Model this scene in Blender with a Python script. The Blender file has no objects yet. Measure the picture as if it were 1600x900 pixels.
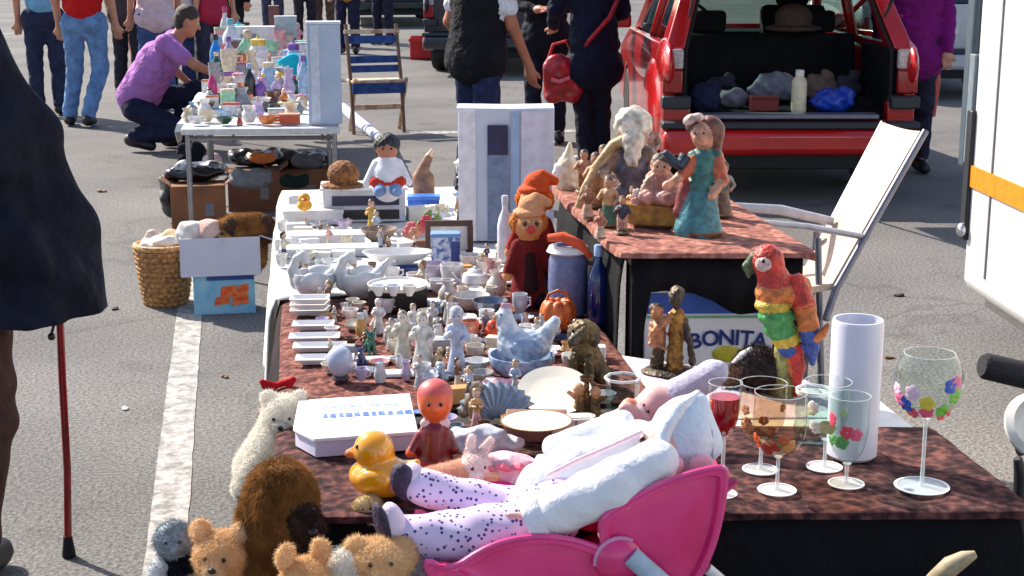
import bpy, bmesh, math, random
import numpy as np
from mathutils import Vector, Matrix, Euler, Quaternion
random.seed(7); NR = np.random.default_rng(11)
SC = bpy.context.scene; COL = SC.collection
R = math.radians
F = 2400.0; CAMH = 1.65; PITCH = math.atan(550/2400); YAW = math.atan(335/2462.2)
CROT = Euler((math.pi/2-PITCH, 0, -YAW)).to_matrix()
def ray(px, py): return CROT @ Vector(((px-800)/F, -(py-450)/F, -1))
def at(px, py, z=0.0):
    d = ray(px, py); t = (z-CAMH)/d.z
    return Vector((0, 0, CAMH)) + d*t
def onY(px, py, y):
    d = ray(px, py); t = y/d.y
    return Vector((0, 0, CAMH)) + d*t
def mpp(p): return (CROT.transposed() @ (Vector(p)-Vector((0, 0, CAMH)))).z*-1/F
def faceang(p): return math.atan2(-p[0], p[1])
# ------------------------------------------------------------------ materials
def lin(c):
    return tuple(((v/255)/12.92 if v <= 10 else (((v/255)+.055)/1.055)**2.4) for v in c)
MATS = {}
def mat(col, rough=.55, metal=0., col2=None, scale=30., bump=.0, bscale=120., sheen=0., coat=0., spec=.5, detail=4., lo=.35, hi=.65, emit=None, key=None, vor=False):
    k = (tuple(col), rough, metal, None if col2 is None else tuple(col2), scale, bump, bscale, sheen, coat, spec, lo, hi, emit, vor)
    if k in MATS: return MATS[k]
    m = bpy.data.materials.new('paint_%d' % len(MATS)); m.use_nodes = True
    nt = m.node_tree; b = nt.nodes['Principled BSDF']
    L = lin(col)
    b.inputs['Roughness'].default_value = rough; b.inputs['Metallic'].default_value = metal
    b.inputs['Specular IOR Level'].default_value = spec
    if sheen: b.inputs['Sheen Weight'].default_value = sheen
    if coat: b.inputs['Coat Weight'].default_value = coat; b.inputs['Coat Roughness'].default_value = .08
    tc = nt.nodes.new('ShaderNodeTexCoord')
    n = nt.nodes.new('ShaderNodeTexVoronoi' if vor else 'ShaderNodeTexNoise'); n.inputs['Scale'].default_value = scale
    if not vor: n.inputs['Detail'].default_value = detail
    nt.links.new(tc.outputs['Object'], n.inputs['Vector'])
    cr = nt.nodes.new('ShaderNodeValToRGB')
    c2 = lin(col2) if col2 is not None else tuple(v*.8 for v in L)
    cr.color_ramp.elements[0].position = lo; cr.color_ramp.elements[0].color = (*c2, 1)
    cr.color_ramp.elements[1].position = hi; cr.color_ramp.elements[1].color = (*L, 1)
    nt.links.new(n.outputs[0], cr.inputs['Fac']); nt.links.new(cr.outputs['Color'], b.inputs['Base Color'])
    if bump:
        n2 = nt.nodes.new('ShaderNodeTexNoise'); n2.inputs['Scale'].default_value = bscale; n2.inputs['Detail'].default_value = 3
        nt.links.new(tc.outputs['Object'], n2.inputs['Vector'])
        bp = nt.nodes.new('ShaderNodeBump'); bp.inputs['Strength'].default_value = bump; bp.inputs['Distance'].default_value = .01 if bump <= .95 else .035
        nt.links.new(n2.outputs[0], bp.inputs['Height']); nt.links.new(bp.outputs['Normal'], b.inputs['Normal'])
    if emit:
        b.inputs['Emission Strength'].default_value = emit
    MATS[k] = m; return m
def fabric(col, col2=None, scale=25., bump=.35, bscale=90.): return mat(col, .85, 0, col2, scale, bump, bscale, sheen=.0, spec=.2)
def china(col=(232, 230, 226), col2=None, scale=20.): return mat(col, .18, 0, col2 or tuple(int(v*.96) for v in col), scale, coat=.3)
def plastic(col, rough=.32): return mat(col, rough, 0, tuple(int(v*.93) for v in col), 12, .05, 200)
def metal(col=(150, 152, 158), rough=.3): return mat(col, rough, .9, None, 20)
def skin(col=(205, 145, 115)): return mat(col, .55, 0, tuple(int(v*.92) for v in col), 14, .05, 150)
def glassm(tint=(236, 244, 242), name='clear_glass'):
    k = ('glass', tint)
    if k in MATS: return MATS[k]
    m = bpy.data.materials.new(name); m.use_nodes = True; nt = m.node_tree
    nt.nodes.remove(nt.nodes['Principled BSDF']); o = nt.nodes['Material Output']
    t = nt.nodes.new('ShaderNodeBsdfTransparent'); t.inputs['Color'].default_value = (*lin(tint), 1)
    g = nt.nodes.new('ShaderNodeBsdfGlossy'); g.inputs['Roughness'].default_value = .03; g.inputs['Color'].default_value = (1, 1, 1, 1)
    f = nt.nodes.new('ShaderNodeFresnel'); f.inputs['IOR'].default_value = 1.45
    mx = nt.nodes.new('ShaderNodeMixShader')
    ge = nt.nodes.new('ShaderNodeNewGeometry'); ml = nt.nodes.new('ShaderNodeMath'); ml.operation = 'SUBTRACT'; ml.use_clamp = True
    nt.links.new(f.outputs[0], ml.inputs[0]); nt.links.new(ge.outputs['Backfacing'], ml.inputs[1]); nt.links.new(ml.outputs[0], mx.inputs[0]); nt.links.new(t.outputs[0], mx.inputs[1]); nt.links.new(g.outputs[0], mx.inputs[2])
    nt.links.new(mx.outputs[0], o.inputs['Surface'])
    MATS[k] = m; return m
# ------------------------------------------------------------------ objects
def tag(o, label, cat, group=None):
    o['label'] = label; o['category'] = cat
    if group: o['group'] = group
    return o
def thing(name, label, cat, loc=(0, 0, 0), rz=0, group=None):
    o = bpy.data.objects.new(name, None); COL.objects.link(o); o.empty_display_size = .05
    o.location = loc; o.rotation_euler = (0, 0, rz)
    return tag(o, label, cat, group)
def finish(name, me, mats, parent=None, smooth=True, bevel=0, loc=None, rz=0, sharp=40, label=None, kind=None):
    o = bpy.data.objects.new(name, me); COL.objects.link(o)
    if not isinstance(mats, (list, tuple)): mats = [mats]
    for m in mats: me.materials.append(m)
    if parent: o.parent = parent
    if loc is not None: o.location = loc; o.rotation_euler = (0, 0, rz)
    if smooth:
        me.shade_smooth(); me.set_sharp_from_angle(angle=R(sharp))
    if bevel:
        b = o.modifiers.new('bevel', 'BEVEL'); b.width = bevel; b.segments = 2; b.limit_method = 'ANGLE'; b.angle_limit = R(35)
    if label: o['label'] = label
    if kind: o['kind'] = kind
    return o
class G:
    """collects shapes and links them as ONE mesh object"""
    def __init__(s, k=1.0): s.v = []; s.f = []; s.m = []; s.k = k
    def add(s, vs, fs, mi=0):
        n = len(s.v); s.v += [Vector(v)*s.k for v in vs]; s.f += [tuple(i+n for i in f) for f in fs]; s.m += [mi]*len(fs); return s
    def box(s, c, d, rot=None, mi=0, taper=1.0):
        x, y, z = d[0]/2, d[1]/2, d[2]/2; t = taper
        vs = [(-x, -y, -z), (x, -y, -z), (x, y, -z), (-x, y, -z), (-x*t, -y*t, z), (x*t, -y*t, z), (x*t, y*t, z), (-x*t, y*t, z)]
        M = Euler([R(a) for a in rot]).to_matrix() if rot else Matrix.Identity(3)
        vs = [M @ Vector(v)+Vector(c) for v in vs]
        return s.add(vs, [(0, 3, 2, 1), (4, 5, 6, 7), (0, 1, 5, 4), (1, 2, 6, 5), (2, 3, 7, 6), (3, 0, 4, 7)], mi)
    def lathe(s, prof, seg=24, c=(0, 0, 0), M=None, mi=0, cap=True, sx=1, sy=1):
        vs = []; fs = []; n = len(prof)
        for i in range(seg):
            a = 2*math.pi*i/seg
            for r, z in prof: vs.append((r*math.cos(a)*sx, r*math.sin(a)*sy, z))
        for i in range(seg):
            j = (i+1) % seg
            for q in range(n-1): fs.append((i*n+q, j*n+q, j*n+q+1, i*n+q+1))
        if cap:
            if prof[0][0] > 1e-6: fs.append(tuple(i*n for i in range(seg))[::-1])
            if prof[-1][0] > 1e-6: fs.append(tuple(i*n+n-1 for i in range(seg)))
        M3 = M if M is not None else Matrix.Identity(3)
        vs = [M3 @ Vector(v)+Vector(c) for v in vs]
        return s.add(vs, fs, mi)
    def path(s, pts, r, seg=8, closed=False, mi=0):
        pts = [Vector(p) for p in pts]; n = len(pts); vs = []; fs = []
        rr = r if isinstance(r, (list, tuple)) else [r]*n
        up = Vector((0, 0, 1)); prev = None
        for i, p in enumerate(pts):
            if closed: t = (pts[(i+1) % n]-pts[i-1])
            else: t = pts[min(i+1, n-1)]-pts[max(i-1, 0)]
            t.normalize()
            if prev is None:
                a = t.cross(up)
                if a.length < .05: a = t.cross(Vector((1, 0, 0)))
            else: a = prev - t*prev.dot(t)
            a.normalize(); prev = a; b = t.cross(a)
            for q in range(seg):
                w = 2*math.pi*q/seg; vs.append(p+(a*math.cos(w)+b*math.sin(w))*rr[i])
        for i in range(n if closed else n-1):
            j = (i+1) % n
            for q in range(seg): fs.append((i*seg+q, i*seg+(q+1) % seg, j*seg+(q+1) % seg, j*seg+q))
        if not closed: fs.append(tuple(range(seg))[::-1]); fs.append(tuple((n-1)*seg+q for q in range(seg)))
        return s.add(vs, fs, mi)
    def ell(s, c, r, rot=None, seg=16, mi=0):
        n = max(6, seg//2); M = Euler([R(a) for a in rot]).to_matrix() if rot else Matrix.Identity(3)
        if not isinstance(r, (list, tuple)): r = (r, r, r)
        vs = [(0, 0, -1)]; fs = []
        for i in range(1, n):
            ph = -math.pi/2+math.pi*i/n
            for q in range(seg): a = 2*math.pi*q/seg; vs.append((math.cos(ph)*math.cos(a), math.cos(ph)*math.sin(a), math.sin(ph)))
        vs.append((0, 0, 1)); e = len(vs)-1
        for q in range(seg):
            fs.append((0, 1+(q+1) % seg, 1+q)); fs.append((e, e-seg+q, e-seg+(q+1) % seg))
            for i in range(n-2):
                b0 = 1+i*seg; b1 = b0+seg; fs.append((b0+q, b0+(q+1) % seg, b1+(q+1) % seg, b1+q))
        vs = [M @ Vector((v[0]*r[0], v[1]*r[1], v[2]*r[2]))+Vector(c) for v in vs]
        return s.add(vs, fs, mi)
    def prism(s, pts, y0, y1, mi=0, axis='y', M=None, c=(0, 0, 0)):
        """outline in XZ extruded along Y (axis y), or XY extruded along z, or YZ along x"""
        n = len(pts)
        def P(a, b, t): return {'y': (a, t, b), 'z': (a, b, t), 'x': (t, a, b)}[axis]
        vs = [P(a, b, y0) for a, b in pts]+[P(a, b, y1) for a, b in pts]
        if M is not None: vs = [M @ Vector(v)+Vector(c) for v in vs]
        fs = [tuple(range(n)), tuple(range(2*n-1, n-1, -1))]+[(i, i+n, (i+1) % n+n, (i+1) % n) for i in range(n)]
        return s.add(vs, fs, mi)
    def build(s, name, mats, parent=None, **kw):
        me = bpy.data.meshes.new(name); me.from_pydata([tuple(v) for v in s.v], [], s.f); me.update()
        bm = bmesh.new(); bm.from_mesh(me)
        for f, mi in zip(bm.faces, s.m): f.material_index = mi
        bmesh.ops.recalc_face_normals(bm, faces=bm.faces); bm.to_mesh(me); bm.free()
        return finish(name, me, mats, parent, **kw)
def grid_obj(name, nx, ny, fn, mats, parent=None, thick=.002, **kw):
    """a cloth-like sheet: fn(u,v)->xyz, given a real thickness"""
    vs = [fn(i/nx, j/ny) for j in range(ny+1) for i in range(nx+1)]
    fs = [(j*(nx+1)+i, j*(nx+1)+i+1, (j+1)*(nx+1)+i+1, (j+1)*(nx+1)+i) for j in range(ny) for i in range(nx)]
    me = bpy.data.meshes.new(name); me.from_pydata([tuple(v) for v in vs], [], fs); me.update()
    o = finish(name, me, mats, parent, sharp=80, **kw)
    sm = o.modifiers.new('thick', 'SOLIDIFY'); sm.thickness = thick; sm.offset = -1
    return o
# ------------------------------------------------------------------ smooth-union solids (one continuous skin)
def C(a, ra, b, rb, mi=0, k=None): return ('c', np.array(a, float), float(ra), np.array(b, float), float(rb), mi, k)
def E(c, r, mi=0, rot=None, k=None):
    if not isinstance(r, (list, tuple)): r = (r, r, r)
    return ('e', np.array(c, float), np.array(r, float), rot, None, mi, k)
def B(c, h, rd=.0, mi=0, rot=None, k=None): return ('b', np.array(c, float), np.array(h, float), rot, float(rd), mi, k)
def psdf(p, X):
    if p[0] == 'c':
        a, ra, b, rb = p[1:5]; ba = b-a; L = max(ba@ba, 1e-12)
        t = np.clip(((X-a)@ba)/L, 0, 1); return np.linalg.norm(X-a-t[..., None]*ba, axis=-1)-(ra+(rb-ra)*t)
    Q = X-p[1]
    if p[3] is not None: Q = Q @ np.array(Euler([R(v) for v in p[3]]).to_matrix())
    if p[0] == 'e':
        k0 = np.linalg.norm(Q/p[2], axis=-1); k1 = np.linalg.norm(Q/(p[2]**2), axis=-1)
        return k0*(k0-1)/np.maximum(k1, 1e-9)
    d = np.abs(Q)-(p[2]-p[4]); return np.linalg.norm(np.maximum(d, 0), axis=-1)+np.minimum(d.max(-1), 0)-p[4]
def pbounds(p):
    if p[0] == 'c': return np.minimum(p[1]-p[2], p[3]-p[4]), np.maximum(p[1]+p[2], p[3]+p[4])
    if p[3] is None: return p[1]-p[2], p[1]+p[2]
    r = np.linalg.norm(p[2]) if p[0] == 'b' else p[2].max(); return p[1]-r, p[1]+r
def blob(prims, n=52, k=None, wob=0., wf=60., vox=None, seed=0):
    """returns verts, quads, material index per quad of the smooth union (surface nets)"""
    bs = [pbounds(p) for p in prims]; lo = np.min([b[0] for b in bs], 0); hi = np.max([b[1] for b in bs], 0)
    ext = (hi-lo).max(); h = vox or ext/n
    if k is None: k = ext*.03
    lo = lo-3*h-wob; hi = hi+3*h+wob; N = np.ceil((hi-lo)/h).astype(int)+1
    V = np.full(N, 9.0*ext)
    ax = [lo[i]+h*np.arange(N[i]) for i in range(3)]
    for p, (b0, b1) in zip(prims, bs):
        kk = p[6] if p[6] is not None else k
        i0 = np.maximum(((b0-lo)/h-kk/h-4).astype(int), 0); i1 = np.minimum(((b1-lo)/h+kk/h+5).astype(int), N)
        sl = tuple(slice(i0[i], i1[i]) for i in range(3))
        X = np.stack(np.meshgrid(*[ax[i][sl[i]] for i in range(3)], indexing='ij'), -1)
        d = psdf(p, X); v = V[sl]
        if kk > 0:
            hh = np.maximum(kk-np.abs(v-d), 0)/kk; V[sl] = np.minimum(v, d)-hh*hh*kk*.25
        else: V[sl] = np.minimum(v, d)
    if wob:
        X = np.meshgrid(*ax, indexing='ij')
        V = V+wob*(np.sin(X[0]*wf+seed+1.3*np.sin(X[2]*wf*.7))*np.sin(X[1]*wf*.9+X[2]*wf*.6+seed)+.5*np.sin(X[2]*wf*1.7+X[0]*wf*1.1+seed))
    ins = V < 0
    cn = [(a, b, c) for a in (0, 1) for b in (0, 1) for c in (0, 1)]
    M = N-1
    sub = lambda A, o: A[o[0]:o[0]+M[0], o[1]:o[1]+M[1], o[2]:o[2]+M[2]]
    cnt = sum(sub(ins, o).astype(int) for o in cn); act = (cnt > 0) & (cnt < 8)
    idx = np.full(M, -1); ai = np.argwhere(act); idx[act] = np.arange(len(ai))
    P = np.zeros((len(ai), 3)); W = np.zeros(len(ai))
    for o in cn:
        for d in range(3):
            if o[d]: continue
            o2 = list(o); o2[d] = 1
            v0 = V[tuple((ai+np.array(o)).T)]; v1 = V[tuple((ai+np.array(o2)).T)]
            c = (v0 < 0) != (v1 < 0); t = np.where(c, v0/np.where(c, v0-v1, 1), 0)
            q = np.tile(np.array(o, float), (len(ai), 1)); q[:, d] = t
            P += q*c[:, None]; W += c
    vs = lo+(ai+P/W[:, None])*h
    quads = []
    for d in range(3):
        e, f = (d+1) % 3, (d+2) % 3
        s0 = [slice(1, M[i]) for i in range(3)]; s0[d] = slice(0, M[d]); s1 = list(s0); s1[d] = slice(1, M[d]+1)
        a = ins[tuple(s0)]; b = ins[tuple(s1)]; g = np.argwhere(a != b)
        if not len(g): continue
        sg = a[tuple(g.T)]; base = g.copy()
        for i in range(3):
            if i != d: base[:, i] += 1
        def cell(de, df):
            c = base.copy(); c[:, e] -= de; c[:, f] -= df; return idx[tuple(c.T)]
        q = np.stack([cell(1, 1), cell(0, 1), cell(0, 0), cell(1, 0)], 1); q[~sg] = q[~sg][:, ::-1]
        quads.append(q)
    Q = np.concatenate(quads)
    # light relaxation
    for _ in range(2):
        acc = np.zeros_like(vs); ct = np.zeros(len(vs))
        for i in range(4):
            j = (i+1) % 4
            np.add.at(acc, Q[:, i], vs[Q[:, j]]); np.add.at(ct, Q[:, i], 1)
            np.add.at(acc, Q[:, j], vs[Q[:, i]]); np.add.at(ct, Q[:, j], 1)
        vs = vs*.5+.5*acc/ct[:, None]
    fc = vs[Q].mean(1)
    D = np.stack([psdf(p, fc) for p in prims]); mi = np.array([p[5] for p in prims])[D.argmin(0)]
    return vs, Q, mi
def fur_add(vs, Q, mi, n, ln, w, droop=.4, seed=1):
    rg = np.random.default_rng(seed); a = vs[Q[:, 1]]-vs[Q[:, 0]]; b = vs[Q[:, 3]]-vs[Q[:, 0]]; nn = np.cross(vs[Q[:, 2]]-vs[Q[:, 0]], vs[Q[:, 3]]-vs[Q[:, 1]])
    ar = np.linalg.norm(nn, axis=1)+1e-12; nn = nn/ar[:, None]; f = rg.choice(len(Q), n, p=ar/ar.sum())
    u = rg.random((n, 2)); p = vs[Q[f, 0]]+a[f]*u[:, :1]+b[f]*u[:, 1:]
    d = nn[f]+rg.normal(0, .35, (n, 3)); d[:, 2] -= droop; d /= np.linalg.norm(d, axis=1)[:, None]
    sd = np.cross(d, rg.normal(0, 1, (n, 3))); sd /= np.linalg.norm(sd, axis=1)[:, None]
    L = ln*(.6+.8*rg.random((n, 1)))
    t = np.concatenate([p-sd*w, p+sd*w, p+d*L], 0)-0; i = np.arange(n)+len(vs)
    return np.concatenate([vs, t]), np.stack([i, i+n, i+2*n], 1), mi[f]
def solid(name, prims, mats, parent=None, S=1.0, n=52, k=None, wob=0., wf=60., fur=None, vox=None, seed=0, **kw):
    vs, Q, mi = blob(prims, n, k, wob, wf, vox, seed); vs = vs*S
    fs = Q.tolist(); ms = mi.tolist()
    if fur:
        vs, T, tm = fur_add(vs, Q, mi, fur[0], fur[1], fur[2], fur[3] if len(fur) > 3 else .4, seed+3); fs += T.tolist(); ms += tm.tolist()
    me = bpy.data.meshes.new(name); me.from_pydata(vs.tolist(), [], fs); me.update()
    me.polygons.foreach_set('material_index', ms)
    return finish(name, me, mats, parent, sharp=75, **kw)
def copy_tree(o, parent=None):
    c = o.copy(); COL.objects.link(c)
    if parent: c.parent = parent
    for ch in list(o.children): copy_tree(ch, c)
    return c
# ------------------------------------------------------------------ lettering (strokes built as thin bars)
def text_obj(name, txt, size, m, parent, loc, rot, ext=.0008, arch=0, gap=1.0):
    """letters from the built-in font turned into ONE mesh"""
    allv = []; allf = []
    x = 0; n = len(txt); WD_ = {'I': .30, 'N': .74, 'O': .80, 'B': .66, 'T': .60, 'A': .68}; tot = sum(WD_.get(c, .66) for c in txt)
    for i, ch in enumerate(txt):
        cu = bpy.data.curves.new('t', 'FONT'); cu.body = ch; cu.size = size; cu.extrude = ext; cu.align_x = 'CENTER'; cu.resolution_u = 3; cu.offset = size*.02
        ob = bpy.data.objects.new('t', cu); COL.objects.link(ob)
        dg = bpy.context.evaluated_depsgraph_get(); me = bpy.data.meshes.new_from_object(ob.evaluated_get(dg))
        xc_ = x+WD_.get(ch, .66)/2-tot/2; x += WD_.get(ch, .66); t = xc_/.68; off = xc_*size*gap; rise = -arch*size*t*t*.08
        ang = -t*arch*.16; M = Matrix.Rotation(ang, 3, 'Z'); b = len(allv)
        allv += [tuple(M @ v.co+Vector((off, rise, 0))) for v in me.vertices]; allf += [tuple(k+b for k in p.vertices) for p in me.polygons]
        bpy.data.objects.remove(ob); bpy.data.curves.remove(cu); bpy.data.meshes.remove(me)
    me = bpy.data.meshes.new(name); me.from_pydata(allv, [], allf); me.update()
    o = finish(name, me, m, parent, smooth=False); o.location = loc; o.rotation_euler = rot
    return o

def eyes(parent, cs, r, k=1, m=None, name='eye'):
    m = m or mat((22, 17, 15), .15)
    for c in cs: G(k).ell(c, r, seg=8).build(name, m, parent)

def furm(col, col2=None, scale=40., tr=.45):
    k = ('fur', tuple(col), None if col2 is None else tuple(col2), scale)
    if k in MATS: return MATS[k]
    m = mat(col, .9, 0, col2, scale, 0, spec=.1).copy(); m.name = 'plush_pile'; nt = m.node_tree; b = nt.nodes['Principled BSDF']; o = nt.nodes['Material Output']
    t = nt.nodes.new('ShaderNodeBsdfTranslucent'); mx = nt.nodes.new('ShaderNodeMixShader'); mx.inputs[0].default_value = tr
    src = b.inputs['Base Color'].links[0].from_socket; nt.links.new(src, t.inputs['Color'])
    nt.links.new(b.outputs[0], mx.inputs[1]); nt.links.new(t.outputs[0], mx.inputs[2]); nt.links.new(mx.outputs[0], o.inputs['Surface'])
    MATS[k] = m; return m
# ================================================================== SETTING
def struct(o): o['kind'] = 'structure'; return o
def asphalt():
    m = bpy.data.materials.new('asphalt'); m.use_nodes = True; nt = m.node_tree; b = nt.nodes['Principled BSDF']; b.inputs['Roughness'].default_value = .85; b.inputs['Specular IOR Level'].default_value = .3
    tc = nt.nodes.new('ShaderNodeTexCoord')
    def noise(sc, det=6): n = nt.nodes.new('ShaderNodeTexNoise'); n.inputs['Scale'].default_value = sc; n.inputs['Detail'].default_value = det; nt.links.new(tc.outputs['Object'], n.inputs['Vector']); return n
    def ramp(n, a, ca, bb, cb): r = nt.nodes.new('ShaderNodeValToRGB'); r.color_ramp.elements[0].position = a; r.color_ramp.elements[0].color = (*ca, 1); r.color_ramp.elements[1].position = bb; r.color_ramp.elements[1].color = (*cb, 1); nt.links.new(n.outputs[0], r.inputs['Fac']); return r
    big = ramp(noise(.7, 5), .35, (.113, .110, .109), .68, (.185, .178, .173))
    vor = nt.nodes.new('ShaderNodeTexVoronoi'); vor.inputs['Scale'].default_value = 120; nt.links.new(tc.outputs['Object'], vor.inputs['Vector'])
    grit = ramp(noise(75, 3), .36, (.56, .56, .57), .66, (1.38, 1.36, 1.34))
    hsv = nt.nodes.new('ShaderNodeMixRGB'); hsv.blend_type = 'MULTIPLY'; hsv.inputs[0].default_value = 1
    nt.links.new(big.outputs[0], hsv.inputs[1]); nt.links.new(grit.outputs[0], hsv.inputs[2])
    st = ramp(noise(2.3, 8), .60, (1, 1, 1), .72, (.62, .6, .6)); m2 = nt.nodes.new('ShaderNodeMixRGB'); m2.blend_type = 'MULTIPLY'; m2.inputs[0].default_value = .7
    nt.links.new(hsv.outputs[0], m2.inputs[1]); nt.links.new(st.outputs[0], m2.inputs[2])
    wv = nt.nodes.new('ShaderNodeTexNoise'); wv.inputs['Scale'].default_value = 3.0; nt.links.new(tc.outputs['Object'], wv.inputs['Vector'])
    ad = nt.nodes.new('ShaderNodeMixRGB'); ad.blend_type = 'ADD'; ad.inputs[0].default_value = .35; nt.links.new(tc.outputs['Object'], ad.inputs[1]); nt.links.new(wv.outputs['Color'], ad.inputs[2])
    vc = nt.nodes.new('ShaderNodeTexVoronoi'); vc.feature = 'DISTANCE_TO_EDGE'; vc.inputs['Scale'].default_value = .42; nt.links.new(ad.outputs[0], vc.inputs['Vector'])
    ck = ramp(vc, .002, (.42, .42, .42), .007, (1, 1, 1)); m3 = nt.nodes.new('ShaderNodeMixRGB'); m3.blend_type = 'MULTIPLY'; m3.inputs[0].default_value = .38
    nt.links.new(m2.outputs[0], m3.inputs[1]); nt.links.new(ck.outputs[0], m3.inputs[2]); nt.links.new(m3.outputs[0], b.inputs['Base Color'])
    bp = nt.nodes.new('ShaderNodeBump'); bp.inputs['Strength'].default_value = .4; bp.inputs['Distance'].default_value = .006
    nt.links.new(vor.outputs[0], bp.inputs['Height']); nt.links.new(bp.outputs['Normal'], b.inputs['Normal']); return m
def line_paint():
    m = bpy.data.materials.new('worn_white_paint'); m.use_nodes = True; nt = m.node_tree; b = nt.nodes['Principled BSDF']; b.inputs['Roughness'].default_value = .75
    tc = nt.nodes.new('ShaderNodeTexCoord'); n = nt.nodes.new('ShaderNodeTexNoise'); n.inputs['Scale'].default_value = 17; n.inputs['Detail'].default_value = 12; n.inputs['Roughness'].default_value = .72
    nt.links.new(tc.outputs['Object'], n.inputs['Vector']); r = nt.nodes.new('ShaderNodeValToRGB'); e = r.color_ramp.elements
    e[0].position = .40; e[0].color = (.17, .16, .152, 1); e[1].position = .62; e[1].color = (.50, .475, .455, 1)
    nt.links.new(n.outputs[0], r.inputs['Fac']); nt.links.new(r.outputs[0], b.inputs['Base Color']); return m
G().add([(-60, -6, 0), (60, -6, 0), (60, 160, 0), (-60, 160, 0)], [(0, 1, 2, 3)]).build('ground', asphalt(), smooth=False)['kind'] = 'structure'
LP = line_paint()
def pline(p, q, w):
    p = Vector(p); q = Vector(q); d = (q-p).normalized(); n = Vector((-d.y, d.x, 0))*w/2; N = 90; vs = []; fs = []
    for i in range(N+1):
        c = p+(q-p)*i/N; a = 1+random.uniform(-.05, .02); b_ = 1+random.uniform(-.05, .02); vs += [c-n*a, c+n*b_]
    for i in range(N): fs.append((2*i, 2*i+1, 2*i+3, 2*i+2))
    o = G().add([(v.x, v.y, .003) for v in vs], fs).build('parking_line', LP, smooth=False); o['kind'] = 'structure'
a_, b_ = at(258, 880), at(296, 490); d_ = b_-a_
pline(a_-d_*.6, a_+d_*1.75, .112)
pline(at(640, 208), at(900, 205), .16)
pline(at(-300, 60), at(330, 45), .16)
# ================================================================== cloths and tables
def cloth_mat(cA, cB, cC, sc, name, bump=.5):
    m = bpy.data.materials.new(name); m.use_nodes = True; nt = m.node_tree; b = nt.nodes['Principled BSDF']; b.inputs['Roughness'].default_value = .9; b.inputs['Specular IOR Level'].default_value = .15
    tc = nt.nodes.new('ShaderNodeTexCoord'); mp = nt.nodes.new('ShaderNodeMapping'); nt.links.new(tc.outputs['Object'], mp.inputs['Vector'])
    n = nt.nodes.new('ShaderNodeTexNoise'); n.inputs['Scale'].default_value = sc; n.inputs['Detail'].default_value = 5; n.inputs['Distortion'].default_value = .5
    nt.links.new(mp.outputs[0], n.inputs['Vector']); r = nt.nodes.new('ShaderNodeValToRGB'); e = r.color_ramp.elements
    e[0].position = .36; e[0].color = (*lin(cA), 1); e[1].position = .5; e[1].color = (*lin(cB), 1); x = e.new(.66); x.color = (*lin(cC), 1)
    vv = nt.nodes.new('ShaderNodeTexVoronoi'); vv.inputs['Scale'].default_value = sc*1.5; nt.links.new(mp.outputs[0], vv.inputs['Vector'])
    mf = nt.nodes.new('ShaderNodeMixRGB'); mf.inputs[0].default_value = .32; nt.links.new(n.outputs[0], mf.inputs[1]); nt.links.new(vv.outputs['Distance'], mf.inputs[2]); nt.links.new(mf.outputs[0], r.inputs['Fac']); nt.links.new(r.outputs[0], b.inputs['Base Color'])
    n2 = nt.nodes.new('ShaderNodeTexNoise'); n2.inputs['Scale'].default_value = 26; n2.inputs['Detail'].default_value = 4; nt.links.new(tc.outputs['Object'], n2.inputs['Vector'])
    bp = nt.nodes.new('ShaderNodeBump'); bp.inputs['Strength'].default_value = bump; bp.inputs['Distance'].default_value = .02; nt.links.new(n2.outputs[0], bp.inputs['Height']); nt.links.new(bp.outputs['Normal'], b.inputs['Normal'])
    return m
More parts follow.
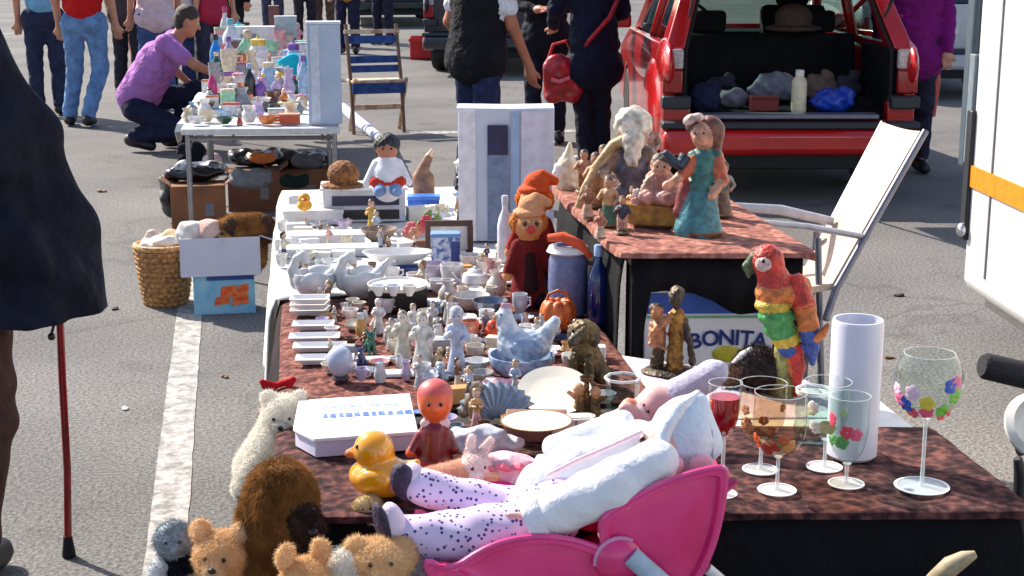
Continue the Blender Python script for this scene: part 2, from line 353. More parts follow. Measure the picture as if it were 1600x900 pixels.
def drape(name, FL, FR, BR, BL, z, drops, m, folds=(14, .02), n=26, seed=0, thick=.003, wr=.0015, label=None, cat='tablecloth'):
    """drops: front, right, back, left lengths"""
    FL, FR, BR, BL = [Vector((p[0], p[1], z)) for p in (FL, FR, BR, BL)]
    rg = random.Random(seed); ph = [rg.uniform(0, 6) for _ in range(8)]
    vs = []; fs = []
    for j in range(n+1):
        for i in range(n+1):
            u, v = i/n, j/n; p = FL*(1-u)*(1-v)+FR*u*(1-v)+BR*u*v+BL*(1-u)*v
            e = min(u, 1-u, v, 1-v)
            p.z += 1.6*wr*(math.sin(p.x*31+ph[0]+2*math.sin(p.y*9))+math.sin(p.y*27+ph[1]+p.x*13))*min(1, e*12); vs.append(p)
    for j in range(n):
        for i in range(n): a = j*(n+1)+i; fs.append((a, a+1, a+n+2, a+n+1))
    loop = []                                       # boundary with side ids
    for i in range(n): loop.append((i, 0))
    for j in range(n): loop.append((j*(n+1)+n, 1))
    for i in range(n): loop.append((n*(n+1)+n-i, 2))
    for j in range(n): loop.append(((n-j)*(n+1), 3))
    cen = (FL+FR+BR+BL)/4; sn = []
    cs = [FL, FR, BR, BL]
    for s in range(4):
        t = (cs[(s+1) % 4]-cs[s]).normalized(); sn.append(Vector((t.y, -t.x, 0)))
    L = len(loop); K = 12; rings = {}
    def dn(q):
        idx, s = loop[q % L]; first = (q % n == 0); s2 = (s-1) % 4 if first else s
        return max(drops[s], 0) if drops[s] and (not first or drops[s2]) else (drops[s] or drops[s2] if first else 0), ((sn[s]+sn[s2]).normalized() if first else sn[s])
    arc = 0
    for q in range(L):
        idx, s = loop[q]; d, nrm = dn(q); col = [idx]
        if d:
            p = vs[idx]; w = q*1.0
            dl = d*(1+.02*math.sin(q*.9+ph[2]))
            for kk in range(1, K+1):
                f = kk/K
                off = .006+.012*min(1, f*6)+folds[1]*(f**.7)*(math.sin(q/L*2*math.pi*folds[0]+ph[3]+1.4*math.sin(q*.11+ph[4]))+.5*math.sin(q/L*2*math.pi*folds[0]*2.3+ph[5]))+folds[1]*f
                vs.append(Vector((p.x, p.y, z))+nrm*off-Vector((0, 0, dl*f))); col.append(len(vs)-1)
        rings[q] = col
    for q in range(L):
        a, b = rings[q], rings[(q+1) % L]; s = loop[q][1]
        if drops[s] and len(a) > 1 and len(b) > 1:
            for kk in range(K): fs.append((a[kk], a[kk+1], b[kk+1], b[kk]))
    me = bpy.data.meshes.new(name); me.from_pydata([tuple(v) for v in vs], [], fs); me.update()
    bm = bmesh.new(); bm.from_mesh(me); bmesh.ops.recalc_face_normals(bm, faces=bm.faces); bm.to_mesh(me); bm.free()
    o = finish(name, me, m, sharp=60)
    sm = o.modifiers.new('thick', 'SOLIDIFY'); sm.thickness = thick; sm.offset = 0
    if label: tag(o, label, cat)
    return o
def folding_table(label, FL, FR, BR, BL, z, m, lm, legs=True):
    cx = (FL[0]+FR[0]+BR[0]+BL[0])/4; cy = (FL[1]+FR[1]+BR[1]+BL[1])/4
    t = thing('folding_table', label, 'table', (cx, cy, 0))
    pts = [(p[0]-cx, p[1]-cy) for p in (FL, FR, BR, BL)]
    G().prism(pts, z-.03, z, axis='z').build('tabletop', m, t, bevel=.004)
    for x, y in pts:
        x *= .93; y *= .93
        G().path([(x, y, 0), (x, y, z-.031)], .0135, 10).build('leg', lm, t)
    fr = G()
    for i in range(4):
        a, b = pts[i], pts[(i+1) % 4]; fr.path([(a[0]*.93, a[1]*.93, z-.055), (b[0]*.93, b[1]*.93, z-.055)], .011, 8)
    fr.build('frame', lm, t); return t
TZ = .72
STEEL = metal((150, 153, 160), .35)
GREYLEG = mat((150, 152, 158), .45, .4)
TOPW = mat((205, 200, 190), .5)
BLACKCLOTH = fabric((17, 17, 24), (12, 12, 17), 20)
AFL, AFR, ABR, ABL = (-.045, 2.435), (1.166, 2.295), (1.166, 2.70), (-.045, 2.93)
folding_table('long folding table under the brown and black cloths at the front of the stall', AFL, AFR, ABR, ABL, TZ-.012, TOPW, GREYLEG)
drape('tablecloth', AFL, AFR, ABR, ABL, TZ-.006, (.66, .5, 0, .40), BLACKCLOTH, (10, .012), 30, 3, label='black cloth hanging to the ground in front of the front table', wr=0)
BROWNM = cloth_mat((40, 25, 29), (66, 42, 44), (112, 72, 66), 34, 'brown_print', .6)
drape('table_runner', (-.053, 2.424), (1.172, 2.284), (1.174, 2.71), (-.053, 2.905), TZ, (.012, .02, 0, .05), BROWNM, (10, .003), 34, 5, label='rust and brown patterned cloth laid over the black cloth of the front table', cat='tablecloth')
BFL, BFR, BBR, BBL = (-.07, 2.945), (.68, 2.80), (.68, 5.68), (-.07, 5.68)
folding_table('long trestle table covered with china and knick-knacks behind the front table', BFL, (.68, 2.945), BBR, BBL, TZ-.012, TOPW, GREYLEG)
drape('tablecloth', (-.072, 2.945), (.682, 2.945), (.682, 4.02), (-.072, 4.02), TZ-.006, (0, .45, 0, .42), fabric((24, 17, 19), (40, 24, 26), 9), (9, .012), 26, 8, label='dark cloth hanging from the left side of the china table', wr=0)
SALM = cloth_mat((74, 42, 42), (108, 66, 60), (150, 100, 88), 46, 'salmon_print', .6)
drape('table_runner', (-.05, 2.95), (.685, 2.95), (.685, 4.05), (-.05, 4.05), TZ, (0, .03, 0, .03), SALM, (10, .003), 26, 9, label='salmon pink patterned cloth under the china in the middle of the long table', cat='tablecloth')
WHITEC = fabric((225, 224, 222), (205, 205, 206), 6, .5, 40)
drape('tablecloth', (-.085, 3.93), (.69, 4.06), (.69, 5.70), (-.085, 5.70), TZ+.008, (0, .2, .25, .30), WHITEC, (11, .016), 28, 4, label='white tablecloth with its left side hanging down at the far end of the long table')
# raised table with figurines
RFL, RFR, RBR, RBL = (.734, 3.385), (1.122, 3.33), (1.122, 4.30), (.734, 4.32); RZ = .95
rt = thing('display_table', 'tall dark table with the big figurines and the fruit carton under its black cloth', 'table', (.928, 3.85, 0))
G().box((0, 0, RZ-.03), (.38, .93, .025)).build('tabletop', mat((70, 55, 45), .6), rt, bevel=.003)
for sx in (-1, 1):
    for sy in (-1, 1): G().box((sx*.165, sy*.40, (RZ-.043)/2), (.04, .04, RZ-.043)).build('leg', mat((30, 26, 26), .6), rt, bevel=.003)
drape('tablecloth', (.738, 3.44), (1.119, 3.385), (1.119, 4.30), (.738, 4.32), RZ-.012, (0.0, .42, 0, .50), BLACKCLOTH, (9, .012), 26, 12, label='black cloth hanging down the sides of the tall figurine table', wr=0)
vx = G()                                              # the black valance with its drooping hem
PINKC = cloth_mat((112, 72, 66), (144, 94, 84), (176, 126, 112), 34, 'pink_print', .6)
N_ = 36; topv = []; botv = []
for i in range(N_+1):
    u = i/N_; x = RFL[0]+(RFR[0]-RFL[0])*u; y = RFL[1]+(RFR[1]-RFL[1])*u-.012
    dp = .085+.42*max(0, (1-u/.10)) if u < .1 else .085+.055*math.exp(-((u-.66)/.2)**2)+(.30*(u-.9)/.1 if u > .9 else 0)
    topv.append((x, y, RZ-.008)); botv.append((x, y-.012+.008*math.sin(i*1.1), RZ-.008-dp))
vs_ = topv+[tuple((Vector(a)*.5+Vector(b)*.5)+Vector((0, -.008, 0))) for a, b in zip(topv, botv)]+botv; n1 = N_+1
vx.add(vs_, [(r*n1+i, r*n1+i+1, (r+1)*n1+i+1, (r+1)*n1+i) for r in range(2) for i in range(N_)])
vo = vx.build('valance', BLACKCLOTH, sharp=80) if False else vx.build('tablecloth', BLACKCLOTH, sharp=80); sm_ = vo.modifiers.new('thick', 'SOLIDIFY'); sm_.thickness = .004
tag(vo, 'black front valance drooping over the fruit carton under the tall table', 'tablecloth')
drape('table_runner', (.722, 3.362), (1.131, 3.307), (1.131, 4.31), (.722, 4.33), RZ, (.012, .02, 0, .02), PINKC, (9, .003), 24, 14, label='pale pink patterned cloth on top of the tall figurine table', cat='tablecloth')
# ================================================================== camera, sun, sky
cam = bpy.data.cameras.new('camera'); co = bpy.data.objects.new('camera', cam); COL.objects.link(co)
co.location = (0, 0, CAMH); co.rotation_euler = (math.pi/2-PITCH, 0, -YAW); cam.lens = F/1600*36; cam.sensor_width = 36; cam.clip_end = 600; cam.clip_start = .05; SC.camera = co
SUN_EL = 40; SUN_AZ = Vector((-.66, .75, 0)).normalized()
sun = bpy.data.lights.new('sun', 'SUN'); so = bpy.data.objects.new('sun', sun); COL.objects.link(so); sun.energy = 5.0; sun.angle = R(.5); sun.color = (1, .915, .79)
sd = Vector((SUN_AZ.x*math.cos(R(SUN_EL)), SUN_AZ.y*math.cos(R(SUN_EL)), math.sin(R(SUN_EL)))); so.rotation_euler = sd.to_track_quat('Z', 'Y').to_euler(); so.location = (-8, 9, 12)
w = bpy.data.worlds.new('World'); SC.world = w; w.use_nodes = True; wn = w.node_tree
sk = wn.nodes.new('ShaderNodeTexSky'); sk.sky_type = 'NISHITA'; sk.sun_disc = False; sk.sun_elevation = R(SUN_EL); sk.sun_rotation = math.atan2(SUN_AZ.x, SUN_AZ.y); sk.air_density = 1.0; sk.dust_density = 1.5
bg = wn.nodes['Background']; bg.inputs['Strength'].default_value = .125; wn.links.new(sk.outputs[0], bg.inputs['Color'])
SC.view_settings.view_transform = 'Standard'; SC.view_settings.look = 'None'; SC.view_settings.exposure = .82; SC.view_settings.gamma = 1; SC.view_settings.use_curve_mapping = False
SC.cycles.max_bounces = 8; SC.cycles.transparent_max_bounces = 16
# ================================================================== PEOPLE
def hand_prims(w, d, s, side=1, curl=.5, up=(0, 0, 1)):
    """palm, four fingers of different lengths with two bends, thumb; w wrist, d pointing dir"""
    w = np.array(w, float); d = np.array(d, float); d /= np.linalg.norm(d); u = np.array(up, float)
    a = np.cross(d, u); a /= np.linalg.norm(a)+1e-9; nrm = np.cross(a, d)
    P = [C(w, .026*s, w+d*.045*s, .034*s, 0, .02), B(w+d*.055*s, (.036*s, .036*s, .016*s), .014*s, 0, None, .02)]
    P[1] = C(w+d*.03*s-a*.018*s, .019*s, w+d*.085*s-a*.026*s, .015*s, 0, .015); P += [C(w+d*.03*s+a*.018*s, .019*s, w+d*.085*s+a*.026*s, .015*s, 0, .015)]
    for q, ln in enumerate((.070, .082, .076, .058)):
        off = (-.028+.0187*q)*s; b = w+d*.085*s+a*off
        d1 = d*math.cos(curl*.6)-nrm*math.sin(curl*.6); d2 = d*math.cos(curl*1.5)-nrm*math.sin(curl*1.5)
        k1 = b+d1*ln*.5*s; k2 = k1+d2*ln*.5*s
        P += [C(b, .0095*s, k1, .0088*s, 0, .004), C(k1, .0088*s, k2, .0072*s, 0, .004)]
    t0 = w+d*.03*s-a*side*.03*s; t1 = t0+(d*.7-a*side*.6-nrm*.3)*.035*s; t2 = t1+(d*.9-nrm*.35)*.03*s
    return P+[C(t0, .013*s, t1, .011*s, 0, .008), C(t1, .011*s, t2, .009*s, 0, .004)]
def person(label, loc, rz, J, top, trousers, skinc=(205, 145, 115), hair=(45, 32, 24), sleeve='short', long_top=0, shoe=(28, 26, 28), hem=.0, bulk=1.0, group='people at the market', face=True, vest=None, curl=.5, name='person', crouch=False, tuck=False):
    D = dict(pelvis=(0, 0, .93), chest=(0, .01, 1.24), neck=(0, 0, 1.46), head=(0, .02, 1.60), shL=(-.18, 0, 1.39), shR=(.18, 0, 1.39), elL=(-.23, -.02, 1.11), elR=(.23, -.02, 1.11), wrL=(-.23, .07, .87), wrR=(.23, .07, .87), hipL=(-.09, 0, .9), hipR=(.09, 0, .9), knL=(-.10, .03, .5), knR=(.10, .03, .5), anL=(-.10, -.03, .09), anR=(.10, -.03, .09), toeL=(-.12, .14, .03), toeR=(.12, .14, .03), hdL=None, hdR=None, face=(0, 1, 0))
    D.update(J); V = {k: (np.array(v, float) if v is not None else None) for k, v in D.items()}
    t = thing(name, label, 'person', loc, rz, group)
    sm = skin(skinc); bk = bulk
    f = V['face']/np.linalg.norm(V['face']); up = np.array((0, 0, 1.)); rt = np.cross(f, up); rt /= np.linalg.norm(rt); up = np.cross(rt, f)
    h = V['head']
    P = [E(h+up*.02, (.076, .092, .105), 0, (0, 0, math.degrees(math.atan2(-f[0], f[1])))), C(h-up*.055+f*.035, .052, h-up*.07+f*.05, .04, 0, .03), C(V['neck']-up*.04, .058, h-up*.03, .052, 0, .03),
         C(h+f*.088+up*.012, .010, h+f*.108-up*.018, .015, 0, .012), E(h+rt*.078-up*.005, (.014, .02, .03), 0, None, .008), E(h-rt*.078-up*.005, (.014, .02, .03), 0, None, .008),
         C(h+f*.086-up*.045-rt*.016, .008, h+f*.086-up*.045+rt*.016, .008, 1, .008),
         C(V['pelvis'], .115, V['chest'], .12, 0, .06), C(V['chest']-rt*.05, .11, V['chest']+rt*.05, .11, 0, .06), C(V['shL'], .05, V['shR'], .05, 0, .05)]
    for s in 'LR':
        P += [C(V['sh'+s], .05, V['el'+s], .039, 0, .03), C(V['el'+s], .038, V['wr'+s], .026, 0, .015)]
        d = V['hd'+s] if V['hd'+s] is not None else V['wr'+s]-V['el'+s]
        P += hand_prims(V['wr'+s], d, 1.0, -1 if s == 'L' else 1, curl, up=np.cross(d, np.array((1., .2, 0))) if abs(d[2]) > .5*np.linalg.norm(d) else (0, 0, 1))
        P += [C(V['hip'+s], .075, V['kn'+s], .052, 0, .04), C(V['kn'+s], .052, V['an'+s], .036, 0, .03), C(V['an'+s], .035, V['toe'+s]+np.array((0, 0, .015)), .025, 0, .02)]
    lipm = mat((165, 90, 82), .5)
    solid('body', P, [sm, lipm], t, vox=.0085, k=.03)
    for s in (-1, 1):
        e = G(); c = h+f*.078+rt*s*.03+up*.018; e.ell(tuple(c), .0115, seg=8); e.ell(tuple(c+f*.007), .0065, seg=8, mi=1); e.build('eye', [mat((225, 222, 215), .2), mat((30, 22, 18), .15)], t)
    hm = mat(hair, .6, 0, tuple(int(v*.6) for v in hair), 90, .6, 160)
    solid('hair', [E(h+up*.045-f*.012, (.082, .094, .092), 0, (0, 0, math.degrees(math.atan2(-f[0], f[1])))), E(h-f*.045-up*.01, (.07, .055, .085), 0, (0, 0, math.degrees(math.atan2(-f[0], f[1]))))], hm, t, n=26, wob=.003, wf=90)
    tm = fabric(top, tuple(int(v*.92) for v in top), 9, 1.0, 15)
    hips = V['pelvis']+(np.array((0, 0, -.05-long_top)) if not crouch else np.array((0, .02, .06))); hips = V['pelvis']+np.array((0, 0, .13)) if tuck else hips; 
    T = [C(hips, .155*bk, V['chest'], .145*bk, 0, .06), C(V['chest']-rt*.06, .128*bk, V['chest']+rt*.06, .128*bk, 0, .05), C(V['chest']*.5+hips*.5-rt*.05, .12*bk, V['chest']*.5+hips*.5+rt*.05, .12*bk, 0, .05), C(V['shL'], .064*bk, V['shR'], .064*bk, 0, .05), C(V['neck']-up*.07, .075, V['neck']-up*.03, .062, 0, .03)]
    T += [C(hips-rt*.07, .138*bk+(.012*bk+hem if long_top else 0), hips+rt*.07, .138*bk+(.012*bk+hem if long_top else 0), 0, .05)] if not (crouch or tuck) else []
    slm = 0; extra = []
    if vest: tm2 = fabric(vest, tuple(int(v*.8) for v in vest), 9, 1.0, 15); slm = 1; mats_ = [tm2, tm]
    else: mats_ = [tm]
    for s in 'LR':
        a, b, c = V['sh'+s], V['el'+s], V['wr'+s]
        if sleeve == 'short': T += [C(a, .068*bk, a+(b-a)*.62, .062*bk, slm, .03)]
        elif sleeve == 'long': T += [C(a, .068*bk, b, .056*bk, slm, .03), C(b, .056*bk, b+(c-b)*.97, .044*bk, slm, .025)]
    solid('jacket' if long_top else ('vest' if vest else 'shirt'), T, mats_, t, vox=.011, wob=.005, wf=38, seed=len(label))
    jm = fabric(trousers, tuple(min(255, int(v*1.25)) for v in trousers), 14, 1.0, 18)
    U = [C(V['hipL'], .108, V['hipR'], .108, 0, .05), C(V['pelvis'], .12, V['pelvis']*.7+V['chest']*.3, .11, 0, .05)]
    for s in 'LR':
        a, b, c = V['hip'+s], V['kn'+s], V['an'+s]
        U += [C(a, .098, b, .074, 0, .04), C(b, .072, c+(b-c)*.06, .066, 0, .03)]
    solid('trousers', U, jm, t, vox=.011, wob=.005, wf=34, seed=3)
    shm = mat(shoe, .5, 0, None, 30)
    for s in 'LR':
        a, b = V['an'+s], V['toe'+s]; lo = min(a[2]-.05, b[2]-.01)
        solid('shoe', [C(a+np.array((0, 0, -.02)), .05, a-(b-a)*.22+np.array((0, 0, -.045)), .04, 0, .03), C(a+np.array((0, 0, -.03)), .05, b+np.array((0, 0, .015)), .042, 0, .04)], shm, t, n=22)
    return t
FACEAWAY = lambda p: faceang(p)
# crouching man in the purple shirt
p = at(222, 234)
man = person('person in a purple t-shirt crouching with one arm reaching to the far stall', p, R(-90)-.13, dict(pelvis=(0, -.03, .36), chest=(0, .17, .70), neck=(0, .31, .88), head=(0, .40, 1.0), face=(-.25, .9, -.35), shL=(-.18, .26, .86), shR=(.18, .26, .84), elL=(-.34, .16, .66), wrL=(-.27, .34, .50), elR=(.22, .50, .68), wrR=(.20, .68, .60), hdR=(0, 1, -.1), hdL=(0, 1, -.4),
    hipL=(-.09, .0, .34), hipR=(.09, .0, .34), knL=(-.15, .42, .46), knR=(.12, .36, .16), anL=(-.13, .20, .09), anR=(.11, -.04, .12), toeL=(-.14, .38, .03), toeR=(.11, .10, .03)), (176, 116, 184), (27, 30, 52), skinc=(190, 122, 92), hair=(58, 38, 26), sleeve='short', bulk=1.08, crouch=True)
p = at(140, 196)
person('person in a red shirt and faded blue jeans standing beyond the crouching one', p, R(-5), dict(knL=(-.10, .02, .5), anL=(-.16, -.04, .09), toeL=(-.19, .12, .03), hipR=(.10, 0, .9), knR=(.12, .04, .5), anR=(.03, -.18, .10), toeR=(.03, 0, .03), wrR=(.27, .06, .88), elR=(.25, -.02, 1.12)), (200, 28, 28), (92, 122, 158), bulk=1.06, hair=(60, 44, 30), tuck=True)
p = at(78, 180)
person('person in a light blue top and dark jeans at the left edge', p, R(10), dict(), (120, 180, 215), (38, 44, 66), hair=(70, 50, 35), tuck=True)
p = at(283, 152)
person('person in dark jeans and a white top standing behind the crouching one', p, R(160), dict(), (215, 205, 205), (38, 46, 76), hair=(40, 30, 25))
p = at(316, 128)
person('person in pale grey trousers and a pink top behind the far stall', p, R(185), dict(), (205, 70, 110), (165, 160, 158), hair=(30, 24, 20))
p = at(362, 112)
person('person in black behind the glassware of the far stall', p, R(175), dict(), (25, 25, 30), (30, 30, 36), sleeve='long', hair=(35, 28, 24))
p = at(228, 128)
person('person in a cream top and brown trousers far behind the crouching one', p, R(30), dict(), (215, 185, 175), (120, 70, 60), hair=(90, 60, 40))
p = at(545, 84)
person('person in a yellow top and dark trousers far behind the folding chair', p, R(170), dict(), (205, 160, 60), (40, 38, 60), hair=(40, 30, 25))
p = at(478, 70)
person('person in a red and dark outfit behind the tall pale box of the far stall', p, R(190), dict(), (170, 40, 40), (44, 40, 50), hair=(40, 30, 25))
for (px, py, rz_, tc_, jc_, hc_, lab) in ((250, 168, 20, (226, 200, 205), (60, 80, 120), (80, 60, 40), 'person in a pale pink top and mid blue jeans behind the crouching one'), (205, 150, -20, (70, 60, 64), (36, 36, 44), (40, 30, 26), 'person in a dark grey top behind the red shirted one'), (334, 150, 200, (190, 50, 80), (52, 54, 70), (50, 36, 30), 'person in a raspberry top beyond the left end of the far stall'), (428, 66, 180, (214, 214, 220), (60, 64, 84), (60, 46, 36), 'person in a white shirt at the far end of the far stall'), (508, 62, 170, (230, 190, 120), (84, 70, 60), (44, 32, 26), 'person in a straw coloured top behind the tall pale box'), (600, 70, 150, (96, 60, 110), (36, 38, 52), (40, 30, 24), 'person in a violet top far behind the folding chair')):
    person(lab, at(px, py), R(rz_), dict(), tc_, jc_, hair=hc_)
# vest man
p = at(745, 318)
person('person in a black padded vest over a white t-shirt, arm hanging down', p, R(-62), dict(pelvis=(0, 0, .96), chest=(0, .03, 1.26), shR=(.17, .06, 1.42), elR=(.20, .13, 1.12), wrR=(.19, .27, .86), hdR=(0, .25, -1), shL=(-.17, .02, 1.42), elL=(-.22, -.05, 1.13), wrL=(-.20, .1, .9)), (222, 222, 230), (36, 42, 72), skinc=(178, 110, 82), vest=(24, 24, 32), bulk=1.12, hair=(70, 60, 52))
# woman with bag
p = at(926, 262)
person('person in a dark navy coat with a red shoulder bag', p, R(12), dict(elL=(-.27, .08, 1.14), wrL=(-.22, .24, 1.02), elR=(.24, .06, 1.12), wrR=(.16, .24, 1.02), hipL=(-.08, 0, .9), hipR=(.08, 0, .9), knL=(-.07, .03, .5), knR=(.07, .03, .5), anL=(-.06, -.03, .09), anR=(.06, -.03, .09)), (20, 25, 48), (24, 26, 40), sleeve='long', long_top=.16, bulk=1.05, hair=(80, 55, 35))
p = at(852, 222)
person('person in dark clothes holding a small pale bundle beside the navy coat', p, R(170), dict(elL=(-.25, .08, 1.12), wrL=(-.08, .26, 1.08), elR=(.25, .08, 1.12), wrR=(.08, .26, 1.08), hdL=(.4, .4, .1), hdR=(-.4, .4, .1)), (22, 24, 34), (26, 30, 46), sleeve='long', long_top=.05, skinc=(200, 135, 115), hair=(30, 25, 22))
# purple jacket by the car
p = at(1414, 268)
person('person in a purple jacket and dark trousers beside the red car', p, R(165), dict(), (128, 22, 112), (34, 34, 50), sleeve='long', long_top=.08, bulk=1.08, hair=(50, 36, 28))
# elderly person with cane, foreground
p = at(-78, 915)
eld = person('person in a dark navy jacket leaning on a red cane in the foreground', p, R(-8), dict(pelvis=(0, 0, .84), chest=(0, .05, 1.14), neck=(0, .09, 1.36), head=(0, .13, 1.49), shL=(-.14, .05, 1.27), shR=(.14, .05, 1.27), elL=(-.30, .02, 1.0), wrL=(-.28, .12, .76), elR=(.27, .07, 1.0), wrR=(.275, .15, .84), hdR=(.02, .35, -.7),
    hipL=(-.11, 0, .82), hipR=(.115, 0, .82), knL=(-.14, .02, .46), knR=(.13, 0, .46), anL=(-.15, -.03, .09), anR=(.075, -.05, .09), toeL=(-.18, .14, .03), toeR=(.09, .12, .03)), (22, 24, 38), (78, 55, 48), sleeve=None, skinc=(200, 150, 125), hair=(190, 188, 185), group='people at the market', curl=1.3, bulk=.9)
# replace plain top by a wide quilted jacket with flared hem
for ch in list(eld.children):
    if ch.name.startswith('shirt'): bpy.data.objects.remove(ch)
JM = fabric((27, 30, 46), (17, 19, 31), 11, 1.0, 11)
JP = [C((0, .09, 1.32), .10, (0, .08, 1.37), .07, 0, .05), C((-.13, .05, 1.30), .085, (.12, .05, 1.31), .085, 0, .06), C((-.10, .04, 1.12), .17, (.10, .04, 1.12), .17, 0, .08), C((-.17, .02, .9), .17, (.17, .02, .9), .17, 0, .08), C((-.22, .02, .68), .17, (.24, .02, .68), .17, 0, .06), C((-.22, .02, .58), .17, (.24, .03, .58), .17, 0, .04),
      C((.15, .05, 1.35), .09, (.235, .06, 1.15), .09, 0, .05), C((.235, .06, 1.15), .09, (.298, .08, .90), .095, 0, .05), C((.298, .08, .90), .095, (.325, .10, .60), .104, 0, .05), C((.05, .06, 1.37), .10, (.15, .05, 1.35), .09, 0, .06), C((.10, .04, 1.15), .16, (.16, .04, 1.15), .12, 0, .08), C((-.15, .05, 1.30), .085, (-.28, .04, 1.0), .095, 0, .05), C((-.28, .04, 1.0), .095, (-.31, .10, .60), .10, 0, .05)]
jb = solid('jacket', JP, JM, eld, vox=.013, wob=.016, wf=21, seed=4)
for v in jb.data.vertices:
    a_ = math.atan2(v.co.y, v.co.x); w_ = min(1, max(0, (1.36-v.co.z)/.35)); f_ = w_*(.026*math.sin(11*a_+2.2*math.sin(v.co.z*5))+.016*math.sin(23*a_+v.co.z*9)); v.co.x *= 1+f_; v.co.y *= 1+f_*2
bm = bmesh.new(); bm.from_mesh(jb.data)           # cut the hem straight
bmesh.ops.bisect_plane(bm, geom=bm.verts[:]+bm.edges[:]+bm.faces[:], plane_co=(0, 0, .735), plane_no=(-.03, 0, -1), clear_outer=True)
bm.to_mesh(jb.data); bm.free(); s_ = jb.modifiers.new('thick', 'SOLIDIFY'); s_.thickness = .01
for dx in (.10, .33): G().path([(dx, -.06, .78), (dx+.01, -.07, .72), (dx, -.065, .695)], .004, 6).ell((dx, -.065, .688), .010, seg=8).build('toggle', plastic((20, 20, 24)), jb)
# cane
pc = at(108, 870); ph = eld.matrix_basis @ Vector((.275, .20, .76))
cn = thing('walking_cane', 'red walking cane with a black rubber tip held by the person in the navy jacket', 'cane', pc)
d = ph-pc
G().path([(0, 0, .045), tuple(d*.33+Vector((.004, 0, 0))), tuple(d*.66), tuple(d)], .0105, 10).build('shaft', mat((165, 18, 26), .3, 0, (120, 10, 18), 40, coat=.4), cn)
G().path([tuple(d), tuple(d+Vector((0, 0, .02))), tuple(d+Vector((-.02, .0, .04))), tuple(d+Vector((-.09, 0, .045)))], .014, 10).build('handle', plastic((22, 18, 18)), cn)
G().lathe([(.017, 0), (.019, .006), (.015, .035), (.012, .06)], 14).build('rubber_tip', mat((18, 18, 18), .8), cn)
# red handbag
q = onY(878, 116, 10.95); k = mpp(q)
hb = thing('handbag', 'red leather shoulder bag hanging at the side of the navy coat', 'bag', q, faceang(q))
RB = mat((185, 18, 34), .35, 0, (130, 8, 22), 20, .5, 30, coat=.2)
solid('bag_body', [B((0, 0, -8), (28, 16, 36), 12, 0, None, 6), E((-4, -12, 8), (24, 12, 24), 0, None, 8), E((10, -10, -20), (22, 10, 22), 0, None, 6)], RB, hb, S=k, n=40, wob=1.6, wf=.16)
G(k).path([(-22, 0, 22), (-14, -4, 46), (6, -4, 52), (22, 0, 26)], 3, 8).build('handle', RB, hb)
G(k).path([(20, 0, 24), (45, -30, 58), (72, -34, 90), (100, -20, 150), (96, 10, 200)], 3.4, 8).build('strap', RB, hb)
G(k).path([(-16, -25, -6), (-4, -27, -9), (12, -25, -3)], 3, 8).build('flap_trim', mat((225, 120, 125), .3), hb)
q = onY(846, 48, 13.1); solid('bundle', [E((0, 0, 0), (.10, .06, .05)), E((.10, .02, .0), (.06, .05, .04))], fabric((150, 170, 185)), None, n=24, wob=.004, loc=q); tag(bpy.data.objects['bundle'], 'small pale blue bundle in the hands of the person in dark clothes', 'bundle')
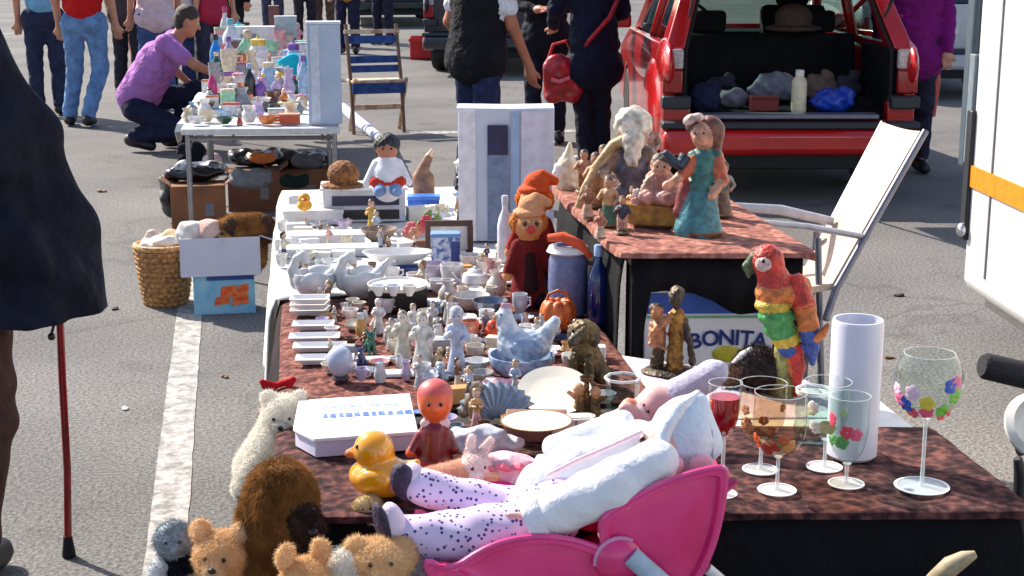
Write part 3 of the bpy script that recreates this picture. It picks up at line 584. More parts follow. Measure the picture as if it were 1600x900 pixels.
# ================================================================== VEHICLES
RUBBER = mat((22, 22, 24), .8); DARKIN = fabric((26, 27, 33), (16, 17, 22), 12); DARKPL = mat((38, 42, 54), .5)
def car(label, loc, rz, paint, open_hatch, group, door=False, plate=True):
    t = thing('parked_car', label, 'car', loc, rz, group)
    PM = mat(paint, .25, .0, tuple(int(v*.9) for v in paint), 3, coat=.8)
    W = .79; L = 3.95; GL = glassm((190, 205, 200), 'car_glass')
    def arch(cy, r=.33): return [(cy+r*math.cos(a), .30+r*math.sin(a)) for a in [math.pi*i/10 for i in range(11)]]
    body = G()
    side = [(0.0, .30)]+[(y, z) for y, z in arch(.72)[::-1]]+[(y, z) for y, z in arch(3.15)[::-1]]+[(3.9, .3), (3.95, .55), (3.85, .74), (2.9, .93), (.1, .98), (0, .96)]
    for s in (-1, 1):
        body.prism(side, s*(W-.06), s*W, axis='x')
        body.box((s*(W-.035), .05, .80), (.07, .12, .34)); body.box((s*(W-.085), .03, .55), (.17, .10, .17))
        xo, xi, xr, xq = s*(W-.01), s*(W-.13), s*(W-.17), s*(W-.27)      # rear pillar leaning in towards the roof
        body.add([(xo, .03, .96), (xi, .03, .96), (xi, .34, .96), (xo, .34, .96), (xr, .36, 1.42), (xq, .36, 1.42), (xq, .58, 1.42), (xr, .58, 1.42)], [(0, 3, 2, 1), (4, 5, 6, 7), (0, 1, 5, 4), (1, 2, 6, 5), (2, 3, 7, 6), (3, 0, 4, 7)])
        body.ell((s*(W-.02), .72, .56), (.075, .56, .30), seg=20); body.ell((s*(W-.03), .2, .86), (.055, .34, .16), seg=16); body.ell((s*(W-.03), 1.9, .78), (.05, 1.6, .17), seg=20)
        body.path([(s*(W-.07), 1.5, .93), (s*(W-.19), 1.47, 1.40)], .04, 6)
        body.path([(s*(W-.08), 2.92, .92), (s*(W-.19), 2.25, 1.40)], .04, 6)
        body.box((s*(W-.19), 1.35, 1.40), (.09, 1.8, .05))
    body.box((0, 1.30, 1.435), (1.20, 1.9, .05)); body.box((0, 3.38, .86), (1.46, 1.0, .05), rot=(-9, 0, 0)); body.box((0, 3.9, .55), (1.5, .1, .4))
    body.box((0, .02, .49), (1.42, .08, .06))
    body.build('body', PM, t, bevel=.022)
    G().box((0, 2.0, .30), (1.4, 3.6, .06)).build('underbody', mat((14, 14, 16), .9), t)
    b = G(); b.box((0, -.06, .39), (1.60, .20, .16)); b.build('bumper', PM, t, bevel=.045)
    b = G(); b.box((0, -.05, .495), (1.61, .17, .045)); b.box((-.715, -.03, .635), (.18, .14, .08)); b.box((.715, -.03, .635), (.18, .14, .08)); b.build('bumper_trim', DARKPL, t, bevel=.012)
    G().box((0, -.03, .27), (1.35, .14, .10)).build('bumper_valance', RUBBER, t, bevel=.01)
    for s in (-1, 1):
        tl = G().box((s*.735, -.012, .76), (.125, .06, .15)).build('tail_light', mat((170, 10, 14), .15, 0, (130, 6, 10), 60, coat=.6), t, bevel=.012)
        G().box((s*.725, -.008, .90), (.11, .055, .125)).build('reversing_lens', mat((200, 190, 190), .15, 0, (170, 150, 150), 70, coat=.6), tl, bevel=.012)
        for cy in (.72, 3.15):
            M = Matrix.Rotation(math.pi/2, 3, 'Y')
            wh = G().lathe([(.19, -.09), (.27, -.10), (.295, -.07), (.30, 0), (.295, .07), (.27, .10), (.19, .09)], 28, (s*(W-.10), cy, .30), M).build('wheel', RUBBER, t)
            G().lathe([(0, .05*s), (.06, .075*s), (.17, .06*s), (.195, .085*s)], 20, (s*(W-.10), cy, .30), M, cap=False).build('rim', metal(), wh)
        gl = G(); xa, xb = s*(W-.07), s*(W-.19)
        gl.add([(xa, .36, .97), (xa, 1.46, .95), (xb, 1.43, 1.38), (xb, .58, 1.38)], [(0, 1, 2, 3)]); gl.add([(xa, 1.55, .95), (xa, 2.84, .94), (xb, 2.24, 1.38), (xb, 1.51, 1.38)], [(0, 1, 2, 3)]); gw = gl.build('side_window', GL, t, smooth=False); gw.modifiers.new('thick', 'SOLIDIFY').thickness = .005
        G().box((s*(W+.09), 2.62, 1.0), (.16, .09, .11)).build('mirror', PM, t, bevel=.02)
        G().box((s*.62, 3.93, .66), (.26, .06, .12)).build('headlight', glassm((240, 240, 240), 'lamp_glass'), t, bevel=.01)
    ws = G(); ws.add([(-.64, 2.93, .95), (.64, 2.93, .95), (.58, 2.27, 1.40), (-.58, 2.27, 1.40)], [(0, 1, 2, 3)]); o = ws.build('windscreen', GL, t, smooth=False); s_ = o.modifiers.new('thick', 'SOLIDIFY'); s_.thickness = .005
    it = G(); it.box((0, .55, .535), (1.30, 1.0, .03)); it.box((-.69, .55, .74), (.05, .9, .40)); it.box((.69, .55, .74), (.05, .9, .40)); it.box((0, 2.7, .80), (1.3, .5, .25)); it.box((0, 1.9, .45), (1.36, 1.6, .05)); it.build('interior', DARKIN, t, bevel=.01)
    st = G(); st.box((0, 1.10, .76), (1.28, .14, .46), rot=(-12, 0, 0))
    for x in (-.38, .38): st.box((x, 1.17, 1.07), (.26, .09, .15))
    st.build('rear_seat', DARKIN, t, bevel=.03)
    for x in (-.36, .36):
        lo_ = open_hatch and x < 0; st = G(); st.box((x, 1.95, .68 if lo_ else .85), (.48, .14, .40 if lo_ else .60), rot=(-10, 0, 0)); (None if lo_ else st.box((x, 2.02, 1.22), (.25, .09, .16))); st.build('front_seat', DARKIN, t, bevel=.04)
    G().path([(-.36+.17*math.cos(a), 2.5+.05*math.sin(a), .98+.16*math.sin(a)) for a in [2*math.pi*i/18 for i in range(18)]], .014, 8, closed=True).build('steering_wheel', RUBBER, t)
    if open_hatch:
        hg = G(); hg.box((0, -.28, 1.52), (1.34, .95, .05), rot=(-14, 0, 0)); h = hg.build('tailgate', PM, t, bevel=.02)
        G().box((0, -.30, 1.545), (1.05, .50, .012), rot=(-14, 0, 0)).build('rear_window', mat((25, 30, 34), .1), h)
        G().path([(-.62, .26, 1.1), (-.62, -.30, 1.46)], .012, 8).build('gas_strut', metal(), h); G().path([(.62, .26, 1.1), (.62, -.30, 1.46)], .012, 8).build('gas_strut', metal(), h)
        G().box((0, -.005, .545), (1.12, .14, .03)).build('sill', mat((120, 122, 138), .4, .3), t, bevel=.008)
        for s in (-1, 1): G().path([(s*.655, .05, .57), (s*.65, .06, .95), (s*.515, .38, 1.38)], .013, 8).build('door_seal', RUBBER, t)
    else:
        hg = G(); hg.box((0, 0, .74), (1.36, .07, .46)); h = hg.build('tailgate', PM, t, bevel=.02)
        G().add([(-.64, .03, .98), (.64, .03, .98), (.56, .33, 1.40), (-.56, .33, 1.40)], [(0, 1, 2, 3)]).build('rear_window', mat((32, 38, 44), .08, coat=1), h, smooth=False).modifiers.new('thick', 'SOLIDIFY').thickness = .006
        G().box((0, -.04, .72), (.5, .012, .11)).build('number_plate', mat((215, 215, 210), .4), h, bevel=.003)
    if door:
        dm = mat(tuple(int(v*.75) for v in paint), .3, coat=.6)
        M = Matrix.Rotation(R(34), 3, 'Z'); hinge = (W, 2.55, 0)
        dg = G(); dg.prism([(0, .34), (-1.05, .34), (-1.08, .60), (-1.02, .95), (0, .95)], -.03, .03, axis='x', M=M, c=hinge)
        dg.prism([(0, .95), (-.06, .95), (-.62, 1.40), (-.55, 1.40)], -.015, .015, axis='x', M=M, c=hinge); dg.prism([(-.96, .95), (-1.02, .95), (-.98, 1.42), (-.92, 1.42)], -.015, .015, axis='x', M=M, c=hinge); dg.prism([(-.55, 1.37), (-.98, 1.38), (-.98, 1.43), (-.55, 1.42)], -.015, .015, axis='x', M=M, c=hinge)
        dg.build('front_door', PM, t, bevel=.01, label='front door standing open')
    return t
ca, cb = at(1032, 314), at(1420, 314); cc = (ca+cb)/2
red = car('red estate car with its tailgate open and odds and ends in the boot', (cc.x, cc.y, 0), -YAW, (196, 20, 22), True, 'cars parked behind the stalls', door=True)
def incar(x, y, z): return red.matrix_basis @ Vector((x, y, z))
q = at(1452, 176); car('silver car parked on the right behind the red car', (q.x+.5, q.y+1.2, 0), -YAW, (190, 194, 196), False, 'cars parked behind the stalls')
q = at(765, 118); car('dark blue car parked far behind the person in the padded vest', (q.x, q.y, 0), -YAW-.1, (26, 28, 46), False, 'cars parked behind the stalls')
q = at(610, 42); car('dark green car parked far away behind the folding chair', (q.x, q.y, 0), -YAW+.1, (28, 44, 40), False, 'cars parked behind the stalls')
q = at(664, 92)
cr = thing('crate', 'bright red plastic crate standing on the asphalt beyond the folding chair', 'crate', q, faceang(q)); k = mpp(q)
G(k).box((0, 0, 1), (44, 30, 2)).box((0, -15, 18), (46, 2, 34)).box((0, 15, 18), (46, 2, 34)).box((-22, 0, 18), (2, 29, 34)).box((22, 0, 18), (2, 29, 34)).build('crate_body', plastic((205, 22, 26)), cr, bevel=.01)
G(k).box((0, -16.6, 30), (50, 3, 5)).box((0, 16.6, 30), (50, 3, 5)).box((-23.6, 0, 30), (3, 30, 5)).box((23.6, 0, 30), (3, 30, 5)).build('crate_rim', plastic((215, 40, 34)), cr, bevel=.004)
# goods in the boot
def incar_thing(px, py, name, label, cat):
    y = .22; d = red.matrix_basis.inverted(); o = d @ Vector((0, 0, CAMH)); v = d.to_3x3() @ ray(px, py); t_ = (.552-o.z)/v.z; loc = o+v*t_; loc.y = min(max(loc.y, .14), .7); wq = red.matrix_basis @ Vector((loc.x, loc.y, .552))
    return thing(name, label, cat, wq, -YAW), mpp(wq)
t, k = incar_thing(1302, 176, 'plastic_bag', 'blue plastic bag lying in the open car boot', 'bag'); solid('bag_film', [E((0, 0, 18), (30, 26, 20)), E((-16, 4, 16), (20, 20, 14)), E((18, -4, 22), (16, 14, 18))], mat((28, 72, 190), .3, 0, (20, 50, 150), 20, .8, 30), t, S=k, n=34, wob=2, wf=.2)
t, k = incar_thing(1252, 178, 'bottle', 'cream bottle standing in the open car boot', 'bottle'); G(k).lathe([(11, 0), (12, 3), (12, 46), (10, 52), (6, 56)], 18).build('bottle_body', mat((225, 215, 185), .4), t); G(k).lathe([(7, 56), (7, 65), (5, 66)], 14).build('cap', plastic((235, 232, 225)), t)
t, k = incar_thing(1128, 160, 'toy_heap', 'yellow and black bundle of cloth in the open car boot', 'cloth'); solid('cloth_pile', [E((0, 0, 8), (30, 22, 12), 1), E((-12, -8, 14), (16, 10, 9), 0), E((14, -6, 12), (14, 10, 9), 0), E((2, 0, 20), (16, 14, 8), 1)], [fabric((190, 165, 70)), fabric((30, 30, 40))], t, S=k, n=34, wob=1.4, wf=.25)
t, k = incar_thing(1193, 172, 'book_box', 'dark red box in the open car boot', 'box'); G(k).box((0, 0, 9), (42, 30, 18)).build('box_body', mat((120, 22, 28), .5), t, bevel=.003); G(k).box((0, 0, 20), (43, 31, 4)).build('lid', mat((100, 18, 24), .5), t, bevel=.003)
t, k = incar_thing(1192, 150, 'jacket_heap', 'grey jacket lying at the back of the open car boot', 'jacket'); solid('cloth_pile', [E((0, 0, 26), (34, 20, 22)), E((-20, 2, 18), (22, 18, 16)), E((24, 0, 20), (20, 16, 16))], fabric((136, 142, 158)), t, S=k, n=36, wob=2.2, wf=.2)
t, k = incar_thing(1105, 178, 'sack', 'dark bag in the left corner of the open car boot', 'bag'); solid('sack_body', [E((0, 10, 22), (26, 20, 24)), E((14, 8, 36), (12, 12, 12))], fabric((36, 40, 70)), t, S=k, n=32, wob=1.6, wf=.2)
q = incar(.20, 1.05, 1.0); t = thing('cap_hat', 'brown felt hat lying on the back seat of the red car', 'hat', q, -YAW); solid('hat_body', [E((0, 0, .03), (.20, .16, .03), 0), E((0, 0, .10), (.13, .11, .10), 0)], fabric((92, 78, 72)), t, n=36)
for (px, py, w_, h_, c_, lab) in ((1150, 172, 24, 30, (128, 132, 144), 'grey bundle beside the yellow and black cloth in the boot'), (1220, 160, 30, 40, (170, 168, 172), 'pale grey bundle behind the cream bottle in the boot'), (1330, 160, 22, 44, (70, 70, 86), 'dark slate bundle at the right side of the boot'), (1268, 150, 26, 46, (136, 118, 112), 'brownish grey bundle behind the blue bag in the boot'), (1118, 150, 26, 40, (60, 64, 80), 'charcoal blanket at the back left of the boot')):
    t, k = incar_thing(px, py, 'cloth_bundle', lab, 'cloth'); t.location += red.matrix_basis.to_3x3() @ Vector((0, .16, 0)); solid('cloth_pile', [E((0, 0, h_*.45), (w_, w_*.7, h_*.5)), E((w_*.3, -4, h_*.8), (w_*.5, w_*.4, h_*.25)), E((-w_*.4, 3, h_*.6), (w_*.5, w_*.4, h_*.3))], fabric(c_), t, S=k, n=32, wob=2, wf=.2)
# ------------------------------------------------------------------ camper van
v0 = at(1499, 450, .25); v1 = at(1586, 508, .25); dv = Vector((v1.x-v0.x, v1.y-v0.y, 0)).normalized()
rz = math.atan2(-dv.x, dv.y)
van = thing('camper_van', 'white camper van with an orange stripe standing at the right edge', 'van', (v0.x, v0.y, 0), rz)
# local: +Y runs toward the camera along the wall, the body lies toward local -X or +X
sgn = 1 if (Matrix.Rotation(rz, 3, 'Z') @ Vector((1, 0, 0))).x > 0 else -1
VW = mat((226, 224, 222), .3, 0, (214, 212, 212), 2.5, coat=.4)
body = G(); body.box((sgn*1.05, 2.6, 1.47), (2.1, 5.2, 2.44)); body.build('body', VW, van, bevel=.05)
G().box((sgn*1.05, 2.6, .245), (1.96, 5.0, .10)).build('floor_skirt', mat((180, 176, 165), .5), van, bevel=.01)
zz = [at(1505, 236, 0)]
def wallz(px, py):
    n = Vector((-dv.y, dv.x, 0)); d = ray(px, py); o = Vector((0, 0, CAMH)); t_ = (Vector((v0.x, v0.y, 0))-o).dot(n)/d.dot(n); return o+d*t_
za = wallz(1492+0, 246).z; zb = wallz(1492+0, 279).z
G().box((-sgn*.004, 2.6, (za+zb)/2), (.012, 5.12, (za-zb))).build('stripe', mat((236, 140, 20), .35), van)
G().box((-sgn*.004, .012, (wallz(1496, 78).z+wallz(1496, 248).z)/2), (.02, .06, wallz(1496, 78).z-wallz(1496, 248).z)).build('corner_trim', mat((120, 132, 142), .4), van, bevel=.004)
G().box((-sgn*.003, .28, 1.5), (.008, .008, 2.3)).build('panel_seam', mat((150, 150, 150), .5), van)
G().box((sgn*1.05, -.05, .42), (1.9, .10, .14)).build('rear_bumper', mat((58, 64, 72), .5), van, bevel=.03)
G().box((sgn*.03, -.045, 1.16), (.09, .09, .85)).build('rear_pillar', mat((70, 84, 96), .45), van, bevel=.02)
G().box((-sgn*.006, .035, .72), (.025, .06, .52)).build('corner_guard', mat((34, 36, 42), .5), van, bevel=.006)
G().ell((-sgn*.022, .04, .50), (.02, .035, .03), seg=10).build('door_stop', metal((200, 200, 205), .2), van)
G().path([(sgn*.04, -.09, .98), (sgn*.04, -.12, .9), (sgn*.04, -.12, .75), (sgn*.04, -.09, .70)], .014, 8).build('grab_handle', mat((30, 30, 34), .5), van)
for cy in (.95, 4.2):
    M = Matrix.Rotation(math.pi/2, 3, 'Y')
    wh = G().lathe([(.18, -.1), (.30, -.1), (.32, -.06), (.32, .06), (.30, .1), (.18, .1)], 28, (sgn*.35, cy, .32), M).build('wheel', RUBBER, van); G().lathe([(0, -.05), (.17, -.05), (.185, -.09)], 20, (sgn*.35, cy, .32), M, cap=False).build('rim', metal(), wh)
# ------------------------------------------------------------------ pushchair at the right edge
q = onY(1600, 690, 2.55)
pc_ = thing('pushchair', 'pushchair at the right edge with a black foam handle and a white wheel hub', 'pushchair', (q.x, q.y, 0))
def L(px, py, y=2.55): return tuple(onY(px, py, y)-Vector((q.x, q.y, 0)))
G().path([L(1534, 571, 2.5), L(1540, 572, 2.5), L(1600, 586, 2.5), L(1680, 606, 2.5)], [.019, .024, .0245, .0245], 18).build('foam_grip', mat((14, 16, 28), .75, 0, (10, 11, 18), 60, .3, 200), pc_)
G().path([L(1680, 606, 2.5), L(1780, 640, 2.5), L(1760, 800, 2.5), L(1740, 1400, 2.5)], .012, 10).build('frame', metal((90, 92, 98)), pc_)
M = Matrix.Rotation(R(76), 3, 'X') @ Matrix.Identity(3); c_ = L(1620, 664)
G().lathe([(.022, -.010), (.05, -.014), (.062, -.004), (.062, .004), (.05, .014), (.022, .010), (.022, -.010)], 28, c_, Matrix.Rotation(R(62), 3, 'X'), cap=False).build('wheel_hub', mat((228, 226, 220), .35), pc_)
G().path([L(1660, 664), L(1760, 668)], .012, 8).build('axle', metal((90, 92, 98)), pc_)
G().path([L(1590, 716), L(1596, 740), L(1594, 800), L(1600, 1300)], [.008, .014, .014, .014], 10).build('frame_leg', mat((46, 44, 46), .5), pc_)
G().path([L(1590, 704), L(1640, 690), L(1740, 700)], .012, 8).build('crossbar', metal((90, 92, 98)), pc_)
# ------------------------------------------------------------------ white reclining chair
q = at(1290, 500); Yc = 4.75
gp = onY(1290, 440, Yc)
ch = thing('garden_chair', 'white reclining garden chair with grey metal arms behind the tall table', 'chair', (gp.x, Yc, 0))
def K(px, py, y=Yc): return onY(px, py, y)-Vector((gp.x, Yc, 0))
WB = fabric((206, 184, 168), (194, 172, 158), 18, .3, 120); GT = mat((112, 114, 128), .35, .5)
corners = [K(1383, 194, 4.95), K(1442, 208, 4.62), K(1304, 448, 4.42), K(1262, 420, 4.75)]
pl = G(); nrm_ = (corners[1]-corners[0]).cross(corners[3]-corners[0]).normalized()*.012
N_ = 10; vs = []; 
for off in (1, -1):
    for j in range(N_+1):
        for i in range(N_+1):
            u, v = i/N_, j/N_; p_ = corners[0]*(1-u)*(1-v)+corners[1]*u*(1-v)+corners[2]*u*v+corners[3]*(1-u)*v; p_ = p_+nrm_*off+nrm_*1.2*math.sin(math.pi*u)*1.0; vs.append(p_)
n2 = (N_+1)**2; fs = []
for j in range(N_):
    for i in range(N_): a = j*(N_+1)+i; fs.append((a, a+1, a+N_+2, a+N_+1)); fs.append((n2+a+N_+1, n2+a+N_+2, n2+a+1, n2+a))
for i in range(N_):
    for (a, b) in ((i, i+1), (N_*(N_+1)+i+1, N_*(N_+1)+i), ((i+1)*(N_+1), i*(N_+1)), (i*(N_+1)+N_, (i+1)*(N_+1)+N_)): fs.append((a, b, b+n2, a+n2))
pl.add(vs, fs).build('backrest', WB, ch)
G().path([K(1446, 205, 4.60), K(1376, 328, 4.5), K(1306, 452, 4.40), K(1290, 500, 4.36)], .0115, 10).build('back_frame', GT, ch)
G().path([K(1380, 192, 4.97), K(1260, 422, 4.77)], .0115, 10).build('back_frame', GT, ch)
G().path([K(1130, 322, 4.75), K(1220, 328, 4.75), K(1300, 346, 4.77)], [.014, .017, .015], 12).build('armrest', mat((168, 170, 182), .4, .3), ch)
G().path([K(1158, 343, 4.42), K(1172, 347, 4.42), K(1260, 354, 4.45), K(1356, 371, 4.47)], [.016, .011, .011, .010], 12).build('armrest', mat((168, 170, 182), .4, .3), ch)
st_ = [K(1262, 424, 4.75), K(1304, 452, 4.42), K(1200, 470, 4.35), K(1165, 440, 4.70)]
so_ = G(); so_.add(st_, [(0, 1, 2, 3)]); o_ = so_.build('seat', WB, ch, smooth=False); m_ = o_.modifiers.new('thick', 'SOLIDIFY'); m_.thickness = .02
for a, b in ((K(1278, 372, 4.45), 4.30), (K(1276, 360, 4.77), 4.85), (K(1180, 346, 4.43), 4.30), (K(1150, 326, 4.75), 4.85)):
    g_ = Vector((a.x, b-Yc, 0)); G().path([a, a*.5+g_*.5+Vector((0, 0, 0)), g_], .011, 10).build('leg', GT, ch)
# ------------------------------------------------------------------ wooden folding chair in the background
q = at(590, 206); k = mpp(q)
fc = thing('folding_chair', 'wooden folding chair with dark blue slats standing behind the far stall', 'chair', q, faceang(q)+R(14))
WD = mat((226, 204, 172), .5, 0, (170, 130, 95), 20); BL = fabric((62, 92, 150), (44, 68, 118), 20)
for x in (-42, 38):
    G(k).path([(x, -18, 0), (x, -8, 70), (x, 22, 165)], 3, 8).build('back_leg', mat((120, 92, 72), .5), fc); G(k).path([(x+4, 26, 0), (x+4, -22, 84)], 3, 8).build('front_leg', WD, fc)
G(k).box((-2, -2, 80), (82, 46, 4)).build('seat', WD, fc, bevel=.004)
for z, y in ((98, 2), (112, 6)): G(k).box((-2, y, z), (80, 2, 11), rot=(-12, 0, 0)).build('slat', BL, fc, bevel=.003)
G(k).box((-2, 16, 142), (86, 4, 12), rot=(-14, 0, 0)).build('backrest', BL, fc, bevel=.004); G(k).box((-2, 17, 154), (88, 5, 6), rot=(-14, 0, 0)).build('top_rail', WD, fc, bevel=.003)
G(k).box((-2, -24, 70), (84, 3, 16)).build('slat', BL, fc, bevel=.003); G(k).box((-2, -12, 40), (80, 3, 8)).build('stretcher', WD, fc, bevel=.003)
# ================================================================== GOODS
ZB = TZ+.007; ZW = TZ+.014
def T(name, label, cat, px, py, z, group=None, turn=0):
    p = at(px, py, z); k = mpp(p); return thing(name, label, cat, p, faceang(p)+R(turn), group), k
def one(o, label, cat, px, py, z, group=None, turn=0):
    p = at(px, py, z); o.location = p; o.rotation_euler = (0, 0, faceang(p)+R(turn)); return tag(o, label, cat, group)
def kof(px, py, z): return mpp(at(px, py, z))
WH = china(); CREAM = china((226, 214, 190)); GOLD = mat((196, 150, 60), .3, .6, (150, 105, 40), 60); BRONZE = mat((112, 84, 50), .35, .65, (62, 50, 34), 45, .4, 150)
DKBR = mat((62, 44, 40), .6, 0, (36, 26, 24), 40, .6, 140); GRN = china((40, 110, 84)); BLUEP = china((150, 172, 205), (120, 145, 185), 40)
def lath(name, parts_prof, m, parent=None, k=1, seg=28, **kw): return G(k).lathe(parts_prof, seg).build(name, m, parent, **kw)
def shell(prof, th):
    """open vessel: outer profile then inner wall back down"""
    inn = [(max(r-th, .001), z if i else z+th) for i, (r, z) in enumerate(prof)]
    return [(0.001, prof[0][1])]+prof+inn[::-1][:-1]+[(0.001, prof[0][1]+th)]
def cup(label, px, py, z, w, h, m, group=None, turn=20, handle=True, cat='cup', nm='cup'):
    t, k = T(nm, label, cat, px, py, z, group, turn); r = w/2
    lath('cup_body', shell([(r*.5, 0), (r*.55, h*.05), (r*.85, h*.35), (r, h*.75), (r*1.02, h)], max(1.5, r*.08)), m, t, k)
    if handle: G(k).path([(r*.85, 0, h*.75), (r*1.45, 0, h*.78), (r*1.5, 0, h*.45), (r*.85, 0, h*.3)], max(1.6, r*.09), 8).build('handle', m, t)
    return t
def bowl(label, px, py, z, w, h, m, group=None, cat='bowl', sy=1, nm='bowl'):
    k = kof(px, py, z); r = w/2
    o = G(k).lathe(shell([(r*.4, 0), (r*.45, h*.12), (r*.8, h*.5), (r, h)], max(1.5, r*.05)), 32, sy=sy).build(nm, m); return one(o, label, cat, px, py, z, group)
def plate(label, px, py, z, w, m, group=None, tilt=0, lift=0, cat='plate', rim=None):
    t, k = T('plate', label, cat, px, py, z, group); r = w/2
    M = Matrix.Rotation(R(tilt), 3, 'X') if tilt else None
    G(k).lathe([(0.01, 2.5), (r*.6, 2.5), (r*.72, 4), (r, 8), (r, 6.8), (r*.72, 2), (r*.55, 0), (0.01, 0)], 36, (0, 0, lift), M).build('plate_body', m, t)
    if rim: G(k).lathe([(r*.97, 8.3), (r*1.01, 8), (r*1.005, 6.7), (r*.97, 7.4), (r*.97, 8.3)], 36, (0, 0, lift), M, cap=False).build('rim', rim, t)
    return t
def carton(label, px, py, z, w, d, h, m, lid=None, turn=0, group=None, cat='box', nm='box', lidm=None, bev=.0025):
    t, k = T(nm, label, cat, px, py, z, group, turn)
    G(k).box((0, d/2, h/2), (w, d, h)).build('box_body', m, t, bevel=bev)
    if lid: G(k).box((0, d/2, h+.2-lid/2+lid*.5), (w*1.03, d*1.03, lid)).build('lid', lidm or m, t, bevel=bev)
    return t, k
def bottle(label, px, py, z, w, h, m, capm, group=None, nm='bottle', cat='bottle'):
    t, k = T(nm, label, cat, px, py, z, group); r = w/2
    lath('bottle_body', [(r*.9, 0), (r, h*.04), (r, h*.55), (r*.75, h*.68), (r*.38, h*.78), (r*.36, h*.88)], m, t, k, 20)
    lath('cap', [(r*.42, h*.86), (r*.44, h*.98), (r*.36, h)], capm, t, k, 16); return t
def figurine(label, px, py, z, h, dress, skinc=(220, 170, 145), hairc=(70, 45, 30), base=None, robe=True, arms=(30, -20), top=None, group=None, turn=0, nm='figurine', hat=None, wide=1.0, gloss=True):
    """a small painted figure on a base: robe, torso, arms, head with face, hair"""
    t, k = T(nm, label, 'figurine', px, py, z, group, turn); u = h/100.; w = wide
    mk = (lambda c: mat(c, .3, 0, tuple(int(v*.78) for v in c), 60, coat=.2)) if gloss else (lambda c: mat(c, .55, 0, tuple(int(v*.7) for v in c), 60, .3, 120))
    D, S_, H_ = mk(dress), mk(skinc), mk(hairc); Tp = mk(top) if top else D; Bm = mk(base or (120, 95, 70))
    b = 6*u
    G(k).lathe([(17*u*w, 0), (18*u*w, 2*u), (15*u*w, b), (0.01, b)], 22).build('base', Bm, t)
    P = []
    if robe: P += [C((0, 0, b+2*u), 15*u*w, (0, 0, 45*u), 9*u*w, 0), C((-5*u, -3*u, b+2*u), 11*u*w, (-2*u, -2*u, 36*u), 7*u*w, 0), C((6*u, -2*u, b+2*u), 10*u*w, (3*u, -1*u, 34*u), 7*u*w, 0)]
    else:
        for s in (-1, 1): P += [C((s*6*u*w, 0, b), 6*u*w, (s*5*u*w, 0, 44*u), 7.5*u*w, 0), E((s*6.5*u*w, -4*u, b+2.5*u), (5*u*w, 8*u, 4*u), 2)]
    P += [C((0, 0, 46*u), 10*u*w, (0, 0, 64*u), 11*u*w, 1), C((-8*u*w, 0, 68*u), 6*u, (8*u*w, 0, 68*u), 6*u, 1), C((0, 0, 70*u), 4.5*u, (0, 0, 76*u), 4.2*u, 3)]
    for s, a in zip((-1, 1), arms):
        e = np.array((s*(17*u*w), -3*u, 56*u)); a_ = R(a); hnd = e+np.array((-s*7*u*math.cos(a_), -12*u, 16*u*math.sin(a_)))
        P += [C((s*11*u*w, 0, 68*u), 4.8*u, e, 4.2*u, 1), C(e, 4.0*u, hnd, 3.2*u, 1), E(hnd+np.array((0, -2*u, 1*u)), 3.6*u, 3)]
    P += [E((0, -1*u, 85*u), (9*u, 9.5*u, 11*u), 3), E((0, -10.5*u, 83.5*u), 2*u, 3), E((0, 2.2*u, 89*u), (10.2*u, 9.8*u, 10.5*u), 2), E((0, 6*u, 82*u), (9*u, 6*u, 10*u), 2)]
    if hat: P += [E((0, 0, 93*u), (15*u, 15*u, 2.5*u), 4), E((0, 0, 96*u), (9*u, 9*u, 6*u), 4)]
    solid('figure', P, [D, Tp, H_, S_, mk(hat or (90, 60, 40))], t, S=k, n=58, k=2.4*u)
    fc_ = G(k)
    for s in (-1, 1): fc_.ell((s*3.4*u, -10*u, 86.5*u), 1.2*u, seg=6)
    fc_.build('face_paint', mat((40, 26, 22), .4), t); return t
def animal(label, px, py, z, h, col, col2, kind='dog', group=None, turn=0, nm='figurine'):
    t, k = T(nm, label, 'figurine', px, py, z, group, turn); u = h/100.
    A, B_ = china(col), china(col2)
    P = [C((0, 12*u, 24*u), 22*u, (0, -4*u, 48*u), 17*u, 0), C((0, -8*u, 52*u), 13*u, (0, -14*u, 74*u), 12*u, 0), E((0, -18*u, 78*u), (17*u, 16*u, 16*u), 0), C((0, -26*u, 74*u), 9*u, (0, -38*u, 70*u), 6.5*u, 1), E((0, -43*u, 72*u), 3*u, 1)]
    for s in (-1, 1):
        P += [C((s*11*u, -18*u, 40*u), 7*u, (s*11*u, -20*u, 5*u), 6*u, 0), E((s*11*u, -25*u, 4*u), (7*u, 10*u, 5*u), 0), E((s*17*u, 14*u, 14*u), (11*u, 18*u, 14*u), 0)]
        P += [C((s*13*u, -14*u, 88*u), 6*u, (s*19*u, -14*u, 72*u if kind == 'dog' else 104*u), 5*u, 1)]
    P += [C((0, 30*u, 12*u), 6*u, (16*u, 36*u, 22*u), 4*u, 1)]
    solid('animal_body', P, [A, B_], t, S=k, n=50, k=3*u)
    e = G(k)
    for s in (-1, 1): e.ell((s*7*u, -31*u, 82*u), 2.3*u, seg=6)
    e.build('face_paint', mat((24, 20, 18), .2), t); return t
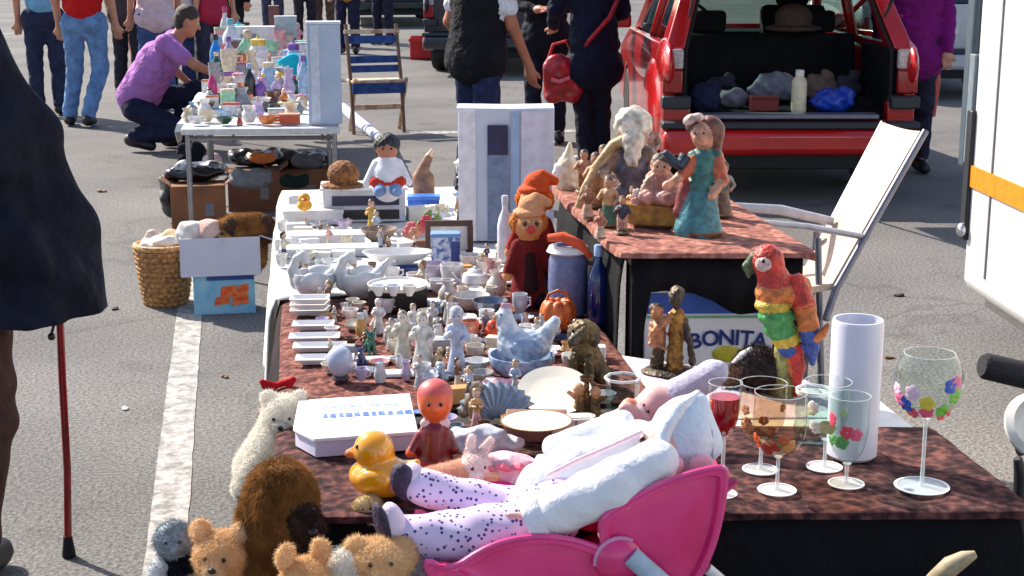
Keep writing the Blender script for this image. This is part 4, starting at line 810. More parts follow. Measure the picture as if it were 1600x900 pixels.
# ---- far end of the long table
t, k = carton('white drawer box with two dark blue openings under the black haired doll', 570, 347, ZW, 128, 70, 50, mat((205, 206, 214), .5))
for z_ in (12, 34): G(k).box((2, -1.2, z_), (104, 2, 15)).build('drawer_front', mat((26, 28, 70) if z_ > 20 else (22, 20, 26), .4), t, bevel=.001)
G(k).box((0, 35, 52), (136, 78, 4)).build('lid', mat((226, 224, 226), .5), t, bevel=.001)
zt = ZW+54*k
t, k = T('doll', 'black haired doll in a white shirt with a red stripe on the drawer box', 'doll', 606, 300, zt)
solid('body', [C((0, 0, 8), 24, (0, 0, 44), 17, 0), C((0, 0, 26), 25, (0, 0, 27), 25, 0), C((-16, 0, 44), 9, (-32, -8, 16), 7, 0), C((16, 0, 44), 9, (32, -8, 16), 7, 0), C((0, 0, 52), 7, (0, 0, 60), 7, 2), E((0, 0, 70), (18, 18, 19), 2), C((-10, -8, 8), 10, (-14, -38, 6), 8, 3), C((10, -8, 8), 10, (14, -38, 6), 8, 3), C((-20, -16, 18), 8, (20, -16, 18), 8, 1)],
      [fabric((222, 222, 228)), fabric((190, 60, 44)), skin((170, 110, 85)), fabric((120, 150, 190))], t, S=k, k=3)
solid('hair', [E((0, 3, 75), (21, 20, 18), 0), E((0, 8, 64), (19, 12, 16), 0)], mat((16, 18, 34), .5, 0, None, 60, .5, 200), t, S=k, n=30, wob=.8, wf=.5)
eyes(t, [(s*6.5, -17, 70) for s in (-1, 1)], 2, k)
k = kof(535, 292, zt); one(solid('straw_hat', [E((0, 0, 3), (34, 30, 5), 0), E((2, 0, 20), (25, 24, 22), 0)], mat((150, 96, 48), .8, 0, (100, 62, 34), 70, .7, 160), S=k, n=44, wob=.8, wf=.5), 'brown straw hat on top of the drawer box left of the black haired doll', 'hat', 535, 292, zt)
o = G().path([at(536, 168, .03), at(560, 190, .035), at(604, 224, .045)], [.045, .05, .035], 14).build('rolled_blanket', fabric((196, 202, 232))); tag(o, 'pale blue rolled blanket lying on the asphalt behind the black haired doll', 'blanket')
k = kof(664, 318, ZW)
o = solid('wooden_clog', [C((-4, 0, 6), 12, (-6, 0, 40), 11, 0), C((-6, 0, 40), 11, (8, -4, 72), 7, 0), C((8, -4, 72), 6, (14, -6, 86), 2.5, 1), C((6, 0, 8), 12, (6, 0, 40), 11, 0)], [mat((150, 110, 84), .5, 0, (96, 66, 50), 30), mat((225, 190, 160), .4)], S=k, n=44); one(o, 'pointed wooden clog standing upright beside the blue tin', 'clog', 662, 318, ZW)
t, k = carton('bright blue lidded tin at the far right end of the white cloth', 662, 330, ZW, 50, 30, 20, mat((40, 96, 205), .3, coat=.3), 6, lidm=mat((70, 130, 225), .3, coat=.3), nm='tin', cat='tin')
t, k = carton('white lidded china box at the far left end of the white cloth', 490, 352, ZW, 92, 60, 20, mat((228, 226, 226), .4), 6)
zt2 = ZW+27*k
t, k = T('rubber_duck', 'tiny yellow rubber duck on the white lidded box', 'toy', 476, 330, zt2)
solid('duck_body', [E((0, 4, 9), (12, 15, 9), 0), E((0, -4, 21), (9.5, 9.5, 9), 0), C((0, 16, 12), 5, (0, 22, 17), 2, 0), E((0, -14, 20), (4.5, 5, 2), 1)], [plastic((230, 165, 30)), plastic((215, 90, 30))], t, S=k, n=34, k=3)
carton('plain white box in front of the lidded box at the left of the white cloth', 510, 384, ZW, 120, 46, 14, mat((220, 220, 224), .45), 5)
carton('long flat white box with a grey underside near the left edge of the white cloth', 515, 402, ZW, 150, 40, 12, mat((200, 202, 212), .5), 4, lidm=mat((228, 228, 228), .4))
bowl('small beige wooden bowl below the gold figurine', 592, 378, ZW, 58, 22, mat((165, 140, 120), .5, 0, (120, 100, 88), 50))
figurine('small figurine in a golden dress behind the beige bowl', 581, 362, ZW, 52, (205, 165, 70), base=(160, 140, 120), turn=10)
bowl('long white oval dish in the middle of the white cloth', 622, 412, ZW, 112, 20, WH, sy=.55, cat='dish', nm='dish')
t, k = T('flower_posy', 'posy of pink and peach artificial flowers with green leaves', 'flowers', 648, 376, ZW)
for i in range(9):
    a = random.uniform(0, 6.28); r = random.uniform(0, 22); g = G(k); c = (r*math.cos(a)*1.3, r*math.sin(a)*.6, 12+random.uniform(0, 22))
    for j in range(6): g.ell((c[0]+5*math.cos(j*1.05), c[1]+3*math.sin(j*1.05)-2, c[2]+5*math.sin(j*1.05)), (5, 3, 5), seg=8)
    g.build('flower', mat([(225, 120, 130), (232, 160, 130), (205, 70, 90), (220, 150, 120)][i % 4], .7), t)
g = G(k); [g.ell((10+random.uniform(-6, 28), random.uniform(4, 12), 20+random.uniform(0, 24)), (9, 3, 5), (0, random.uniform(-60, 60), random.uniform(0, 90)), 8) for i in range(12)]; g.build('leaf', mat((120, 150, 80), .6), t)
t, k = T('picture_frame', 'empty dark brown wooden frame standing behind the blue and white tin', 'frame', 702, 398, ZW)
g = G(k); g.box((0, 0, 50), (74, 6, 9)).box((0, 0, 4), (74, 6, 7)).box((-33, 0, 27), (8, 6, 38)).box((33, 0, 27), (9, 6, 38)); g.build('frame_bars', mat((84, 52, 40), .5, 0, (58, 36, 30), 30), t, bevel=.001)
G(k).box((0, 3.5, 27), (60, 2, 40)).build('backing', mat((225, 220, 215), .6), t)
t, k = carton('blue and white patterned tea tin in front of the brown frame', 697, 418, ZW, 46, 30, 50, mat((205, 215, 232), .35, 0, (70, 110, 175), 55, lo=.42, hi=.55), 6, lidm=mat((110, 150, 205), .3), nm='tin', cat='tin')
G(k).box((15, -.8, 22), (14, 2, 38)).build('tin_panel', mat((40, 70, 140), .35), t)
# tall pale carton with the dark picture
t, k = T('appliance_carton', 'tall pale grey appliance carton with a dark blue picture on its front', 'box', 793, 378, ZW)
G(k).box((-2, 34, 104), (148, 66, 206)).build('box_body', mat((190, 196, 212), .5, 0, (180, 186, 204), 6), t, bevel=.003)
G(k).box((-62, -.5, 104), (26, 2.4, 204)).build('side_panel', mat((222, 220, 228), .5), t, bevel=.001); G(k).box((46, -.5, 104), (50, 2.2, 200)).build('side_panel', mat((205, 202, 220), .5), t, bevel=.001)
G(k).box((-14, -.7, 92), (34, 2.2, 176)).build('picture_strip', mat((96, 112, 140), .5, 0, (120, 138, 168), 30), t, bevel=.001)
G(k).box((-15, -2.2, 160), (31, 1.4, 46)).build('picture', mat((24, 34, 84), .35, 0, (14, 20, 52), 40), t); G(k).box((12, -.7, 110), (13, 2, 190)).build('picture_strip', mat((150, 176, 210), .5), t, bevel=.001)
for s in (-1, 1): G(k).prism([(s*2-76 if s < 0 else 72, 206), (0, 206), (0, 208), (s*2-76 if s < 0 else 72, 209)], 2, 66).build('flap', mat((226, 226, 232), .5), t)
figurine('thin black bronze figurine with a white head scarf left of the tall pale carton', 724, 350, ZW, 104, (36, 34, 36), (40, 34, 32), (215, 212, 214), (30, 28, 28), robe=True, wide=.62, top=(30, 28, 30), hat=(222, 220, 222), turn=20)
bottle('white plastic bottle in front of the tall pale carton', 789, 408, ZW, 24, 104, mat((224, 218, 226), .35), plastic((205, 205, 220)))
# gnome dolls
def gnome(label, px, py, h, hairc, hatc, coat, turn=0, glasses=False, z=ZB, sx=1.0):
    t, k = T('clown_doll', label, 'doll', px, py, z, None, turn); u = h/100.
    P = [C((0, 0, 8*u), 15*u*sx, (0, 0, 48*u), 11*u, 0), C((-10*u, 0, 52*u), 6*u, (-19*u, -6*u, 30*u), 5*u, 0), C((10*u, 0, 52*u), 6*u, (20*u, -6*u, 30*u), 5*u, 0), E((-20*u, -8*u, 26*u), 4.4*u, 2), E((21*u, -8*u, 26*u), 4.4*u, 2),
         C((-7*u, -6*u, 8*u), 7*u, (-9*u, -14*u, 4*u), 6*u, 3), C((7*u, -6*u, 8*u), 7*u, (9*u, -14*u, 4*u), 6*u, 3), C((0, -9*u, 16*u), 8*u, (0, -8*u, 44*u), 5*u, 1), C((0, 0, 54*u), 6*u, (0, 0, 58*u), 6*u, 2), E((0, -1*u, 70*u), (13*u, 13*u, 13.5*u), 2), E((0, -14*u, 68.5*u), 3.6*u, 4)]
    solid('body', P, [fabric(coat), fabric((50, 20, 22)), skin((214, 132, 80)), fabric((30, 24, 26)), skin((205, 60, 50))], t, S=k, k=2.5*u)
    solid('hair', [E((s*11*u, 3*u, 72*u), (6*u, 9*u, 9*u), 0) for s in (-1, 1)]+[E((0, 8*u, 74*u), (12*u, 8*u, 10*u), 0)], fabric(hairc, None, 60, .9, 160), t, S=k, n=36, wob=.9*u, wf=1.0/u*.9)
    solid('cap', [E((0, 1*u, 81*u), (14*u, 14*u, 5*u), 0), E((2*u, 2*u, 86*u), (11*u, 11*u, 10*u), 0), C((6*u, 3*u, 92*u), 6*u, (17*u, 5*u, 88*u), 4*u, 0)], fabric(hatc), t, S=k, n=36)
    eyes(t, [(s*5*u, -12.8*u, 73*u) for s in (-1, 1)], (1.8*u, 1.2*u, 2*u), k)
    if glasses: g = G(k); [g.path([(s*5*u+4*u*math.cos(a), -14.2*u, 73*u+4*u*math.sin(a)) for a in [i*.5236 for i in range(12)]], .7*u, 6, closed=True) for s in (-1, 1)]; g.build('spectacles', metal((200, 190, 150)), t)
    return t
gnome('clown doll with curly orange hair and cap right of the tall pale carton', 834, 440, 180, (222, 110, 40), (208, 82, 40), (140, 32, 30), -12)
gnome('shorter clown doll with a pale cap and spectacles in a dark red coat', 826, 474, 178, (206, 120, 56), (205, 150, 110), (112, 26, 26), 8, True, sx=1.1)
t, k = T('toby_jug', 'blue grey stoneware jug figure with a white collar and an orange scarf', 'jug', 887, 492, ZB)
lath('jug_body', shell([(24, 0), (29, 4), (31, 50), (30, 88), (25, 104), (22, 112)], 3), mat((112, 122, 160), .4, 0, (92, 102, 140), 60), t, k)
lath('collar', [(27, 98), (34, 102), (30, 110), (24, 112), (22, 106)], WH, t, k); G(k).path([(-30, -8, 124), (-8, -20, 128), (18, -22, 116), (34, -14, 96)], [6, 8, 8, 5], 10).build('scarf', fabric((225, 96, 62)), t)
G(k).path([(28, 0, 84), (46, 0, 80), (48, 0, 44), (29, 0, 34)], 4, 8).build('handle', mat((100, 84, 70), .4), t)
bottle('dark blue glass bottle with a pale blue stopper beside the stoneware jug', 934, 504, ZB, 34, 124, mat((22, 44, 110), .12, 0, (14, 30, 84), 20, coat=.6), mat((160, 185, 225), .3))
t, k = T('pumpkin_basket', 'small orange ribbed basket below the stoneware jug', 'basket', 872, 514, ZB)
solid('basket_body', [E((16*math.cos(a), 14*math.sin(a), 24), (13, 13, 24), 0) for a in [i*.785 for i in range(8)]], mat((222, 112, 40), .45, 0, (165, 66, 24), 40, .4, 100), t, S=k, n=44, k=1.2)
G(k).path([(-20, 0, 42), (-14, 0, 56), (0, 0, 62), (14, 0, 56), (20, 0, 42)], 2.4, 8).build('handle', mat((170, 80, 30), .5), t)
# ---- middle of the long table
for i, (px, lab) in enumerate(((492, 'left one of two pearl glazed swan dishes above the white dishes'), (564, 'right one of two pearl glazed swan dishes above the white dishes'))):
    t, k = T('swan_dish', lab, 'ornament', px, 464, ZB, 'pearl glazed swan dishes', -8+14*i)
    pm = china((218, 216, 214), (186, 192, 200), 26)
    lath('dish_body', shell([(16, 0), (20, 3), (31, 16), (35, 30), (33, 40)], 2.4), pm, t, k)
    solid('swan_neck', [C((-26, 0, 24), 13, (-33, -2, 44), 8, 0), C((-33, -2, 44), 8, (-26, -4, 62), 6, 0), C((-26, -4, 62), 6, (-16, -6, 68), 6.5, 0), C((-16, -6, 68), 6.5, (-12, -8, 60), 6.5, 0), C((-12, -8, 58), 5, (-9, -12, 50), 2, 1), C((26, 0, 34), 11, (44, 2, 56), 4, 0), E((6, -28, 30), (24, 8, 16), 0), E((6, 28, 30), (24, 8, 16), 0)], [pm, mat((200, 150, 90), .35)], t, S=k, n=60, k=4)
carton('white enamel tray between the two swan dishes and the blue dish', 560, 432, ZB+.001, 60, 34, 6, china((225, 225, 225)), turn=4, nm='tray', cat='tray')
bowl('dark blue oval dish on the salmon cloth edge', 640, 432, ZB, 66, 16, china((52, 62, 112), (40, 48, 96)), sy=.5, cat='dish', nm='dish')
for i, (px, py, w, lab) in enumerate(((485, 490, 62, 'topmost'), (490, 513, 66, 'second'), (492, 532, 80, 'third'), (500, 547, 84, 'fourth'), (508, 566, 92, 'nearest'))):
    t, k = T('square_dish', f'{lab} white square china dish of the row down the left side of the salmon cloth', 'dish', px, py, ZB, 'white square dishes', -4)
    d_ = 26; st_ = 3 if i == 0 else 1
    for q in range(st_):
        G(k).add([(-w*.36, -d_*.5, q*9), (w*.36, -d_*.5, q*9), (w*.36, d_*.5, q*9), (-w*.36, d_*.5, q*9), (-w*.5, -d_*.75, q*9+9), (w*.5, -d_*.75, q*9+9), (w*.5, d_*.75, q*9+9), (-w*.5, d_*.75, q*9+9), (-w*.47, -d_*.68, q*9+9), (w*.47, -d_*.68, q*9+9), (w*.47, d_*.68, q*9+9), (-w*.47, d_*.68, q*9+9), (-w*.34, -d_*.45, q*9+3), (w*.34, -d_*.45, q*9+3), (w*.34, d_*.45, q*9+3), (-w*.34, d_*.45, q*9+3)],
              [(0, 3, 2, 1), (0, 1, 5, 4), (1, 2, 6, 5), (2, 3, 7, 6), (3, 0, 4, 7), (4, 5, 9, 8), (5, 6, 10, 9), (6, 7, 11, 10), (7, 4, 8, 11), (8, 9, 13, 12), (9, 10, 14, 13), (10, 11, 15, 14), (11, 8, 12, 15), (12, 13, 14, 15)]).build('dish_body', china((232, 230, 230)), t, bevel=.0008)
t, k = carton('open black box with a white glass tray of small things on top', 622, 487, ZB, 92, 44, 34, mat((20, 16, 18), .4))
lath('lid', [(0.1, 0), (46, 0), (48, 6), (46, 6), (44, 3), (0.1, 3)], WH, t, k).location = (0, 22*k, 35*k)
zc = ZB+38*k
for i, (px, c) in enumerate(((592, (220, 222, 226)), (615, (208, 210, 218)), (640, (224, 218, 214)))):
    bowl(('left', 'middle', 'right')[i]+' small crystal salt bowl on the black box', px, 462, zc, 24, 17, china(c), 'salt bowls')
carton('thin white board right of the black box', 686, 480, ZB, 104, 30, 8, mat((236, 228, 224), .4))
k = kof(532, 593, ZB); t, k = T('porcelain_egg', 'pale blue grey porcelain egg on a dark ring stand', 'ornament', 532, 593, ZB)
lath('egg', [(0.1, 4)]+[(20.5*math.sin(a)*(1-.10*math.cos(a)*-1*-1), 29-25*math.cos(a)) for a in [math.pi*i/16 for i in range(1, 16)]]+[(0.1, 54)], china((186, 194, 212), (165, 176, 198), 30), t, k); lath('stand', [(13, 0), (15, 2), (12, 7), (9, 7), (10, 0)], mat((60, 48, 56), .4), t, k)
carton('flat white china tile right of the pale egg', 588, 566, ZB, 70, 22, 5, WH, nm='tile', cat='tile')
carton('long white saucer tray behind the lettered white carton', 626, 590, ZB, 74, 30, 6, china((220, 222, 230)), nm='tray', cat='tray')
animal('small dark green frog ornament on the salmon cloth', 578, 552, ZB, 40, (34, 104, 84), (28, 84, 70), 'cat', turn=20)
figurine('small white shepherd figurine beside the green frog', 592, 520, ZB, 56, (228, 224, 222), (228, 210, 200), (205, 200, 205), (205, 195, 190))
for i, (px, py, h, dr, hr, sk, lab) in enumerate((
    (630, 560, 78, (196, 190, 176), (150, 140, 126), (220, 205, 190), 'cream couple figurine with brown shading in the middle of the salmon cloth'),
    (660, 572, 88, (206, 204, 196), (176, 168, 150), (222, 214, 205), 'ivory lady figurine with a wide skirt left of the tall pale blue angel'),
    (646, 522, 50, (222, 220, 220), (160, 140, 120), (222, 200, 185), 'small white figurine behind the ivory lady'),
    (676, 512, 44, (200, 200, 205), (120, 110, 110), (220, 200, 190), 'small grey and white figurine behind the tall pale blue angel'),
    (700, 505, 50, (190, 190, 190), (100, 90, 84), (214, 190, 176), 'small grey cloaked figurine right of the white board'))):
    figurine(lab, px, py, ZB, h, dr, sk, hr, (190, 182, 172), wide=1.15)
figurine('tall pale blue angel figurine with folded hands', 714, 586, ZB, 112, (186, 196, 220), (205, 205, 218), (190, 196, 212), (176, 184, 205), wide=.85)
animal('small brown and white dog ornament in front of the ivory lady', 684, 572, ZB, 34, (205, 178, 140), (130, 92, 60), turn=30)
animal('pale blue lamb ornament at the foot of the tall angel', 690, 596, ZB, 36, (176, 200, 222), (206, 214, 224), turn=-20)
# crockery cluster
for i, (px, py, w, h, c, kind, lab) in enumerate((
    (735, 425, 34, 28, (222, 222, 224), 'cup', 'white cup at the back of the crockery beside the brown frame'),
    (764, 432, 40, 26, (210, 205, 198), 'bowl', 'beige bowl at the back of the crockery under the white bottle'),
    (706, 446, 36, 34, (226, 222, 222), 'cup', 'white cup with a tall rim at the left of the crockery'),
    (742, 452, 44, 36, (228, 226, 228), 'pot', 'white teapot in the middle of the crockery'),
    (776, 462, 34, 40, (224, 218, 205), 'vase', 'cream vase at the right of the crockery beside the clown dolls'),
    (700, 476, 32, 40, (205, 196, 190), 'vase', 'greyish vase at the front left of the crockery'),
    (736, 482, 60, 22, (214, 210, 205), 'bowl', 'white bowl with a beige rim at the front of the crockery'),
    (676, 440, 40, 30, (190, 180, 200), 'cup', 'lilac cup left of the crockery in front of the tea tin'),
    (650, 452, 30, 26, (222, 214, 214), 'cup', 'small white cup beside the dark blue dish'))):
    m = china(c, tuple(int(v*.86) for v in c), 60)
    if kind == 'cup': cup(lab, px, py, ZB, w, h, m, turn=random.uniform(-40, 40))
    elif kind == 'bowl': bowl(lab, px, py, ZB, w, h, m)
    elif kind == 'vase':
        o = G(kof(px, py, ZB)).lathe(shell([(w*.3, 0), (w*.5, h*.3), (w*.45, h*.55), (w*.22, h*.8), (w*.34, h)], 1.6), 24).build('vase', m); one(o, lab, 'vase', px, py, ZB)
    else:
        t, k = T('teapot', lab, 'teapot', px, py, ZB); lath('pot_body', [(w*.3, 0), (w*.5, h*.35), (w*.42, h*.7), (w*.25, h*.8)], m, t, k); lath('lid', [(w*.27, h*.79), (w*.2, h*.9), (w*.06, h*.94), (w*.07, h), (0.1, h*1.04)], m, t, k)
        G(k).path([(-w*.42, 0, h*.3), (-w*.66, 0, h*.45), (-w*.78, 0, h*.75)], [4, 3, 2], 10).build('spout', m, t); G(k).path([(w*.42, 0, h*.62), (w*.72, 0, h*.62), (w*.72, 0, h*.25), (w*.45, 0, h*.2)], 2.2, 8).build('handle', m, t)
bowl('pewter bowl behind the red orange toy', 766, 496, ZB, 56, 28, mat((128, 132, 150), .3, .5, (96, 100, 116), 50))
t, k = T('toy_robin', 'tiny red orange toy bird in front of the pewter bowl', 'toy', 770, 530, ZB)
solid('bird_body', [E((0, 0, 12), (13, 15, 12), 0), E((0, -6, 24), 9, 0), C((0, 12, 14), 5, (0, 24, 18), 2, 1), C((0, -14, 24), 3, (0, -20, 23), 1, 1)], [mat((225, 72, 30), .5), mat((70, 46, 36), .5)], t, S=k, n=32)
t, k = T('hen_tureen', 'pale blue porcelain hen tureen sitting on its nest', 'tureen', 815, 584, ZB)
HM = china((166, 182, 205), (110, 132, 168), 70); HW = china((206, 214, 224), (150, 168, 190), 50)
lath('nest', shell([(34, 0), (44, 6), (52, 22), (52, 32)], 3), HM, t, k, sharp=40)
solid('hen', [E((4, 0, 46), (42, 32, 26), 0), C((-16, 0, 58), 22, (-24, 0, 86), 13, 0), E((-26, 0, 94), (13, 11, 12), 0), C((-36, 0, 93), 4, (-46, 0, 90), 1.5, 1), E((-24, 0, 108), (9, 3, 7), 2), E((-36, 0, 80), (4, 3, 7), 2), C((34, 0, 58), 16, (52, 0, 84), 9, 0), E((8, -28, 48), (24, 7, 15), 3), E((8, 28, 48), (24, 7, 15), 3)], [HW, mat((190, 150, 70), .4), mat((205, 150, 165), .4), HM], t, S=k, n=60, k=5, wob=.8, wf=.35)
eyes(t, [(-32, s*9, 97) for s in (-1, 1)], 1.8, k)
# bronzes at the right edge
BM2 = mat((112, 92, 52), .45, .35, (64, 54, 36), 40, .6, 120)
t, k = T('bronze_dog', 'mossy bronze sitting dog ornament at the right edge of the china table', 'ornament', 912, 600, ZB, None, -15)
solid('dog_body', [C((6, 10, 28), 26, (0, -2, 62), 20, 0), E((2, -10, 88), (22, 20, 19), 0), C((-4, -26, 82), 10, (-8, -38, 78), 8, 1), E((20, -6, 80), (7, 10, 17), 1), E((-18, -6, 80), (7, 10, 17), 1), C((14, -20, 44), 9, (14, -24, 6), 8, 0), C((-12, -20, 44), 9, (-12, -24, 6), 8, 0), E((26, 12, 16), (14, 22, 16), 0), E((-18, 14, 16), (14, 22, 16), 0), C((28, 26, 10), 6, (44, 14, 20), 4, 1)], [BM2, mat((70, 60, 50), .45, .3, None, 40)], t, S=k, n=56, k=4, wob=1.1, wf=.4)
eyes(t, [(s*8-3, -28, 92) for s in (-1, 1)], 2.4, k)
# ================================================================== TALL TABLE: big painted figurines
ZR = RZ+.006
def paint(c, r=.5): return mat(c, r, 0, tuple(int(v*.68) for v in c), 45, .25, 110)
# girl in a teal dress with brown hair, holding a basket
t, k = T('girl_figurine', 'big painted figurine of a girl in a teal dress with long brown hair', 'figurine', 1090, 362, ZR)
solid('figure', [C((0, 0, 4), 33, (4, 0, 64), 20, 0), C((-16, -8, 4), 22, (-6, -6, 52), 14, 0), C((18, -4, 4), 20, (12, -2, 60), 13, 0), C((4, 0, 68), 20, (8, 0, 116), 18, 1), C((-8, 0, 118), 11, (24, 0, 118), 11, 1),
   C((26, 0, 114), 12, (36, -10, 84), 9.5, 2), C((36, -10, 84), 8.5, (20, -28, 62), 7, 3), C((-8, -2, 114), 11, (-26, -14, 90), 9, 2), C((-26, -14, 90), 8, (-46, -28, 78), 6.5, 3), E((-50, -30, 76), 7, 3), C((8, 0, 122), 8, (8, -1, 136), 8, 3), E((4, -6, 152), (18, 18, 21), 3), E((-6, -22, 150), 4, 3), E((14, 4, 158), (24, 22, 24), 4), C((20, 6, 150), 16, (24, 6, 124), 10, 4), E((-8, 6, 166), (16, 18, 14), 4), C((-18, 2, 70), 14, (-32, -6, 30), 8, 6), E((16, -6, 0), (24, 22, 8), 5)],
   [paint((70, 138, 150)), paint((58, 122, 116)), paint((205, 100, 66)), paint((220, 160, 130)), paint((112, 66, 56)), paint((120, 82, 60)), paint((150, 70, 70))], t, S=k, n=78, k=5, wob=.7, wf=.25)
G(k).lathe([(40, -3), (42, 2), (36, 7), (.1, 7)], 28, sy=.8).build('base', paint((150, 105, 80)), t)
solid('hair_bow', [E((-16, -8, 176), (12, 10, 8), 0, (0, -30, 0)), E((-4, -10, 180), (9, 8, 7), 0)], paint((226, 198, 190)), t, S=k, n=30)
eyes(t, [(-8, -23, 157), (5, -23, 157)], 2, k)
G(k).path([(-22, -6, 120), (-30, -12, 104), (-40, -16, 112), (-54, -20, 128)], [10, 10, 8, 4], 10).build('shawl', paint((30, 60, 84)), t)
# seated old man with a white beard and a driftwood arch
t, k = T('old_man_figurine', 'large figurine of a seated white haired old man with a bent driftwood pole', 'figurine', 985, 330, ZR)
solid('figure', [C((0, 10, 10), 34, (2, 10, 60), 26, 0), C((0, 8, 66), 28, (2, 8, 96), 22, 0), C((-24, 4, 92), 11, (-44, -10, 62), 9, 1), C((-44, -10, 62), 8, (-24, -30, 50), 7, 2), C((28, 4, 92), 11, (46, -8, 66), 9, 1), C((46, -8, 66), 8, (26, -28, 52), 7, 2), E((2, 4, 122), (24, 22, 26), 2), E((2, 8, 136), (30, 26, 28), 3), C((2, -10, 112), 18, (2, -20, 82), 9, 3), E((2, -18, 120), 5, 2), C((-16, -16, 26), 15, (-20, -34, 10), 12, 0), C((18, -16, 26), 15, (22, -34, 10), 12, 0)],
   [paint((104, 96, 108)), paint((150, 124, 108)), paint((210, 168, 140)), paint((232, 222, 204))], t, S=k, n=72, k=6, wob=1.4, wf=.22)
eyes(t, [(-7, -17, 126), (11, -17, 126)], 2.4, k)
G(k).path([(-82, -8, 6), (-70, -8, 36), (-52, -6, 70), (-28, -6, 104), (-6, -10, 118)], [6, 8, 9, 9, 7], 10).build('driftwood_pole', mat((206, 178, 132), .6, 0, (150, 118, 80), 30, .5, 80), t)
# child with flower basket
t, k = T('flower_girl_figurine', 'figurine of a seated child with pink flowers over a golden trough', 'figurine', 1030, 352, ZR)
solid('figure', [C((0, 8, 40), 24, (0, 6, 70), 18, 0), C((-14, 2, 74), 9, (-26, -12, 52), 7.5, 1), C((14, 2, 74), 9, (28, -12, 54), 7.5, 1), E((0, 2, 92), (15, 15, 17), 1), E((2, 6, 99), (17, 16, 15), 2), E((-18, -14, 46), (18, 14, 12), 3), E((12, -18, 46), (20, 14, 13), 3), E((36, -10, 44), (14, 12, 12), 3)], [paint((176, 120, 104)), paint((220, 168, 142)), paint((96, 84, 70)), paint((205, 150, 138))], t, S=k, n=60, k=4, wob=1.2, wf=.4)
g = G(k); g.prism([(-46, 4), (40, 0), (50, 32), (-56, 36)], -20, 16); g.build('trough', mat((186, 138, 52), .5, 0, (130, 88, 36), 30, .4, 60), t, bevel=.003)
for i in range(12):
    c = (-40+7.5*i+random.uniform(-3, 3), -14+random.uniform(-6, 6), 38+random.uniform(0, 16)); g = G(k)
    for j in range(5): g.ell((c[0]+4*math.cos(j*1.257), c[1]-2, c[2]+4*math.sin(j*1.257)), (4, 2.5, 4), seg=8)
    g.build('flower', mat([(228, 170, 165), (232, 214, 205), (205, 110, 100), (214, 150, 70)][i % 4], .6), t)
eyes(t, [(-5, -13, 94), (6, -13, 94)], 1.8, k)
for (px, py, h, dr, hr, tp, rb, lab) in (
    (930, 322, 66, (176, 128, 84), (70, 46, 36), (200, 150, 110), True, 'brown robed figurine under the driftwood pole'),
    (950, 352, 60, (60, 110, 90), (92, 60, 44), (210, 165, 120), True, 'small green and tan figurine at the front left corner of the tall table'),
    (912, 300, 52, (150, 100, 70), (60, 40, 34), (190, 140, 110), False, 'small tan boy figurine at the back left edge of the tall table'),
    (972, 364, 46, (205, 160, 140), (110, 80, 60), (60, 60, 84), False, 'small pink and blue child figurine in front of the driftwood pole'),
    (1112, 318, 80, (84, 80, 70), (60, 44, 40), (205, 110, 60), True, 'grey and orange figurine half hidden behind the teal dress girl'),
    (942, 300, 58, (190, 150, 110), (110, 80, 56), (150, 110, 80), True, 'honey coloured robed figurine beside the foot of the driftwood pole'),
    (960, 318, 48, (130, 90, 66), (60, 44, 36), (196, 150, 116), False, 'dark brown boy figurine under the middle of the driftwood pole'),
    (918, 340, 40, (214, 180, 150), (96, 66, 48), (160, 110, 84), True, 'small cream figurine at the left rim of the tall table'),
    (988, 346, 44, (176, 110, 92), (70, 50, 40), (214, 178, 150), True, 'rose brown figurine left of the golden trough'),
    (938, 372, 36, (224, 196, 166), (110, 76, 52), (190, 120, 96), True, 'tiny peach figurine nearest the left rim of the tall table'),
    (1128, 336, 66, (120, 96, 80), (66, 48, 40), (150, 140, 130), True, 'brown grey figurine at the right of the teal dress girl'),
    (1010, 280, 78, (120, 92, 96), (100, 70, 50), (170, 130, 116), True, 'purple brown figurine behind the flower trough')):
    figurine(lab, px, py, ZR, h*1.3, dr, (205, 150, 118), hr, (120, 90, 66), rb, (40, -30), tp, gloss=False, wide=1.15)
o = solid('conch_shell', [C((0, 0, 6), 18, (0, 0, 34), 15, 0), C((0, 0, 34), 14, (4, 0, 66), 3, 0), E((-10, -6, 22), (12, 10, 18), 1)], [china((226, 220, 196), (196, 186, 150), 40), china((236, 232, 220))], S=kof(884, 282, ZR), n=44, wob=1, wf=.3); one(o, 'cream conch shell standing at the back left corner of the tall table', 'shell', 886, 292, ZR)
k = kof(905, 300, ZR); carton('small dark brown box behind the cream conch shell', 900, 284, ZR, 34, 20, 20, mat((84, 50, 44), .5))
# fruit cartons under the tall table
pf = onY(1105, 600, 3.50); 
t = thing('fruit_carton', 'plain brown carton at the bottom of the stack under the tall table', 'box', (.955, 3.56, 0)); G().box((0, 0, .235), (.32, .26, .47)).build('box_body', mat((150, 112, 78), .75, 0, (130, 96, 66), 9), t, bevel=.003); G().box((0, 0, .474), (.326, .266, .012)).build('lid', mat((140, 104, 72), .75), t)
t = thing('fruit_carton', 'white and blue fruit carton with a lemon emblem, upper one under the tall table', 'box', (.945, 3.535, .481), -.11)
hC = onY(1100, 452, 3.40).z-.481; W_ = .305
G().box((0, 0, hC/2), (W_, .26, hC)).build('box_body', mat((242, 243, 247), .5, 0, (234, 236, 244), 8), t, bevel=.003)
G().box((0, -.1315, hC-.035), (W_-.012, .002, .05)).build('blue_band', mat((44, 92, 190), .5), t); G().box((0, -.132, hC-.068), (W_-.012, .002, .006)).build('green_line', mat((130, 190, 150), .5), t)
G().box((0, 0, hC+.003), (W_+.006, .266, .006)).build('lid', mat((210, 214, 226), .5), t)
text_obj('lettering', 'BONITA', .052, mat((24, 50, 130), .5), t, (.045, -.1335, hC-.135), (math.pi/2, 0, 0), arch=.35, gap=.92)
